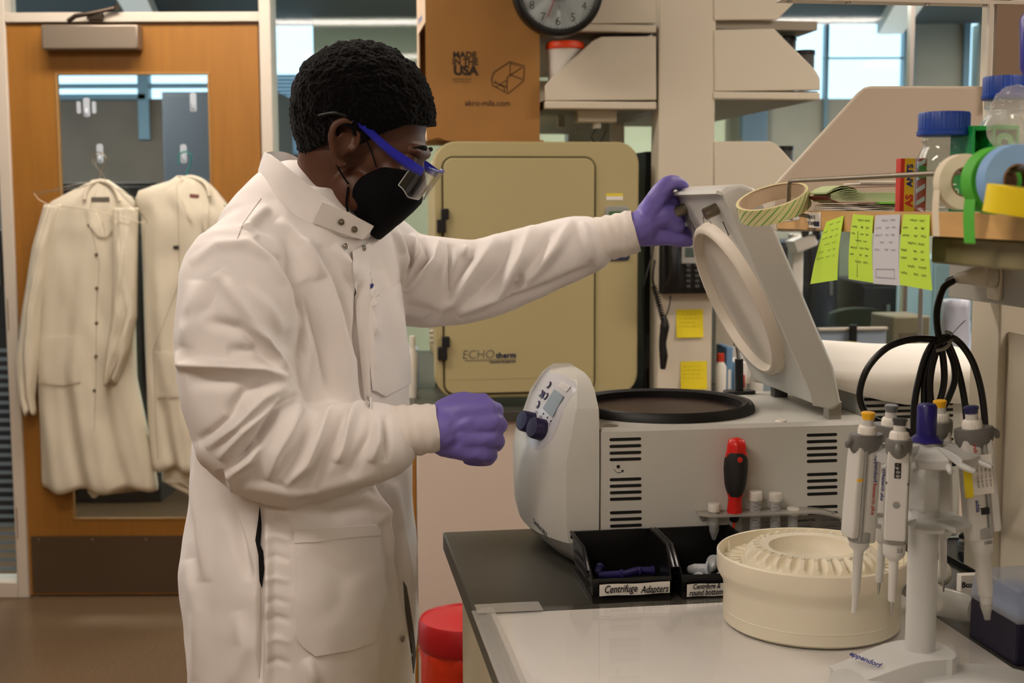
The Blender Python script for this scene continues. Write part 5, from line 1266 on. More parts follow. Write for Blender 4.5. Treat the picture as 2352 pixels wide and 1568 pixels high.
# blue bottle edge on top right
c_ = uv(W(2372, 120, 1.35)); t = thing('spray_bottle', 'dark blue bottle edge at the very top right of the view', 'bottle', (c_[0] + .02, c_[1], c_[2] - .03))
part('bottle_body', MB().lathe([(.001, -.028), (.018, -.027), (.022, -.02), (.024, .03), (.012, .05), (.001, .051)], (c_[0] + .014, c_[1], c_[2]), 32), mat('deepblue', (38, 28, 150), .3), t)
# hook: hang it from the shelf above
part('hanging_loop', MB().tube([(c_[0] + .014, c_[1], c_[2] + .05), (c_[0] + .014, c_[1], zu + .302)], .0015, 6), M('steel'), t)
# ---------------------------------------------------------------- cable bundle
t = thing('cable_bundle', 'coiled black power cable tied in loops, hanging from the plug behind the pipettes', 'cable', uv(W(2165, 790, 1.75)))
def cp_(pts, D=1.75): return [uv(W(a, b, (c[0] if c else D))) for a, b, *c in pts]
c0_ = Vector((UR - .043, o_[1] + .033, o_[2] - .005))
loops = [[(2190, 652, 1.78), (2168, 668, 1.77), (2154, 710, 1.76), (2152, 750, 1.755), (2158, 785, 1.75), (2168, 800, 1.75)],
         [(2175, 792), (2130, 784), (2085, 787), (2035, 806), (1993, 850), (1974, 905), (1982, 945), (2005, 968), (2040, 982), (2090, 1000), (2120, 1040)],
         [(2178, 780), (2150, 788), (2128, 820), (2112, 870), (2100, 930), (2098, 1000), (2110, 1060), (2128, 1040), (2122, 950), (2124, 880), (2140, 820), (2165, 790)],
         [(2155, 800, 1.74), (2140, 850, 1.74), (2135, 900, 1.74), (2142, 940, 1.74), (2158, 925, 1.74), (2168, 880, 1.74), (2166, 830, 1.74), (2160, 800, 1.74)],
         [(2175, 800, 1.76), (2190, 840, 1.76), (2192, 880, 1.76), (2178, 920, 1.76), (2158, 960, 1.76), (2150, 1010, 1.76), (2165, 1060, 1.76), (2190, 1070, 1.76)],
         [(2178, 796, 1.77), (2194, 835, 1.77), (2208, 890, 1.77), (2217, 950, 1.77), (2219, 1010, 1.77), (2205, 1060, 1.77), (2180, 1072, 1.77)],
         [(2150, 800, 1.74), (2180, 782, 1.74), (2205, 795, 1.75), (2232, 835, 1.75), (2250, 890, 1.755), (2259, 950, 1.76), (2262, 1010, 1.76), (2262, 1060, 1.77), (2250, 1140, 1.8), (2235, 1215, 1.95), (2205, 1238, 2.06)]]
for i, l in enumerate(loops):
    pts = cp_(l)
    if i == 0: pts = [c0_, c0_ + Vector((-.006, .006, -.003))] + pts
    part('cable', MB().tube(pts, .0046 if i else .0048, 12), M('cable'), t)
part('tie', MB().tube(cp_([(2150, 812, 1.735), (2172, 806, 1.73), (2184, 790, 1.735), (2186, 774, 1.75), (2172, 768, 1.76)]), .0022, 8), mat('tie', (150, 150, 140), .4), t)
part('tie_end', MB().tube(cp_([(2184, 778, 1.73), (2200, 760, 1.72), (2218, 742, 1.715)]), .0006, 5), M('tie'), t)
# ================================================================ PIPETTE CAROUSEL and pipettes
mat('pip_light', (206, 204, 198), .38); mat('pip_grey', (150, 149, 144), .42); mat('pip_dark', (108, 106, 102), .45)
mat('navy_plastic', (36, 30, 104), .32); mat('yel_cap', (244, 184, 24), .4); mat('grey_cap', (110, 112, 114), .4); mat('dark_cap', (66, 64, 66), .4); mat('navy_cap', (40, 40, 88), .4)
mat('stand_grey', (196, 197, 194), .42); mat('clear_grey', (190, 190, 186), .25, alpha=.55)
zbase = .914 + .0046
pc = uv(W(2108, 1497, 1.49)); pc = Vector((pc[0], pc[1], zbase))
ztopk = uv(W(2111, 932, 1.49))[2]
cs = thing('pipette_stand', 'light grey pipette carousel stand with dark blue top knob on the plastic sheet', 'stand', pc)
hp = ztopk - zbase
# base: arched arm from front-left foot up to the pole, with thickness
PR = .0172
arc = []
for k in range(21):
    f = k / 20; arc.append((-.098 + .112 * f, .004 + .027 * sin(min(1, f * 1.18) * pi / 2) ** 1.3))
yb0, yb1 = -.050, .038
bs = MB(); R_ = []
for (x, h) in arc:
    w0 = -.030 - .022 * sin(pi * min(1, (x + .098) / .16)) * .6; w1 = .034
    zz0 = 0.0 if x < -.06 else max(0, h - .026)
    R_.append([pc + Vector((x, w0, zz0)), pc + Vector((x, w1, zz0)), pc + Vector((x, w1 - .002, h)), pc + Vector((x, w0 + .002, h))])
# rounded end
for k in range(1, 7):
    a = pi / 2 * k / 6; x, h = arc[-1]; s = cos(a)
    R_.append([pc + Vector((x + .022 * sin(a), -.044 + (.044 + -.002) * 0 + .036 * (1 - s), max(0, h - .026))), pc + Vector((x + .022 * sin(a), .034 - .036 * (1 - s) * .9, max(0, h - .026))), pc + Vector((x + .022 * sin(a), .032 - .036 * (1 - s) * .9, h)), pc + Vector((x + .022 * sin(a), -.042 + .036 * (1 - s), h))])
part('base_arch', bs.rings(R_), M('stand_grey'), cs, bev=.002, smooth=30)
part('base_disc', MB().lathe([(.0, 0), (.070, 0), (.074, .003), (.074, .008), (.070, .011), (.0, .014)], pc + Vector((.050, -.075, 0)), 64), M('stand_grey'), cs, smooth=40)
part('base_disc', MB().lathe([(.0, 0), (.030, 0), (.032, .003), (.030, .008), (.0, .010)], pc + Vector((-.085, -.020, 0)), 40), M('stand_grey'), cs, smooth=40)
part('pole', MB().lathe([(PR, .026), (PR, hp - .045)], pc, 40), M('stand_grey'), cs)
lettering(cs, 'eppendorf', .0100, (.55, -.85, -.1), (.8, .5, .45), pc + Vector((-.070, -.006, .0235)), M('ink_blue'), bold=.0003)
part('knob', MB().lathe([(.0115, hp - .040), (.0113, hp - .004), (.0095, hp - .001), (.0, hp)], pc, 40), M('navy_plastic'), cs, label='dark blue top knob')
part('knob_skirt', MB().lathe([(.006, hp - .052), (.022, hp - .044), (.0118, hp - .036)], pc, 6), M('navy_plastic'), cs)
zU = hp - .052; zL = hp - .135
part('slot_column', MB().lathe([(.0175, zL + .008), (.0205, zL + .012), (.0195, zU - .008), (.017, zU)], pc, 6), M('stand_grey'), cs, bev=.002)
angs = [(-.062, -.014), (-.034, .050), (-.024, -.068), (.028, .066), (.062, .010), (.034, -.056)]
for i, (dx, dy) in enumerate(angs):
    r = sqrt(dx * dx + dy * dy); o = Vector((dx / r, dy / r, 0)); s = Vector((-o.y, o.x, 0)); up = Vector((0, 0, 1))
    for nm, zz, r0_, r1_, w0_, w1_, th in (('upper_arm', zU, .010, .058, .007, .019, .006), ('lower_arm', zL, .015, .052, .010, .017, .004)):
        R_ = []
        for k in range(9):
            f = k / 8; rr_ = r0_ + (r1_ - r0_) * f; ww = w0_ + (w1_ - w0_) * f ** 1.4; dz = (-.010 * f ** 2 if nm == 'upper_arm' else -.004 * f); tk_ = th * (1 + (.6 * f if nm == 'upper_arm' else 0))
            R_.append([pc + o * rr_ + s * (ww * a) + up * (zz + dz + b * tk_ / 2 + (.002 * (a * a) if b > 0 else 0)) for a, b in ((-1, -1), (-.4, -1), (.4, -1), (1, -1), (1, 1), (.4, 1), (-.4, 1), (-1, 1))])
        part(nm, MB().rings(R_), M('stand_grey'), cs, bev=.0008, smooth=50)
    # fork tips that hold the pipette collar
    for a in (-1, 1):
        part('fork', MB().tube([pc + o * .056 + s * (.018 * a) + up * (zU - .010), pc + o * .068 + s * (.0185 * a) + up * (zU - .013), pc + o * .074 + s * (.0175 * a) + up * (zU - .014)], [.0040, .0035, .002], 8), M('stand_grey'), cs)
def pipette(lab, top_px, tip_px, D0, D1, capm, kind, facing, tilt=0, texts=(), band=None, sticker=None, sc=1.0):
    T0 = uv(W(top_px[0], top_px[1], D0)); T1 = uv(W(tip_px[0], tip_px[1], D1))
    A = (T0 - T1).normalized(); L = (T0 - T1).length
    O = Vector((facing[0], facing[1], 0)); O = (O - A * O.dot(A)).normalized(); Tn = A.cross(O)
    t = thing('pipette', lab, 'pipette', T1, 'B', 'pipettes hanging on the carousel')
    k_ = L / .222
    P = lambda s_, o_=0, q_=0: T1 + A * (s_ * k_) + O * o_ + Tn * q_
    la = lambda prof, seg=28, c=None: MB().lathe([(r * sc, h * k_) for r, h in prof], c or T1, seg, A)
    if kind == 'metal':
        part('metal_tip', la([(.0006, 0), (.0012, .002), (.0022, .016)]), M('steel'), t); part('shaft', la([(.0038, .0155), (.0045, .017), (.0052, .062), (.010, .0665), (.0118, .070), (.0125, .084)]), M('pip_light'), t)
    elif kind == 'plain':
        part('nose_cone', la([(.002, 0), (.0032, .001), (.0034, .022), (.0048, .0225), (.0058, .070), (.0115, .076), (.0125, .090)]), M('pip_light'), t)
    else:
        part('nose_cone', la([(.0025, 0), (.0052, .001), (.0062, .017), (.0078, .018), (.0092, .063), (.0118, .066), (.0122, .082), (.0132, .089)]), M('pip_light'), t)
    # handle: rounded block, light front part and grey side part
    def block(o0, o1, w, s0, s1, m, nm, flare=0.0):
        R_ = []
        for f in (0, .03, .12, .5, .88, 1):
            s_ = s0 + (s1 - s0) * f; kf = .93 if f in (0, 1) else 1.0; fl = flare * (1 - f)
            hw = w * kf; oo1 = o0 + (o1 - o0) * kf + fl
            row = []
            for (x, z) in rrect(o0, -hw, oo1, hw, min(hw, (oo1 - o0) / 2) * .55, 4): row.append(P(s_, x * sc, z * sc))
            R_.append(row)
        part(nm, MB().rings(R_), m, t, smooth=50)
    block(-.016, .006, .0125, .081, .188, M('pip_light'), 'handle_body')
    block(.0055, .0095, .0128, .083, .186, M('pip_grey'), 'grip_strip')
    block(.009, .0175, .0118, .088, .186, M('pip_light'), 'front_cover', flare=.002)
    part('collar_band', la([(.0128, .0815), (.0138, .084), (.0138, .092), (.0125, .094)]), M('pip_grey'), t)
    # hook collar
    R_ = []
    for s_, e_, o_ in ((.178, .0, .0), (.184, .8, .0), (.190, 1, 0), (.1975, 1, 0), (.199, .85, 0)):
        R_.append([P(s_, (.001 + .0215 * cos(a) * (.75 + .25 * e_)) * sc, (.0145 * sin(a) * (.75 + .25 * e_)) * sc) for a in [2 * pi * q / 28 for q in range(28)]])
    part('hook_collar', MB().rings(R_), M('pip_dark'), t, smooth=50)
    part('finger_rest', MB().tube([P(.192, .012 * sc), P(.193, .020 * sc), P(.190, .0255 * sc), P(.185, .0265 * sc)], [.0045 * sc, .0045 * sc, .004 * sc, .002 * sc], 12), M('pip_dark'), t)
    part('knurled_ring', MB().lathe([(r * sc, h * k_) for r, h in [(.0085, .198), (.0112, .1985), (.0104, .2055), (.0092, .2075), (.006, .208)]], T1, 80, A, rfun=lambda a, r, h: 1 - (.05 * (.5 + .5 * cos(a * 2 * pi * 20)) if r > .0088 * sc else 0)), M('white_plastic'), t, smooth=60)
    part('plunger', la([(.0068, .207), (.0066, .2165)]), M('pip_light'), t)
    part('push_button', la([(.0070, .2145), (.0072, .218), (.0082, .2195), (.0082, .2212), (.0070, .2222), (.0, .2224)]), capm, t)
    for (s, size, side, s_pos, o_pos, m_) in texts:
        if side == 'side':      # side face toward the camera
            sg = 1 if Tn.y < 0 else -1; N_ = Tn * sg; c_ = P(s_pos, o_pos * sc, sg * .0127 * sc); c_ = c_ + N_ * .0004
        else: N_ = O; c_ = P(s_pos, .0180 * sc if side == 'front' else 0.0125 * sc, o_pos * sc)
        X_ = -A; Y_ = N_.cross(X_)
        if side == 'ring': X_ = (A.cross(N_)); Y_ = A; c_ = P(s_pos, 0, 0) + Vector((0.05, -1, 0)).normalized() * (.0135 if kind == 'big' else .0127) * sc; N_ = Vector((.05, -1, 0)); X_ = A.cross(N_).normalized() ; Y_ = A
        lettering(t, s, size, X_, Y_, c_, m_, bold=.00012)
    if band: 
        R_ = [[P(s_, x, z) for x, z in rrect(.0088 * sc, -.0122 * sc, .0180 * sc, .0122 * sc, .0025 * sc, 4)] for s_ in (.150, .153)]
        part('volume_band', MB().rings(R_), band, t, smooth=0)
    return t, P, A, O, Tn
ti = M('ink_blue'); tr = M('ink_red'); tg = M('dkgrey_plastic')
D_ = pc
pipette('pipette with yellow button and yellow band, leftmost on the carousel', (1994, 952), (1957, 1414), 1.49, 1.50, M('yel_cap'), 'plain', (-1, -.25), texts=[('eppendorf', .0075, 'side', .163, -.006, ti), ('Research plus', .0068, 'side', .130, -.006, tr), ('20', .0055, 'ring', .084, 0, tg)], band=M('yel_cap'))
pipette('pipette with mid grey button at the far left of the carousel, behind nearer ones', (2047, 936), (2013, 1371), 1.545, 1.56, M('grey_cap'), 'metal', (-.5, .8), texts=[('eppendorf', .007, 'side', .16, -.004, ti), ('Research plus', .006, 'side', .13, -.004, ti), ('10', .006, 'ring', .076, 0, tg)], band=M('grey_cap'))
t, P, A, O, Tn = pipette('pipette with charcoal button and black display window, hanging nearest the camera', (2066, 967), (2043, 1418), 1.42, 1.41, M('dark_cap'), 'metal', (-.42, -.9), texts=[('eppendorf', .0075, 'side', .155, -.006, ti), ('Research plus', .006, 'side', .125, -.006, ti), ('2.5', .0055, 'ring', .076, 0, tg)], band=M('dark_cap'))
part('display', MB().obox(P(.166, .0178, .0), A, Tn, O, .0085, .0035, .0006), M('black_plastic'), t, smooth=0)
lettering(t, '- p 0 0', .0055, -A, O.cross(-A), P(.166, .0187, 0), M('white_plastic'))
part('release_button', MB().lathe([(.004, 0), (.0036, .001), (.0, .0012)], P(.128, .0185, 0), 20, O), M('grey_plastic'), t)
pipette('pipette with yellow button behind and right of the blue knob', (2158, 926), (2163, 1366), 1.565, 1.57, M('yel_cap'), 'metal', (.45, .9), texts=[('10', .006, 'ring', .076, 0, tg)], band=M('yel_cap'))
t, P, A, O, Tn = pipette('pipette with navy button and white barcode sticker, rightmost on the carousel', (2229, 940), (2262, 1410), 1.475, 1.475, M('navy_cap'), 'big', (1, -.1), texts=[('Research', .0068, 'side', .186, -.004, tr), ('adda', .0075, 'side', .118, -.006, ti), ('1000', .0055, 'ring', .078, 0, tg)], sc=1.06)
sg = 1 if Tn.y < 0 else -1
def SP(s_, o_, l=0): return P(s_, o_, sg * (.0137 + l))
part('barcode_sticker', MB().add([SP(.130, -.018), SP(.130, .014), SP(.172, .014), SP(.172, -.018)], [(0, 1, 2, 3), (3, 2, 1, 0)]), M('paper'), t, smooth=0)
part('yellow_strip', MB().add([SP(.128, -.020, .0002), SP(.128, -.010, .0002), SP(.170, -.010, .0002), SP(.170, -.020, .0002)], [(0, 1, 2, 3), (3, 2, 1, 0)]), M('yel'), t, smooth=0)
for i in range(4): lettering(t, 'SN 4821 CAL 05 KIT', .0032, -A, (Tn * sg).cross(-A), SP(.150, -.004 + i * .0048, .0006), M('ink'))
part('window', MB().obox(P(.112, .002, sg * .0137), A, O, Tn, .004, .005, .0006), M('black_plastic'), t, bev=.0003)
part('disposable_tip', MB().lathe([(.0075, 0), (.0052, -.012), (.0030, -.020)], P(.006), 20, -A, caps=False) if False else MB().lathe([(.0072, .0), (.0068, .004), (.004, .016), (.0035, .020)], P(.009), 20, -A, caps=False), mat('tipclear', (200, 200, 192), .2, alpha=.5), t)
# ================================================================ TIP BOX and small things at right
pA = onz(2219, 1468, BZ); pB = onz(2328, 1540, BZ)
ex = Vector((pB[0] - pA[0], pB[1] - pA[1], 0)); wb = ex.length; ex.normalize(); ey = Vector((-ex.y, ex.x, 0))
if ey.x < 0: ey = -ey
hb = .914 + .052; dB = .12
def bx(mb, a0, b0, z0, a1, b1, z1, tp=0.0):
    mb.v += []; b = len(mb.v)
    for z, q in ((z0, 0), (z1, tp)):
        for (a, c) in ((a0 + q, b0 + q), (a1 - q, b0 + q), (a1 - q, b1 - q), (a0 + q, b1 - q)): mb.v.append(pA + ex * a + ey * c + Vector((0, 0, z - pA[2])))
    mb.f += [tuple(b + i for i in f) for f in [(3, 2, 1, 0), (4, 5, 6, 7), (0, 1, 5, 4), (1, 2, 6, 5), (2, 3, 7, 6), (3, 0, 4, 7)]]; return mb
t = thing('tip_box', 'navy pipette tip box with clear lid at the right end of the bench', 'box', (pA[0], pA[1], BZ))
zb_ = uv(W(2325, 1410, pB[1] + 2.19))[2]; 
hb = BZ + .056
part('box_base', bx(MB(), 0, 0, BZ, wb, dB, hb, .001), mat('navybox', (26, 24, 52), .35), t, bev=.003)
part('rack_insert', bx(MB(), .004, .004, hb, wb - .004, dB - .004, hb + .012), mat('tipblue', (150, 180, 226), .4), t, bev=.001)
part('clear_lid', bx(MB(), -.0015, -.0015, hb - .004, wb + .0015, dB + .0015, hb + .036, .006), mat('lidclear', (206, 212, 226), .2, alpha=.45), t, bev=.003, label='frosted clear lid')
tb_ = MB()
for i in range(7):
    for j in range(9):
        c_ = pA + ex * (.010 + i * (wb - .02) / 6) + ey * (.010 + j * .0125) + Vector((0, 0, hb + .0121 - pA[2])); tb_.lathe([(.0028, 0), (.0032, .008)], c_, 8, caps=False)
part('tips', tb_, M('tipblue'), t, kind='stuff')
c_ = onz(2166, 1345, BZ + .012); t = solo('foam_ball', 'small white ball-shaped stopper behind the pipette pole', 'stopper', (c_[0], c_[1] + .02, BZ), MB().sphere((c_[0], c_[1] + .02, BZ + .0205), .0195), M('white_plastic'))
c_ = onz(2187, 1440, BZ); c_ = Vector((c_[0], c_[1] + .02, BZ + .0225)); axd = Vector((.5, -.75, -.0)).normalized()
t = thing('specimen_cup', 'clear cup with white rim lying on its side left of the tip box', 'cup', c_)
part('cup_body', MB().lathe([(.0205, -.02), (.019, .02), (.017, .038), (.0, .040)], c_, 32, axd, caps=False), mat('cupclear', (214, 214, 208), .15, alpha=.45), t)
part('rim', MB().lathe([(.0205, -.026), (.0222, -.025), (.0222, -.016), (.0195, -.015), (.0195, -.026)], c_, 40, axd, caps=False), M('white_plastic'), t)
p0_ = onz(2205, 1392, BZ); t = thing('small_carton', 'small white carton marked Box between the cup and the tip box', 'box', (p0_[0], p0_[1], BZ))
part('carton', MB().box(p0_[0] + .004, p0_[1] + .012, BZ, p0_[0] + .04, p0_[1] + .025, BZ + .036), M('paper'), t, bev=.0008)
lettering(t, 'Box', .011, (1, 0, 0), (0, 0, 1), (p0_[0] + .014, p0_[1] + .0116, BZ + .022), M('ink'), bold=.0003)
g = onz(2195, 1300, BZ); t = thing('glass_plate', 'dark glossy glass plate lying on the bench behind the pipette stand', 'plate', (g[0], g[1], BZ))
part('plate', MB().prism(rrect(g[0] - .01, g[1] - .09, g[0] + .09, g[1] + .11, .012), BZ + .0005, BZ + .008, 'xy'), mat('darkglass', (30, 34, 36), .06), t, bev=.001)
part('plate_edge', MB().tube([Vector((a_, b_, BZ + .0085)) for a_, b_ in rrect(g[0] - .01, g[1] - .09, g[0] + .09, g[1] + .11, .012)], .002, 6, closed=True, smooth=False), M('cable'), t)
# ================================================================ TUBE HOLDER with tubes and driver on the centrifuge side
zR = onv(1690, 1183, CV - .03)[2]
a, b = onv(1604, 1180, CV - .022), onv(1845, 1180, CV - .022)
t = thing('tube_holder', 'clear acrylic shelf fixed to the centrifuge side, holding tubes and the red driver', 'rack', (a[0], CV - .02, zR))
x0, x1 = a[0], onv(1985, 1240, CV - .03)[0]
G1 = []
for i in range(41):
    f = i / 40; x = x0 + (x1 - x0) * f; z = zR + (0 if f < .62 else -.03 * ((f - .62) / .38) ** 2.2)
    G1.append([(x, CV - .0005, z), (x, CV - .030 + .012 * (max(0, .08 - f) / .08) ** 2, z), (x, CV - .034 + .016 * (max(0, .08 - f) / .08) ** 2, z - .001)])
part('shelf_strip', MB().grid(G1, (0, 0, -.0028)), mat('acrylic', (196, 192, 184), .12, alpha=.5), t, smooth=60)
part('magnet', MB().lathe([(.006, 0), (.006, .0016)], (x0 + .012, CV - .002, zR - .010), 20, (0, 1, 0)), M('grey_plastic'), t)
def tube15(lab, px, pytop, capw, caph, short=False):
    v = CV - .018; g = onv(px, pytop, v); sc = F / (uv((0, 0, 0))[1] * 0 + 1.9)
    r = capw / sc / 2; ch = caph / sc; tt = thing('sample_tube', lab, 'tube', (g[0], v, zR), 'B', 'tubes in the acrylic holder')
    c_ = Vector((g[0], v, g[2]))
    part('cap', MB().lathe([(r * .96, -ch), (r, -ch + .001), (r, -.001), (r * .93, 0), (0, 0)], c_, 90, rfun=lambda a_, q, h: 1 - (.03 * (.5 + .5 * cos(a_ * 2 * pi * 30)) if q > r * .97 else 0)), M('white_plastic'), tt)
    rt_ = r * .82; bl = min(.075 if not short else .045, g[2] - ch - BZ - .006)
    part('tube_body', MB().lathe([(rt_, -ch + .001), (rt_, -ch - bl + .016), (rt_ * .4, -ch - bl + .002), (0, -ch - bl)], c_, 28, caps=False), mat('tubeclear', (214, 214, 212), .15, alpha=.42), tt)
    if not short:
        mk = MB()
        for k in range(11):
            z = -ch - .004 - k * .0052
            if -z + .01 > bl + ch: break
            wA = (.5, 1.3) if k % 2 else (.8, 1.3)
            mk.grid([[c_ + Vector(((rt_ + .0002) * sin(a_ - 1.2), -(rt_ + .0002) * cos(a_ - 1.2), z + dz)) for dz in (0, .0006)] for a_ in [wA[0] + (wA[1] - wA[0]) * j / 4 for j in range(5)]])
        part('graduation', mk, M('ink_blue'), tt, smooth=0)
        for k, s in enumerate(('14', '13', '12', '', '10', '9', '8', '7')): 
            if s and -(-ch - .006 - k * .0068) < bl + ch - .01: lettering(tt, s, .0042, (1, 0, 0), (0, 0, 1), c_ + Vector((rt_ * .35, -rt_ - .0003, -ch - .006 - k * .0068)), M('ink_blue'))
    return tt
tube15('capped conical tube with blue graduation right of the red driver', 1733, 1131, 33, 22)
tube15('capped conical tube with frosted cap, second right of the red driver', 1779, 1135, 31, 20)
tube15('short milky tube at the left end of the acrylic shelf', 1638, 1159, 29, 19, True)
tube15('short milky tube at the right, under the raised part of the shelf', 1819, 1170, 30, 18, True)
v = CV - .020; g0 = onv(1691, 1007, v); g1 = onv(1684, 1181, v); g2 = onv(1681, 1243, v)
axd = (g1 - g0).normalized(); Ld = (g1 - g0).length
t = thing('screwdriver', 'red and black hex driver standing in the acrylic holder', 'screwdriver', g2)
r_ = lambda px: px / (F / 1.885) / 2
pf_ = [(.0, 0), (r_(38), .004), (r_(46), .012), (r_(48), .02), (r_(54), Ld * .25), (r_(56), Ld * .42), (r_(50), Ld * .6), (r_(38), Ld * .76), (r_(33), Ld * .80), (r_(36), Ld * .92), (r_(38), Ld * .97), (r_(36), Ld * 1.0)]
rs = lambda a_, q, h: 1 - .04 * cos(a_ * 2 * pi * 6)
mat('drv_red', (206, 30, 26), .32)
part('handle_core', MB().lathe(pf_, g0, 60, axd, rfun=rs), M('drv_red'), t, smooth=60)
R_ = []
n0, n1 = Ld * .19, Ld * .77
import bisect
def rad_at(h):
    for (ra, ha), (rb, hb_) in zip(pf_, pf_[1:]):
        if ha <= h <= hb_: return ra + (rb - ra) * (h - ha) / max(hb_ - ha, 1e-6)
    return pf_[-1][0]
X_ = Vector((0, -1, 0)); X_ = (X_ - axd * X_.dot(axd)).normalized(); Y_ = axd.cross(X_)
for k in range(15):
    h = n0 + (n1 - n0) * k / 14; wA = 1.15 * (1 - (abs(k - 7) / 7.5) ** 6) + .15
    row = [g0 + axd * h + (X_ * cos(a_) + Y_ * sin(a_)) * (rad_at(h) * 1.0 + .0009) for a_ in [-wA + .25 + (2 * wA) * j / 14 for j in range(15)]]
    R_.append(row)
part('grip_inlay', MB().grid(R_, (0, .003, 0)), mat('drv_black', (30, 28, 28), .55), t, smooth=60, label='black rubber grip inlay')
p_ = g0 + axd * Ld * .27 + X_ * (rad_at(Ld * .27) + .0012) + Y_ * .0; part('hex_mark', MB().lathe([(.0045, 0), (.0043, .0006)], p_ - X_ * .0, 6, X_), M('drv_red'), t, smooth=0)
part('ferrule', MB().lathe([(r_(24), 0), (r_(24), .009), (r_(18), .013)], g1, 24, axd), M('black_plastic'), t)
gg = g1 + (g2 - g1).normalized() * .012
part('blade', MB().cyl(gg, g2 - (g2 - g1).normalized() * .004, .0021).cyl(g2 - (g2 - g1).normalized() * .006, g2, .0028, .0022), mat('blade_red', (214, 66, 36), .4), t)
# ================================================================ PERSON
mat('skin', (84, 50, 33), 0.5, sss=0.06, bump=0.04, bscale=900)
mat('hair', (8, 7, 7), 1.0, spec=.05, bump=0.8, bscale=420, sheen=0.1)
mat('mask_cloth', (9, 9, 11), 0.95, spec=.2, bump=0.15, bscale=1500)
mat('coat_cloth', (232, 226, 222), 0.75, bump=0.06, bscale=1600, sheen=0.15)
mat('knit', (232, 224, 216), 0.9, bump=0.3, bscale=900)
mat('glove', (116, 104, 184), 0.45, bump=0.05, bscale=300)
mat('trouser', (34, 36, 44), 0.8); mat('shoe', (24, 22, 22), 0.5); mat('shirt', (60, 64, 80), .8)
mat('spec_blue', (34, 38, 160), 0.35)
DP = 2.05
def PW(px, py, D=DP): return W(px, py, D)
HO = W(828, 337, 2.045); AL = radians(25); PSI = radians(-6)
def HD(x, y, z):   # head frame: x forward, y to the worker's left (away), z up
    X = x * cos(AL) + z * sin(AL); Z = -x * sin(AL) + z * cos(AL); Y = y
    return HO + Vector((X * cos(PSI) - Y * sin(PSI), X * sin(PSI) + Y * cos(PSI), Z))
HM = Matrix.Translation(HO) @ Matrix.Rotation(PSI, 4, 'Z') @ Matrix.Rotation(AL, 4, 'Y')
def hsphere(mb, c, r, seg=32):
    a = len(mb.v); mb.sphere((0, 0, 0), 1.0, seg)
    for i in range(a, len(mb.v)): v = mb.v[i]; mb.v[i] = HD(c[0] + v.x * r[0], c[1] + v.y * r[1], c[2] + v.z * r[2])
    return mb
body = MB()
# head volumes
hsphere(body, (-.012, 0, .052), (.098, .074, .086), 40)
hsphere(body, (.040, 0, .012), (.060, .060, .075), 32)
hsphere(body, (.048, 0, -.048), (.050, .054, .058), 32)
hsphere(body, (.070, 0, -.088), (.028, .034, .026), 24)       # chin
hsphere(body, (.088, 0, .034), (.018, .050, .012), 24)        # brow
for s in (-1, 1):
    hsphere(body, (.068, s * .040, -.012), (.026, .020, .022), 20)   # cheeks
    hsphere(body, (.030, s * .050, -.060), (.034, .016, .030), 20)   # jaw angles
body.tube([HD(.092, 0, .022), HD(.104, 0, .0), HD(.116, 0, -.022)], [.008, .010, .013], 12)   # nose
for s in (-1, 1): hsphere(body, (.106, s * .011, -.026), (.010, .009, .008), 12)
body.tube([HD(.098, -.02, -.058), HD(.104, 0, -.056), HD(.098, .02, -.058)], [.006, .009, .006], 10)
body.tube([HD(.096, -.018, -.066), HD(.101, 0, -.067), HD(.096, .018, -.066)], [.006, .009, .006], 10)
# ears
def ear(s):
    E0 = lambda a, b, o: HD(a, s * (.068 + o), b)
    pts = [(.010, -.004), (.012, .010), (.008, .024), (-.004, .034), (-.018, .032), (-.027, .020), (-.026, .004), (-.018, -.012), (-.008, -.026), (.002, -.030), (.008, -.024)]
    o = [.004, .008, .011, .014, .018, .021, .021, .018, .013, .009, .005]
    body.tube([E0(a, b, oo) for (a, b), oo in zip(pts, o)], [.0042, .0046, .005, .0054, .0058, .006, .0058, .0052, .0062, .0062, .005], 12)
    body.tube([E0(-.012, .016, .012), E0(-.016, .004, .014), E0(-.010, -.010, .011), E0(-.002, -.014, .008)], [.003, .0035, .003, .003], 10)
    hsphere(body, (-.008, s * .066, .0), (.016, .012, .026), 16); hsphere(body, (.008, s * .076, -.004), (.004, .005, .006), 10)
ear(-1); ear(1)
# neck, torso, arms, legs
neck = [HD(-.030, 0, -.02), W(765, 420, 2.06), W(735, 490, 2.09), W(705, 560, 2.10)]
limb(body, neck, [.058, .060, .066, .082], 28)
SN, SFr = W(545, 625, 1.90), W(890, 600, 2.28)         # shoulders near, far
chest = (SN + SFr) / 2
hips = W(690, 1330, 2.06)
def ell(c, a, b, ph, z, n=36, p=2.3):
    R = []
    for k in range(n):
        t = 2 * pi * k / n; ct, st = cos(t), sin(t)
        x = a * math.copysign(abs(ct) ** (2 / p), ct); y = b * math.copysign(abs(st) ** (2 / p), st)
        R.append(Vector((c[0] + x * cos(ph) - y * sin(ph), c[1] + x * sin(ph) + y * cos(ph), z)))
    return R
PH = radians(-20)     # facing direction angle; shoulder line is perpendicular
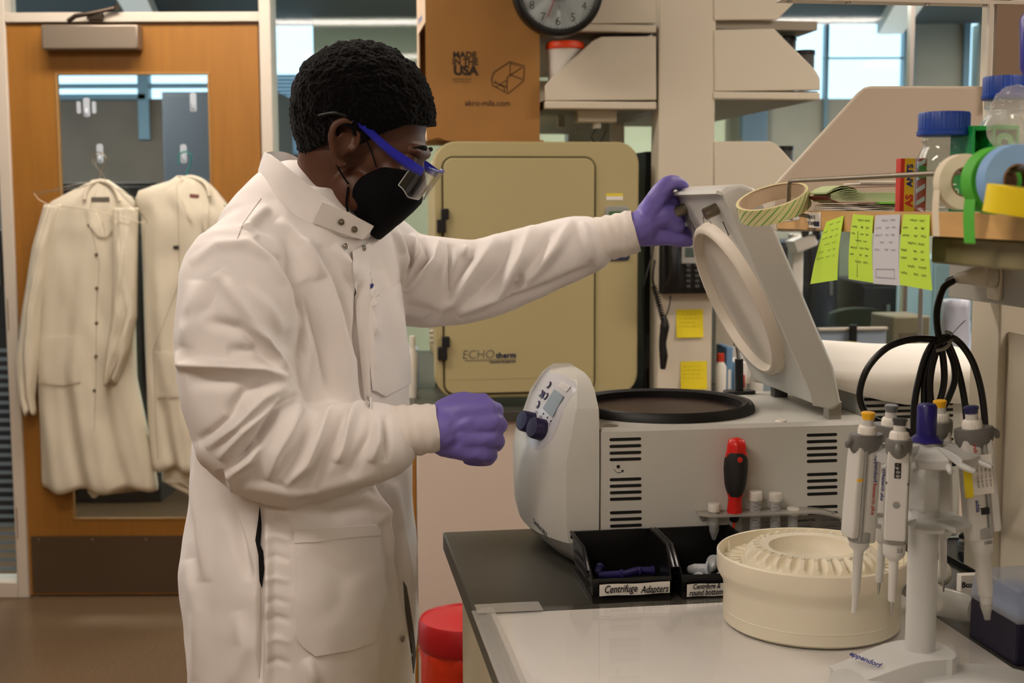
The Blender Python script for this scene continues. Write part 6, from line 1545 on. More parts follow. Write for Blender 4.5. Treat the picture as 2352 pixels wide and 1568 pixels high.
# facing axis half a, shoulder axis half b
tor = [(W(705, 540, 2.09), .075, .12), (W(700, 620, 2.07), .105, .185), (W(700, 760, 2.06), .115, .180), (W(695, 950, 2.06), .108, .165), (W(690, 1130, 2.06), .105, .160), (W(690, 1300, 2.06), .118, .175), (W(690, 1420, 2.06), .110, .170)]
body.rings([ell(c, a, b, PH, c.z, 32) for c, a, b in tor])
fwd = Vector((cos(PH), sin(PH), 0)); lat = Vector((-sin(PH), cos(PH), 0))
for s in (-1, 1):
    h = W(690, 1400, 2.06) + lat * (.095 * s); kn = h + Vector((.02, 0, -.40)) + fwd * (.02 + .02 * s); an = Vector((h.x + .0, h.y, .09)) + fwd * (-.02 + .05 * s)
    limb(body, [h, h.lerp(kn, .5) + fwd * .01, kn, kn.lerp(an, .45) - fwd * .015, an], [.088, .078, .055, .055, .038], 20)
    limb(body, [an + Vector((0, 0, -.04)) - fwd * .02, an + fwd * .10 + Vector((0, 0, -.06))], [.034, .030], 14)
# near arm (lowered elbow, hand in front) and far arm (reaching for the lid)
EN = W(585, 1030, 1.87); WN = W(985, 985, 1.90)
EF = W(1165, 628, 2.24); WF = W(1462, 530, 2.215)
limb(body, [SN, SN.lerp(EN, .5), EN], [.055, .048, .042], 20); limb(body, [EN, EN.lerp(WN, .4), WN], [.042, .040, .027], 20)
limb(body, [SFr, SFr.lerp(EF, .5), EF], [.055, .046, .040], 20); limb(body, [EF, EF.lerp(WF, .4), WF], [.040, .037, .027], 20)
limb(body, [SN, SN.lerp(SFr, .5) + Vector((0, 0, .02)), SFr], [.055, .07, .055], 20)
# hands (inside the gloves)
def hand(which, infl=0.0, mb=None):
    mb = mb if mb is not None else MB(); i_ = infl
    if which == 'near':     # loose fist, back of the hand to the camera, knuckles to the right
        c = W(1075, 985, 1.90)
        Wp = lambda x, y, d: W(x, y, 1.90 + d)
        limb(mb, [W(975, 985, 1.90), W(1010, 984, 1.90)], [.030 + i_, .032 + i_], 20)
        # palm: broad back of the hand, knuckles along the right edge
        kn = [(1116, 938, .002), (1127, 968, .0), (1122, 1004, .002), (1106, 1036, .006)]
        rt = [(1018, 950, .006), (1018, 972, .002), (1018, 998, .002), (1016, 1014, .006)]
        for (a, b, e), (x, y, d) in zip(rt, kn): limb(mb, [Wp(a, b, e), Wp((a + x) / 2, (b + y) / 2, (e + d) / 2 - .001), Wp(x, y, d)], [.0205 + i_, .0205 + i_, .0160 + i_], 18)
        for q in range(3):
            (a, b, e), (x, y, d) = kn[q], kn[q + 1]; limb(mb, [Wp((a + x) / 2 - 62, (b + y) / 2 + 1, .0035), Wp((a + x) / 2 - 14, (b + y) / 2, .0040)], [.020 + i_, .0165 + i_], 16)
        limb(mb, [Wp(1030, 955, .024), Wp(1095, 985, .030), Wp(1095, 1012, .030)], [.020 + i_, .022 + i_, .018 + i_], 14)
        # fingers: short proximal then curl away from the camera and back to the palm
        ln = [(1137, 944, .026), (1146, 977, .024), (1140, 1014, .026), (1122, 1047, .026)]
        r = [.0100, .0104, .0100, .0090]
        for k, ((x, y, d), (lx, ly, ld_)) in enumerate(zip(kn, ln)):
            limb(mb, [Wp(x - 4, y, d + .004), Wp((x + lx) / 2 + 5, (y + ly) / 2, (d + ld_) / 2 - .003), Wp(lx, ly, ld_), Wp(lx - 6, ly + 8, ld_ + .022), Wp(lx - 34, ly + 10, ld_ + .032), Wp(lx - 50, ly + 8, ld_ + .024)], [.0145 + i_, .0132 + i_, .0115 + i_, r[k] + i_, r[k] * .95 + i_, r[k] * .85 + i_], 16)
        # thumb along the top, leaving the side of the palm
        limb(mb, [Wp(1024, 942, .014), Wp(1052, 924, .018), Wp(1086, 919, .016), Wp(1110, 916, .010)], [.020 + i_, .0155 + i_, .0112 + i_, .0088 + i_], 14)
    else:                   # far hand gripping the near corner of the lid edge
        Wp = lambda x, y, d: W(x, y, 2.215 + d)
        limb(mb, [Wp(1450, 532, 0), Wp(1478, 522, 0)], [.027 + i_, .030 + i_], 20)
        kn = [(1530, 440, .006), (1545, 470, .012), (1552, 503, .014), (1550, 535, .012)]
        rt = [(1482, 497, .0), (1482, 512, .0), (1482, 530, .0), (1482, 545, .0)]
        for (a, b, e), (x, y, d) in zip(rt, kn): limb(mb, [Wp(a, b, e), Wp((a + x) / 2, (b + y) / 2, (e + d) / 2 - .003), Wp(x, y, d)], [.0165 + i_, .0185 + i_, .0140 + i_], 16)
        limb(mb, [Wp(1485, 515, .0), Wp(1530, 500, -.004), Wp(1550, 520, .0)], [.020 + i_, .024 + i_, .018 + i_], 14)
        fin = [[(1520, 452, 0), (1536, 424, .004), (1556, 424, .012), (1572, 431, .018)],
               [(1536, 478, .01), (1556, 462, .026), (1580, 458, .036), (1604, 466, .038)],
               [(1545, 508, .012), (1566, 500, .030), (1592, 498, .040), (1616, 506, .042)],
               [(1545, 540, .012), (1566, 538, .030), (1590, 538, .038), (1612, 544, .040)]]
        for k, pth in enumerate(fin): limb(mb, [Wp(*p) for p in pth], [.0135 + i_, .0112 + i_, .0102 + i_, (.0088 if k < 3 else .0080) + i_], 14)
        # thumb on the near side of the edge, index base webbing
        limb(mb, [Wp(1492, 500, -.010), Wp(1508, 458, -.018), Wp(1530, 428, -.018), Wp(1552, 420, -.010), Wp(1570, 427, -.002)], [.017 + i_, .0155 + i_, .0122 + i_, .0105 + i_, .0088 + i_], 14)
        limb(mb, [Wp(1520, 545, -.002), Wp(1560, 552, .0), Wp(1584, 560, .004)], [.014 + i_, .012 + i_, .007 + i_], 14)
    return mb
hand('near', -.004, body); hand('far', -.0045, body)
bme = voxel(body, .0034, 5)
person = bpy.data.objects.new('person', bme); bme.materials.append(M('skin')); bme.shade_smooth(); COL.objects.link(person)
ORG['person'] = Vector((0, 0, 0))
settag(person, 'person in white lab coat, black mask and blue-armed safety glasses, lifting the centrifuge lid', 'person')
pt = lambda nm, mb, m, par=person, **k: part(nm, mb, m, par, **k)
# ---- hair
from mathutils import noise
hm = bpy.data.meshes.new('h'); b_ = bmesh.new(); bmesh.ops.create_icosphere(b_, subdivisions=7, radius=1.0); b_.to_mesh(hm); b_.free()
co = np.empty(len(hm.vertices) * 3); hm.vertices.foreach_get('co', co); co = co.reshape(-1, 3)
cxh, czh = -.018, .055; rx, ry, rz = .114, .091, .104
outl = []
for d in co:
    rzl = rz * (1.20 if (d[2] < 0 and d[0] < .15) else 1.0)
    q = Vector((cxh + d[0] * rx, d[1] * ry, czh + d[2] * rzl))
    # squarer crown
    x, y, z = q; 
    # hairline test in head frame (side profile), negative = bare
    ax_, az_ = x, z
    side = abs(y) / ry
    if x > .0:
        lim = .070 + .02 * (1 - min(1, side / .75)) * 0 if x > .085 else None
        # temple line: from forehead (.092,.070) back to (.055,.050), (.040,.020) then sideburn to (.022,-.004)
        if x > .07: zl_ = .064 + (x - .07) * .45 - .012 * max(0, side - .5)
        elif x > .040: zl_ = .030 + (x - .040) * 1.15
        elif x > .016: zl_ = .000 + (x - .016) * 1.25
        else: zl_ = .012
    elif x > -.040: zl_ = .020 if x > -.026 else .006 - (-.026 - x) * 2.2
    else: zl_ = -.024 - (-.040 - x) * 1.0
    if side < .35 and x < 0: zl_ = min(zl_, -.068)
    e = z - zl_ ; keep = max(0, min(1, (e + .004) / .010))
    n1 = noise.noise(Vector((x, y, z)) * 60) * .0035 + noise.noise(Vector((x, y, z)) * 190 + Vector((5, 5, 5))) * .0026 + noise.noise(Vector((x, y, z)) * 420) * .0015
    inn = .80 + (.20) * keep
    low = max(0, min(1, (z + .02) / .07)); grow = (-.005 * (1 - low)) if x < .02 else (-.006 * (1 - low))
    dv = Vector((d[0], d[1], d[2])); p = Vector((cxh + dv.x * (rx + grow) * inn, dv.y * (ry + grow) * inn, czh + dv.z * (rzl + grow * .5) * inn)) + dv * n1 * keep
    outl.append(HM @ p)
for v, p in zip(hm.vertices, outl): v.co = p
pt('hair', hm, M('hair'), smooth=180, label='short dense black curly hair')
# brows and eyes
for s in (-1, 1):
    pt('eyebrow', MB().tube([HD(.098, s * .014, .040), HD(.098, s * .030, .044), HD(.086, s * .046, .036)], [.003, .0035, .002], 8), M('hair'))
    ey_ = pt('eye', hsphere(MB(), (.082, s * .031, .016), (.0125, .0125, .0125), 20), mat('sclera', (214, 206, 198), .3))
    pt('iris', hsphere(MB(), (.0905, s * .031, .0145), (.0045, .0058, .0058), 16), mat('iris', (38, 22, 16), .2), par=ey_)
    pt('eyelid', hsphere(MB(), (.0815, s * .031, .0195), (.0142, .0145, .0115), 20), M('skin'))
# ---- mask
G = []
NS, NT_ = 22, 28
for i in range(NS + 1):
    f = i / NS
    z = .006 - .122 * f
    xf = (.106 + .017 * (f / .35) ** .7 if f < .35 else .123 - .036 * ((f - .35) / .65) ** 1.15)
    xs = .062 - .028 * sin(pi * f) ** .8 - .004 * f; zs_ = -.006 - .092 * f
    w_ = .050 + .018 * sin(pi * min(1, f * 1.1)) - (.012 * f)
    row = []
    for j in range(NT_ + 1):
        t = -1 + 2 * j / NT_; a = t * pi / 2
        x = xs + (xf - xs) * cos(a) ** .85 if abs(t) < 1 else xs
        zz = zs_ + (z - zs_) * cos(a) ** .8 if abs(t) < 1 else zs_
        row.append(HD(x, (w_ + .010) * sin(a) * (1 + .06 * cos(a)), zz + .0012 * nz((i, j, 0), .5)))
    G.append(row)
mk = pt('face_mask', MB().grid(G, (.001, 0, 0)), M('mask_cloth'), smooth=180, label='black cloth face mask')
for s in (-1, 1):
    pt('ear_loop', MB().tube([HD(.022, s * .069, -.052), HD(.006, s * .078, -.040), HD(-.012, s * .083, -.024), HD(-.022, s * .082, -.008)], .0016, 6), M('mask_cloth'), par=mk)
    pt('ear_loop', MB().tube([HD(.050, s * .064, -.012), HD(.036, s * .072, .006), HD(.020, s * .078, .022), HD(.006, s * .080, .036)], .0013, 6), M('mask_cloth'), par=mk)
    pt('ear_loop', MB().tube([HD(.024, s * .070, -.056), HD(.030, s * .067, -.078), HD(.040, s * .062, -.096)], .0018, 6), M('mask_cloth'), par=mk)
# ---- safety glasses
gl = pt('safety_glasses', MB().tube([HD(-.012, -.084, .040), HD(.012, -.083, .036), HD(.055, -.081, .022), HD(.095, -.078, .014), HD(.118, -.072, .011)], [.0042, .0050, .0060, .0072, .0062], sq=(1.0, .45), n=5), M('spec_blue'), smooth=30, label='safety glasses with blue arms')
pt('temple_arm', MB().tube([HD(-.012, .084, .040), HD(.012, .083, .036), HD(.055, .081, .022), HD(.095, .078, .014), HD(.118, .072, .011)], [.0042, .0050, .0060, .0072, .0062], sq=(1.0, .45), n=5), M('spec_blue'), par=gl, smooth=30)
for s in (-1, 1):
    pt('temple_tip', MB().tube([HD(-.012, s * .085, .040), HD(-.035, s * .090, .036), HD(-.056, s * .090, .022)], [.0032, .0028, .0018], 8), M('black_plastic'), par=gl)
lens = []
for i in range(9):
    f = i / 8; z = .020 - .052 * f; row = []
    for j in range(33):
        t = -1 + 2 * j / 32; ys = .074 * sin(t * pi / 2) ; xx = .099 + (.033 - .004 * f) * (cos(t * pi / 2) ** .55 if abs(t) < 1 else 0) - .006 * f
        nb = max(0, 1 - abs(t) / .16); zz = z + .030 * nb * f ** .8 + (.012 * (1 - f) * -1 + .012 * f * .9) * max(0, abs(t) - .72) / .28
        row.append(HD(xx + .004 * nb * f, ys, zz))
    lens.append(row)
thin_glass('lens_clear', (.93, .93, .94), .9)
pt('lens', MB().grid(lens, (.0012, 0, 0)), M('lens_clear'), par=gl, smooth=60)
edge = [lens[8][j] for j in range(33)]; pt('lens_edge', MB().tube(edge, .0009, 6, smooth=False).tube([lens[i][0] for i in range(9)], .0009, 6, smooth=False).tube([lens[i][32] for i in range(9)], .0009, 6, smooth=False), mat('lensrim', (214, 216, 214), .15, alpha=.7), par=gl)
pt('brow_bar', MB().tube([lens[0][j] for j in range(5, 28)], .0022, 6, smooth=False), M('spec_blue'), par=gl)
# ---------------------------------------------------------------- lab coat body
ct = MB()
def crow_(py, xl_, xr_, b, D=2.06, p=2.5):
    """section: silhouette left/right px, half width along the shoulder line b"""
    cpx = (xl_ + xr_) / 2; c = W(cpx, py, D); hx = (xr_ - xl_) / 2 * D / F * 1.0
    sx = b * abs(sin(PH)); a = sqrt(max(hx * hx - sx * sx, .0036)) / cos(PH) if hx > sx else .06
    return ell(c, a, b, PH, c.z, 64, p)
rows = [(430, 646, 784, 0.085), (470, 606, 844, 0.115), (520, 566, 874, 0.15), (570, 536, 884, 0.18), (640, 511, 896, 0.205), (720, 496, 910, 0.208), (800, 488, 916, 0.205), (880, 476, 920, 0.2), (960, 478, 924, 0.195), (1040, 472, 926, 0.192), (1120, 466, 930, 0.198), (1200, 454, 935, 0.208), (1280, 444, 940, 0.215), (1360, 450, 942, 0.22), (1440, 460, 941, 0.222), (1568, 465, 936, 0.228), (1760, 460, 934, 0.236), (1930, 456, 932, 0.242)]
ct.rings([crow_(*r) for r in rows])
# shoulder yoke
limb(ct, [W(560, 610, 1.915), W(700, 540, 2.05), W(880, 590, 2.26)], [.075, .085, .075], 28)
limb(ct, [W(600, 540, 1.98), W(680, 480, 2.06), W(790, 500, 2.14)], [.070, .078, .06], 28)
# sleeves
nearS = [(548, 640, 1.885, .084), (540, 730, 1.86, .084), (536, 810, 1.85, .080), (548, 900, 1.845, .082), (580, 985, 1.85, .084), (640, 1032, 1.86, .078), (720, 1040, 1.87, .070), (790, 1030, 1.88, .062), (848, 1016, 1.885, .060), (872, 1012, 1.89, .057)]
sl = MB(); 
def slv(mb, L_, seg=40): 
    return limb(mb, [W(a, b, d) for a, b, d, r in L_], [r for *_, r in L_], seg, 5)
slv(ct, nearS)
farS = [(890, 615, 2.27, .074), (940, 640, 2.26, .082), (1010, 646, 2.25, .076), (1090, 644, 2.245, .070), (1170, 622, 2.24, .065), (1250, 596, 2.235, .058), (1320, 570, 2.23, .053), (1346, 564, 2.225, .050)]
slv(ct, farS)
cme = voxel(ct, .0048, 6)
cme = bakemesh(cme, [('SUBSURF', dict(levels=1, render_levels=1))])
n = len(cme.vertices); P = np.empty(n * 3); cme.vertices.foreach_get('co', P); P = P.reshape(-1, 3)
Nn = np.empty(n * 3); cme.vertices.foreach_get('normal', Nn); Nn = Nn.reshape(-1, 3)
px = projn(P); view = P - np.array([0, 0, CH]); view /= np.linalg.norm(view, axis=1)[:, None]
facing = np.clip(-(view * Nn).sum(1) * 1.5 + .35, 0, 1)
Dm = P[:, 1]
disp = np.zeros(n)
def stroke(pts, w, amp, dmin=0, dmax=9, taper=True, sharp=1.0):
    """fold ridge (amp>0) or valley (amp<0) along a polyline in the picture, in metres"""
    global disp
    pts = np.array(pts, float); best = np.full(n, 1e9); par = np.zeros(n); L_ = 0; seg = np.linalg.norm(np.diff(pts, axis=0), axis=1); tot = seg.sum()
    bb = (px[:, 0] > pts[:, 0].min() - 4 * w) & (px[:, 0] < pts[:, 0].max() + 4 * w) & (px[:, 1] > pts[:, 1].min() - 4 * w) & (px[:, 1] < pts[:, 1].max() + 4 * w)
    idx = np.where(bb)[0]; q = px[idx]; bs_ = np.full(len(idx), 1e9); pr = np.zeros(len(idx))
    for i in range(len(pts) - 1):
        d = pts[i + 1] - pts[i]; t = np.clip(((q - pts[i]) @ d) / (d @ d), 0, 1); dd = np.linalg.norm(q - pts[i] - t[:, None] * d, axis=1)
        m_ = dd < bs_; bs_[m_] = dd[m_]; pr[m_] = (L_ + t[m_] * seg[i]) / tot; L_ += seg[i]
    tp_ = np.sin(np.pi * np.clip(pr, 0, 1)) ** .6 if taper else 1
    k = 1.5 * amp * np.exp(-(bs_ / w) ** (2 * sharp)) * tp_ * facing[idx] * ((Dm[idx] > dmin) & (Dm[idx] < dmax))
    disp[idx] += k
R_ = stroke
# --- near sleeve : armhole step, elbow horizontal ridge, drags
NS_ = dict(dmax=2.02)
R_([(436, 598), (500, 556), (570, 552), (625, 590), (655, 650), (668, 720), (670, 800), (690, 880)], 12, .006, **NS_)
R_([(590, 535), (650, 590), (685, 660), (696, 740), (690, 820)], 14, -.010, **NS_)
R_([(408, 800), (420, 832), (520, 838), (600, 846), (664, 868)], 11, .012, **NS_)
R_([(430, 870), (520, 868), (600, 880)], 18, -.006, **NS_)
R_([(500, 620), (560, 700), (620, 800), (668, 822)], 16, .008, **NS_)
R_([(470, 730), (560, 752), (640, 826)], 14, -.008, **NS_)
R_([(560, 736), (600, 772), (666, 862)], 8, .008, **NS_)
R_([(520, 800), (590, 800), (640, 838)], 12, -.006, **NS_)
R_([(560, 650), (610, 700), (650, 760)], 14, .005, **NS_)
R_([(450, 640), (445, 720), (425, 790)], 20, .006, **NS_)
R_([(420, 740), (480, 700), (520, 620)], 16, -.004, **NS_)
R_([(690, 902), (640, 930), (590, 1010), (520, 1085)], 9, -.016, **NS_)
R_([(660, 880), (600, 910), (540, 970), (470, 1020)], 14, .010, **NS_)
R_([(620, 860), (560, 900), (520, 950)], 14, -.008, **NS_)
R_([(640, 915), (560, 985), (500, 1050)], 10, .009, **NS_)
R_([(590, 1010), (570, 1050), (515, 1090)], 10, .009, **NS_)
R_([(560, 930), (490, 990), (455, 1010)], 12, -.008, **NS_)
R_([(688, 925), (668, 960), (630, 1040), (615, 1100)], 14, .010, **NS_)
R_([(730, 945), (700, 1000), (650, 1100)], 13, -.008, **NS_)
R_([(770, 925), (745, 960), (700, 1060), (650, 1110)], 13, .012, **NS_)
R_([(800, 935), (775, 1000), (715, 1120)], 12, -.009, **NS_)
R_([(842, 918), (810, 950), (775, 1040), (770, 1060)], 12, .013, **NS_)
R_([(860, 940), (845, 1000), (800, 1090)], 12, -.007, **NS_)
R_([(868, 960), (866, 1010), (850, 1060)], 10, .007, **NS_)
R_([(884, 950), (888, 1000), (884, 1060)], 8, -.008, **NS_)
R_([(560, 1110), (680, 1130), (800, 1105), (870, 1085)], 14, .005, **NS_)
# --- torso
TS = dict(dmin=1.86, dmax=2.2)
for pts, w_, a_ in (([(700, 545), (750, 640), (790, 800), (805, 930)], 16, .006), ([(735, 560), (790, 690), (820, 820)], 12, -.005), ([(770, 560), (820, 640), (838, 720)], 12, .005),
                    ([(700, 640), (740, 780), (760, 920)], 14, -.006), ([(690, 700), (710, 820), (700, 920)], 14, .004), ([(640, 500), (700, 560), (730, 640)], 12, .005), ([(620, 470), (560, 530), (520, 560)], 12, .005),
                    ([(832, 600), (843, 700), (846, 920)], 6, .006), ([(818, 600), (824, 760), (838, 930)], 5, -.009), ([(870, 620), (905, 700), (925, 860)], 14, .004)):
    R_(pts, w_, a_ * 1.7, **TS)
# --- skirt of the coat
for pts, w_, a_ in (([(455, 1010), (462, 1180), (470, 1330)], 14, .010), ([(500, 1075), (540, 1210), (575, 1330)], 14, -.010), ([(520, 1080), (565, 1230), (582, 1330)], 10, .006), ([(430, 1280), (450, 1400), (440, 1560)], 18, .006),
                    ([(592, 1140), (598, 1330), (592, 1568)], 7, -.012), ([(612, 1150), (612, 1340), (608, 1568)], 10, .008), ([(865, 1105), (895, 1200), (925, 1330), (945, 1500)], 7, -.016), ([(880, 1110), (905, 1230), (900, 1400), (880, 1560)], 14, -.008),
                    ([(855, 1110), (885, 1210), (915, 1340)], 9, .010), ([(900, 1105), (920, 1240), (945, 1360)], 12, .008), ([(670, 1140), (760, 1180), (850, 1160)], 14, -.006), ([(840, 1130), (870, 1170), (862, 1205)], 12, .007),
                    ([(700, 1250), (780, 1320), (760, 1420)], 24, -.004), ([(540, 1400), (560, 1480), (530, 1568)], 18, .005), ([(700, 1510), (720, 1568)], 14, .005)):
    R_(pts, w_, a_, dmax=2.3)
for y in (1175, 1200, 1235, 1280, 1330, 1380, 1420, 1470, 1520): R_([(603, y), (630, y - 8), (665, y + 4)], 8, .0018 if y % 20 else -.002)
# --- far sleeve
FS = dict(dmin=2.12)
for pts, w_, a_ in (([(1230, 520), (1200, 590), (1140, 680), (1050, 720)], 13, .012), ([(1150, 540), (1110, 600), (1040, 690), (990, 715)], 14, .010), ([(1185, 545), (1150, 610), (1090, 690)], 11, -.008),
                    ([(1100, 550), (1060, 620), (1030, 680)], 12, -.007), ([(1320, 505), (1280, 570), (1190, 660)], 12, .010), ([(1270, 530), (1230, 610), (1170, 670)], 11, -.008), ([(1340, 510), (1352, 560), (1358, 600)], 9, .008),
                    ([(1366, 610), (1270, 655), (1150, 700), (1050, 730)], 8, -.007), ([(1190, 625), (1200, 650), (1170, 680)], 8, -.008), ([(905, 525), (935, 580), (925, 630)], 9, .008), ([(945, 535), (965, 585), (930, 650)], 9, .009),
                    ([(925, 540), (948, 600), (925, 660)], 7, -.009), ([(1010, 550), (1000, 600), (930, 670)], 10, .009), ([(975, 545), (985, 590), (930, 660)], 8, -.008), ([(1040, 560), (1030, 640), (1030, 690)], 8, -.006), ([(1075, 560), (1075, 590)], 10, .006), ([(930, 700), (1000, 715), (980, 735)], 12, -.005)):
    R_(pts, w_, a_, **FS)
# soft large and small wrinkles all over so the back works from other views
P2 = P + Nn * disp[:, None]
sm_ = np.array([noise.noise(Vector(p) * 11) * .004 + noise.noise(Vector(p) * 26) * .0018 for p in P])
P2 += Nn * sm_[:, None]
cme.vertices.foreach_set('co', P2.reshape(-1)); cme.update()
cme = bakemesh(cme, [('SMOOTH', dict(iterations=2, factor=.5))])
coat = pt('lab_coat', cme, M('coat_cloth'), smooth=180, label='long white snap-front lab coat', fixnorm=False)
cv = np.empty(len(cme.vertices) * 3); cme.vertices.foreach_get('co', cv); cv = cv.reshape(-1, 3)
cbv = BVHTree.FromPolygons([tuple(v) for v in cv], [tuple(p.vertices) for p in cme.polygons])
def hitw(px_, py_, lift=0.0, bv=None):
    d = Vector(ray(px_, py_)).normalized(); h, nn, i, ds = (bv or cbv).ray_cast(Vector((0, 0, CH)), d)
    if h is None: return None, None
    if nn.dot(d) > 0: nn = -nn
    return h + nn * lift - d * .0, nn
def drape(poly4, nu, nv, lift, parent, name, m, thick=.0012, **k):
    """quad patch (tl, tr, br, bl in the picture) laid on the coat cloth"""
    tl, tr, br, bl = [Vector((*p, 0)) for p in poly4]; G = []; last = None
    for i in range(nv + 1):
        row = []
        for j in range(nu + 1):
            q = tl.lerp(tr, j / nu).lerp(bl.lerp(br, j / nu), i / nv); h, nn = hitw(q.x, q.y, lift)
            if h is None: h = last
            last = h; row.append(h)
        G.append(row)
    return pt(name, MB().grid(G, (0, thick, 0)), m, par=parent, smooth=60, **k)
def drape_poly(poly, lift, parent, name, m, nr=9, cen=None, thick=.001, bv=None, **k):
    cx_ = sum(p[0] for p in poly) / len(poly) if cen is None else cen[0]; cy_ = sum(p[1] for p in poly) / len(poly) if cen is None else cen[1]
    # densify
    pl = []
    for (a, b), (c, d) in zip(poly, poly[1:] + poly[:1]):
        for q in range(6): pl.append((a + (c - a) * q / 6, b + (d - b) * q / 6))
    mb = MB(); m_ = len(pl)
    for k_ in range(nr + 1):
        f = max(k_ / nr, .001)
        for a, b in pl:
            h, nn = hitw(cx_ + (a - cx_) * f, cy_ + (b - cy_) * f, lift if k_ < nr else lift * .9, bv); mb.v.append(h if h is not None else mb.v[-1])
    for k_ in range(nr):
        for j in range(m_): mb.f.append((k_ * m_ + j, k_ * m_ + (j + 1) % m_, (k_ + 1) * m_ + (j + 1) % m_, (k_ + 1) * m_ + j))
    b = len(mb.v)    # skirt to the cloth so the patch has thickness
    for a, c in pl:
        h, nn = hitw(a, c, 0.0, bv); mb.v.append(h if h is not None else mb.v[-1])
    for j in range(m_): mb.f.append((nr * m_ + j, nr * m_ + (j + 1) % m_, b + (j + 1) % m_, b + j))
    return part(name, mb, m, parent, smooth=50, **k)
cc = M('coat_cloth')
pk = drape_poly([(672, 1216), (740, 1212), (862, 1202), (868, 1290), (880, 1360), (862, 1410), (848, 1470), (800, 1488), (718, 1502), (690, 1480), (676, 1462), (674, 1340)], .0055, coat, 'patch_pocket', cc)
drape([(672, 1215), (862, 1201), (864, 1226), (673, 1242)], 16, 2, .0068, pk, 'pocket_hem', cc)
drape_poly([(848, 690), (915, 646), (926, 740), (938, 838), (936, 880), (880, 908), (852, 893), (848, 800)], .005, coat, 'chest_pocket', cc)
drape_poly([(848, 560), (862, 575), (880, 620), (890, 642), (884, 654), (848, 680)], .0035, coat, 'pocket_tab', cc)
drape([(806, 575), (848, 555), (850, 940), (838, 925)], 4, 26, .0035, coat, 'placket', cc, label='front placket strip')
drape_poly([(872, 812), (910, 826), (928, 838), (930, 868), (918, 872), (862, 852)], .0046, coat, 'badge_outline', cc)
drape_poly([(849, 652), (855, 650), (854, 660), (849, 663)], .0042, coat, 'blue_mark', M('ink_blue'), nr=3)
for pts_, lf in (([(672, 1216), (674, 1340), (676, 1462), (690, 1480), (718, 1502), (800, 1488), (848, 1470), (862, 1410), (880, 1360), (868, 1290), (862, 1202), (740, 1212), (672, 1216)], .0), ([(848, 690), (915, 646), (926, 740), (938, 838), (936, 880), (880, 908), (852, 893)], .0)):
    L_ = []
    for (a, b), (c, d) in zip(pts_, pts_[1:]):
        for q in range(8):
            h, nn = hitw(a + (c - a) * q / 8, b + (d - b) * q / 8, .0006)
            if h is not None: L_.append(h)
    pt('pocket_edge', MB().tube(L_, .0014, 6, smooth=False), cc, par=coat)
# side vent: flat patch, the shade of the opening painted dark
drape_poly([(594, 1156), (597, 1200), (590, 1236), (600, 1262), (603, 1300), (597, 1345), (592, 1330), (590, 1270), (583, 1236), (590, 1190)], .0012, coat, 'side_slit_shade', mat('slit_shade', (12, 11, 12), .9), nr=4)
drape_poly([(922, 1330), (930, 1345), (944, 1440), (950, 1500), (944, 1545), (936, 1470), (926, 1400)], .0012, coat, 'front_gap_shade', mat('gap_shade', (92, 86, 84), .9), nr=4)  # flat patch, grey stands for the shade inside the open front
mat('snap', (150, 140, 128), .25, metal=.9)
def snap(px_, py_, bv=None, par=coat, r=.0052):
    h, nn = hitw(px_, py_, .0035 if bv is None else .001, bv)
    if h is None: return
    pt('snap', MB().lathe([(r, 0), (r * .95, .0012), (r * .62, .0014), (r * .55, .0006), (r * .3, .0022), (0, .0026)], h, 24, nn), M('snap'), par=par)
snap(792, 565); snap(833, 567); snap(916, 1465)
# ---- stand collar
def ring_pts(L_): return [W(a, b, d) for a, b, d in L_]
topc = ring_pts([(609, 347, 2.05), (622, 352, 2.00), (650, 372, 1.965), (700, 412, 1.95), (760, 458, 1.955), (820, 496, 1.975), (861, 518, 2.01), (858, 520, 2.045), (820, 492, 2.10), (770, 440, 2.14), (720, 385, 2.16), (680, 356, 2.155), (650, 345, 2.13), (622, 344, 2.09)])
botc = ring_pts([(592, 425, 2.05), (604, 432, 1.985), (640, 460, 1.945), (690, 497, 1.93), (742, 520, 1.935), (792, 540, 1.955), (832, 546, 1.99), (838, 548, 2.045), (810, 530, 2.12), (770, 480, 2.16), (720, 430, 2.18), (680, 410, 2.175), (650, 410, 2.15), (618, 412, 2.10)])
T_, _ = crom(topc, [1] * len(topc), 5, True); Bt, _ = crom(botc, [1] * len(botc), 5, True)
NN = len(T_); cen = sum(T_, Vector()) / NN
out_ = []; 
col = MB(); rings_ = []
for f, o, in ((0.0, 0), (.25, .002), (.5, .003), (.75, .002), (1.0, .0)):
    rings_.append([Bt[k].lerp(T_[k], f) + (Bt[k].lerp(T_[k], f) - cen).normalized() * o for k in range(NN)])
inner = [[p + (Vector((cen.x, cen.y, p.z)) - p).normalized() * .0035 for p in r] for r in rings_[::-1]]
col.rings(rings_ + inner, closed=True)
colo = pt('collar', col, cc, par=coat, smooth=60, label='upright white collar')
colb = BVHTree.FromPolygons([tuple(v) for v in col.v], col.f)
# overlapping front flap of the collar
fl = ring_pts([(718, 508, 1.925), (742, 458, 1.935), (800, 484, 1.95), (861, 517, 1.995), (852, 530, 1.99), (835, 549, 1.985), (785, 533, 1.945)])
flm = MB(); m_ = len(fl); c_ = sum(fl, Vector()) / m_
flm.v += fl + [p + Vector((0, .004, 0)) for p in fl]; flm.f += [tuple(range(m_)), tuple(reversed(range(m_, 2 * m_)))] + [(j, (j + 1) % m_, m_ + (j + 1) % m_, m_ + j) for j in range(m_)]
flap = pt('collar_flap', flm, cc, par=coat, bev=.0012, smooth=30)
flb = BVHTree.FromPolygons([tuple(v) for v in flm.v], flm.f)
snap(785, 507, flb); snap(815, 524, flb)
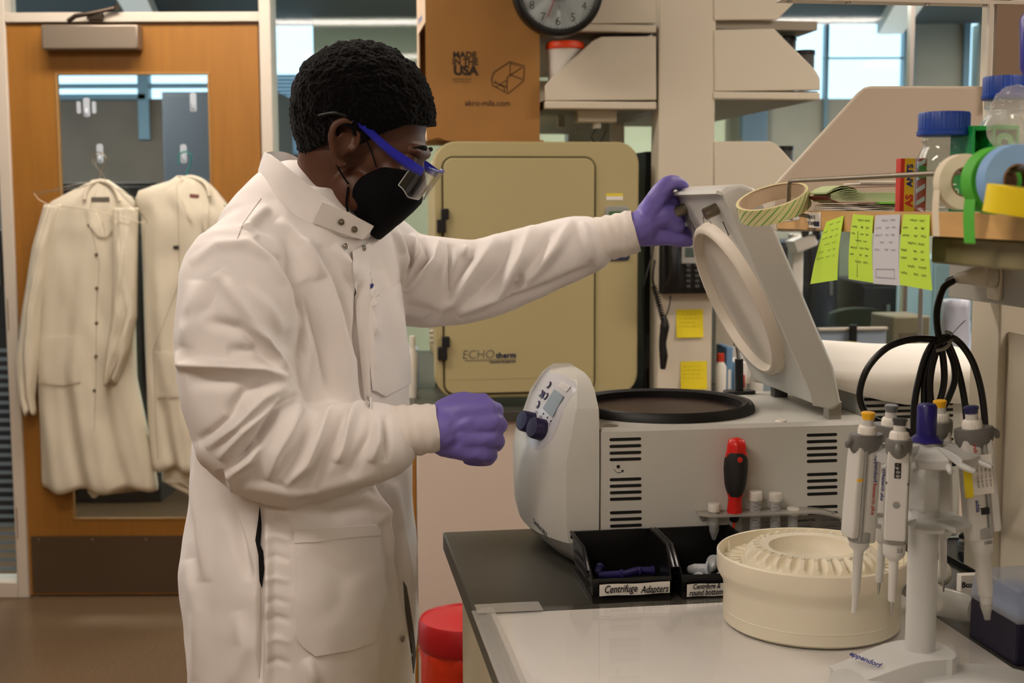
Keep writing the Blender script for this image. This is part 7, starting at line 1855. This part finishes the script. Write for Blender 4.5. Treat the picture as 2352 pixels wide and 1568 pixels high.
# seam lines
def seam(pts, w_=.0007, m=None):
    L_ = []
    for (a, b), (c, d) in zip(pts, pts[1:]):
        for q in range(8):
            h, nn = hitw(a + (c - a) * q / 8, b + (d - b) * q / 8, .0004)
            if h is not None: L_.append(h)
    if len(L_) > 2: pt('seam', MB().tube(L_, w_, 5, smooth=False), m or mat('seam_white', (206, 198, 190), .8), par=coat)
seam([(602, 452), (560, 510), (545, 548)]); seam([(592, 1345), (591, 1450), (589, 1568)]); seam([(1030, 560), (1034, 680)])
# ---- knit cuffs
def cuff(pts, rad, name='knit_cuff'):
    Pp, Rr = crom([W(a, b, d) for a, b, d in pts], rad, 10); mb = MB(); tn = len(Pp)
    Rr = [r * (1 + .028 * sin(i * 1.25)) for i, r in enumerate(Rr)]
    mb.tube(Pp, Rr, 56, smooth=False)
    for i in range(len(mb.v)): mb.v[i] = mb.v[i] + Vector((nz(mb.v[i], 60), nz(mb.v[i], 60, 3), nz(mb.v[i], 60, 5))) * .0014
    return pt(name, mb, M('knit'), par=coat, smooth=180, label='ribbed white knit cuff')
cuff([(862, 1000, 1.885), (900, 992, 1.89), (950, 986, 1.895), (1002, 980, 1.90)], [.042, .040, .0375, .0352])
cuff([(1335, 562, 2.225), (1375, 553, 2.22), (1420, 543, 2.218), (1462, 532, 2.215)], [.040, .0385, .0375, .0365])
# ---- gloves
def glove(which):
    me = voxel(hand(which, .0008), .0016, 26 if which == 'near' else 7, .6)
    n_ = len(me.vertices); P_ = np.empty(n_ * 3); me.vertices.foreach_get('co', P_); P_ = P_.reshape(-1, 3); N_ = np.empty(n_ * 3); me.vertices.foreach_get('normal', N_); N_ = N_.reshape(-1, 3)
    dsp = np.array([noise.noise(Vector((p[0] * 40 + p[2] * 30, p[1] * 30, p[2] * 90 - p[0] * 60))) * .0012 for p in P_]); P_ = P_ + N_ * dsp[:, None]
    me.vertices.foreach_set('co', P_.reshape(-1)); me.update()
    return pt('nitrile_glove', me, M('glove'), smooth=180, label='purple nitrile glove', fixnorm=False)
glove('near'); glove('far')
# ---- trousers and shoes (below the frame)
for s in (-1, 1):
    h = W(690, 1400, 2.06) + lat * (.095 * s); kn = h + Vector((.02, 0, -.40)) + fwd * (.02 + .02 * s); an = Vector((h.x, h.y, .09)) + fwd * (-.02 + .05 * s)
    pt('trouser_leg', MB().tube([h, h.lerp(kn, .5) + fwd * .01, kn, kn.lerp(an, .5), an - Vector((0, 0, .03))], [.10, .092, .074, .070, .064], 24), M('trouser'))
    sh_ = MB(); R_2 = []
    for f, w_, h_ in ((-.06, .028, .05), (-.04, .036, .075), (.02, .038, .085), (.08, .044, .06), (.14, .046, .045), (.19, .038, .036), (.215, .02, .025)):
        c_ = Vector((an.x, an.y, 0)) + fwd * f; R_2.append([c_ + lat * (w_ * cos(t)) + Vector((0, 0, max(.002, h_ / 2 + h_ / 2 * sin(t)))) for t in [2 * pi * q / 20 for q in range(20)]])
    pt('shoe', sh_.rings(R_2), M('shoe'), smooth=60)
# ================================================================ COATS HANGING ON THE DOOR
mat('hung_cloth', (214, 206, 186), 0.85, bump=0.05, bscale=1500)
YH = YD - .05
def hung(rows, Y0, fold, depth=.05, seed=0, n=110):
    """rows: (py, left px, right px, thickness factor); front bulges towards the room with folds, back flat"""
    R = []; 
    # interpolate rows
    ys = [r[0] for r in rows]; Ly = np.linspace(ys[0], ys[-1], 60)
    for y in Ly:
        xl_ = np.interp(y, ys, [r[1] for r in rows]); xr_ = np.interp(y, ys, [r[2] for r in rows]); th = np.interp(y, ys, [r[3] for r in rows])
        g = (y - ys[0]) / (ys[-1] - ys[0]); row = []
        for k in range(n):
            t = k / n
            if t < .6: f = t / .6; a = sin(pi * f) ** .45
            else: f = 1 - (t - .6) / .4; a = 0
            ph = f * fold + seed + .8 * sin(g * 2.2 + seed)
            d = depth * th * a * (.80 + .17 * sin(ph * 2 * pi) * (.12 + .88 * g) + .05 * sin(ph * 4.6 * pi + g * 4) * g)
            d += .09 * depth * a * nz((f * 5, g * 7, seed), 1.3)
            x = xl_ + (xr_ - xl_) * f
            q = W(x, y + (6 * sin(ph * 2 * pi) * max(0, g - .9) / .1 if g > .9 else 0), Y0); row.append(Vector((q.x, Y0 - d - .004, q.z)))
        R.append(row)
    return MB().rings(R)
def bv_(mb): return BVHTree.FromPolygons([tuple(p) for p in mb.v], mb.f)
def clinesm(t, pts, Y, w=.0012, m=None, nm='seam', bv=None):
    L_ = []
    for (a, b), (c, d) in zip(pts, pts[1:]):
        for q in range(8):
            h, nn = hitw(a + (c - a) * q / 8, b + (d - b) * q / 8, .0006, bv)
            if h is not None: L_.append(h)
    return part(nm, MB().tube(L_, w, 5, smooth=False), m or M('seam_hung'), t)
def spot(t, nm, x, y, mb_f, bv, m):
    h, nn = hitw(x, y, .0008, bv)
    if h is not None: part(nm, mb_f(h, nn), m, t)
mat('seam_hung', (170, 160, 140), .85); mat('button_dark', (96, 84, 66), .4)
c = W(225, 430, YH); t1 = thing('lab_coat', 'white lab coat with dark snaps hanging on the left of the door glass', 'coat', (c.x, YH, c.z), 'W', 'lab coats hanging on the door')
h1 = hung([(406, 218, 252, .5), (418, 195, 270, .6), (440, 150, 300, .8), (462, 108, 318, .9), (520, 86, 318, 1), (700, 84, 312, 1.0), (860, 86, 316, 1.1), (980, 92, 340, 1.2), (1100, 94, 362, 1.3), (1113, 96, 362, 1.2)], YH, 2.6, .075, .2); bv1 = bv_(h1); b1c = part('coat_body', h1, M('hung_cloth'), t1, smooth=180)
part('sleeve', hung([(462, 104, 150, .5), (560, 78, 122, .9), (700, 55, 100, 1), (820, 40, 92, 1), (905, 48, 82, .9), (938, 60, 84, .8)], YH - .03, 1.5, .06, .6, 60), M('hung_cloth'), t1, smooth=180)
part('sleeve', hung([(470, 262, 322, .5), (600, 262, 318, .9), (720, 258, 316, 1), (800, 244, 300, 1), (870, 238, 268, .9)], YH - .06, 1.4, .06, .1, 60), M('hung_cloth'), t1, smooth=180)
part('coat_tail', hung([(1080, 196, 300, .8), (1128, 200, 240, .6)], YH + .0, 1, .03, .4, 40), M('hung_cloth'), t1, smooth=180)
clinesm(t1, [(222, 440), (206, 480), (212, 520), (230, 600), (222, 700), (220, 860), (214, 1000)], YH - .075, bv=bv1)
for y, x in ((480, 216), (493, 222), (510, 206), (578, 223), (655, 223), (735, 222), (811, 220), (890, 216)):
    spot(t1, 'snap', x, y, lambda h, n: MB().lathe([(.0065, 0), (.005, .003), (0, .0035)], h, 14, n), bv1, M('button_dark'))
drape_poly([(212, 446), (254, 446), (254, 457), (212, 457)], .002, t1, 'collar_tag', mat('tag', (90, 84, 76), .8), nr=3, bv=bv1)
drape_poly([(86, 768), (182, 764), (184, 870), (150, 878), (90, 872)], .005, t1, 'patch_pocket', M('hung_cloth'), bv=bv1)
part('collar', MB().tube([W(196, 452, YH - .058), W(204, 424, YH - .045), W(232, 410, YH - .03), W(262, 422, YH - .045), W(278, 456, YH - .062)], [.006, .009, .010, .009, .006], 10), M('hung_cloth'), t1)
for pl_ in ([(200, 470), (222, 476), (246, 540), (226, 536), (208, 512)], [(262, 470), (276, 476), (262, 520), (246, 540), (236, 500)]): drape_poly(pl_, .006, t1, 'lapel', M('hung_cloth'), nr=4, bv=bv1)
c = W(430, 430, YH); t2 = thing('lab_coat', 'white lab coat with a small chest mark hanging right, half behind the worker', 'coat', (c.x, YH, c.z), 'W', 'lab coats hanging on the door')
h2 = hung([(398, 412, 422, .5), (410, 392, 478, .6), (430, 322, 500, .8), (455, 312, 520, .9), (490, 326, 548, 1), (620, 330, 560, 1.0), (800, 334, 566, 1.1), (960, 340, 560, 1.2), (1060, 346, 560, 1.3), (1066, 348, 560, 1.2)], YH - .005, 2.9, .080, .9); bv2 = bv_(h2); part('coat_body', h2, M('hung_cloth'), t2, smooth=180)
part('coat_lining', hung([(1040, 368, 560, 1), (1098, 372, 560, 1), (1134, 438, 560, .8)], YH + .0, 4, .055, .3, 80), M('hung_cloth'), t2, smooth=180)
clinesm(t2, [(408, 420), (412, 500), (414, 640), (352, 800), (358, 1000), (362, 1055)], YH - .088, bv=bv2); clinesm(t2, [(470, 440), (468, 520), (440, 620)], YH - .085, bv=bv2)
part('collar', MB().tube([W(406, 446, YH - .062), W(413, 414, YH - .045), W(440, 402, YH - .03), W(474, 416, YH - .045), W(484, 446, YH - .062)], [.006, .008, .009, .009, .006], 10), M('hung_cloth'), t2)
for pl_ in ([(420, 450), (436, 470), (444, 510), (430, 484)], [(470, 440), (484, 450), (478, 560), (464, 500)]): drape_poly(pl_, .006, t2, 'lapel', M('hung_cloth'), nr=4, bv=bv2)
drape_poly([(399, 559), (413, 558), (413, 567), (400, 567)], .002, t2, 'chest_mark', mat('tagdk', (60, 52, 50), .8), nr=3, bv=bv2)
drape_poly([(438, 440), (460, 442), (459, 450), (438, 448)], .002, t2, 'collar_tag', mat('tagred', (110, 66, 56), .8), nr=3, bv=bv2)
spot(t2, 'snap', 373, 856, lambda h, n: MB().lathe([(.009, 0), (.007, .003), (0, .0035)], h, 14, n), bv2, M('button_dark'))
drape_poly([(356, 802), (450, 806), (450, 905), (360, 908)], .005, t2, 'patch_pocket', M('hung_cloth'), bv=bv2)
# hangers and hooks
for i, (cx_, lab, mt, w0, w1) in enumerate(((230, 'thin wire hanger carrying the left lab coat', mat('wire', (150, 140, 120), .4, metal=.6), (88, 440), (345, 470)), (428, 'teal plastic hanger carrying the right lab coat', mat('teal', (24, 120, 116), .45), (330, 436), (520, 470)))):
    q = W(cx_, 400, YH - .03); th = thing('coat_hanger', lab, 'hanger', (q.x, q.y, q.z), 'W', 'coat hangers')
    hk = [W(cx_ - 14, 372, YH - .028), W(cx_ - 14, 352, YH - .030), W(cx_, 343, YH - .032), W(cx_ + 14, 352, YH - .030), W(cx_ + 12, 372, YH - .028), W(cx_ + 4, 392, YH - .028), W(cx_ + 2, 408, YH - .028)]
    part('hook', MB().tube(hk, .0022 if i == 0 else .003, 8), mt, th)
    part('shoulder_bar', MB().tube([W(cx_ + 2, 408, YH - .028), W((cx_ + w0[0]) / 2, (408 + w0[1]) / 2 - 4, YH - .032), W(*w0, YH - .03)], .0016 if i == 0 else .004, 8), mt, th)
    part('shoulder_bar', MB().tube([W(cx_ + 2, 408, YH - .028), W((cx_ + w1[0]) / 2, (408 + w1[1]) / 2 - 4, YH - .032), W(*w1, YH - .03)], .0016 if i == 0 else .004, 8), mt, th)
q = W(150, 470, YH - .085); th = thing('coat_hanger', 'empty wire hanger dangling in front of the left lab coat', 'hanger', (q.x, q.y, q.z), 'W', 'coat hangers')
part('wire_frame', MB().tube([W(80, 436, YH - .1), W(110, 460, YH - .1), W(220, 478, YH - .1), W(330, 506, YH - .1), W(334, 494, YH - .1), W(300, 460, YH - .1), W(245, 412, YH - .1), W(180, 425, YH - .1), W(82, 434, YH - .1)], .0013, 6), M('wire'), th)
part('hook', MB().tube([W(246, 412, YH - .1), W(240, 395, YH - .07), W(222, 372, YH - .055), W(226, 352, YH - .05), W(240, 348, YH - .05), W(248, 358, YH - .05)], .0013, 6), M('wire'), th)
mat('hookclear', (200, 210, 222), .15, alpha=.7)
yg = YD - .045 + .018
for (x, y, lab) in ((233, 346, 'clear adhesive hook on the door glass holding the left hanger'), (425, 348, 'clear adhesive hook on the door glass holding the teal hanger'), (203, 240, 'clear twin adhesive hook high on the left of the door glass'), (448, 230, 'clear adhesive hook high on the right of the door glass')):
    q = W(x, y, yg); th = thing('adhesive_hook', lab, 'hook', (q.x, yg, q.z), 'W', 'adhesive hooks on the door glass')
    part('pad', MB().prism(rrect(q.x - .012, q.z - .035, q.x + .012, q.z + .035, .009), yg - .004, yg - .0002), M('hookclear'), th, bev=.001)
    part('hook_arm', MB().tube([Vector((q.x, yg - .004, q.z - .004)), Vector((q.x, yg - .014, q.z - .022)), Vector((q.x, yg - .026, q.z - .022)), Vector((q.x, yg - .030, q.z - .006))], .004, 8), M('hookclear'), th)
    if x == 203:
        for s in (-1, 1): part('side_tab', MB().prism(rrect(q.x + s * .028 - .007, q.z - .022, q.x + s * .028 + .007, q.z + .022, .006), yg - .006, yg - .0002), M('hookclear'), th)
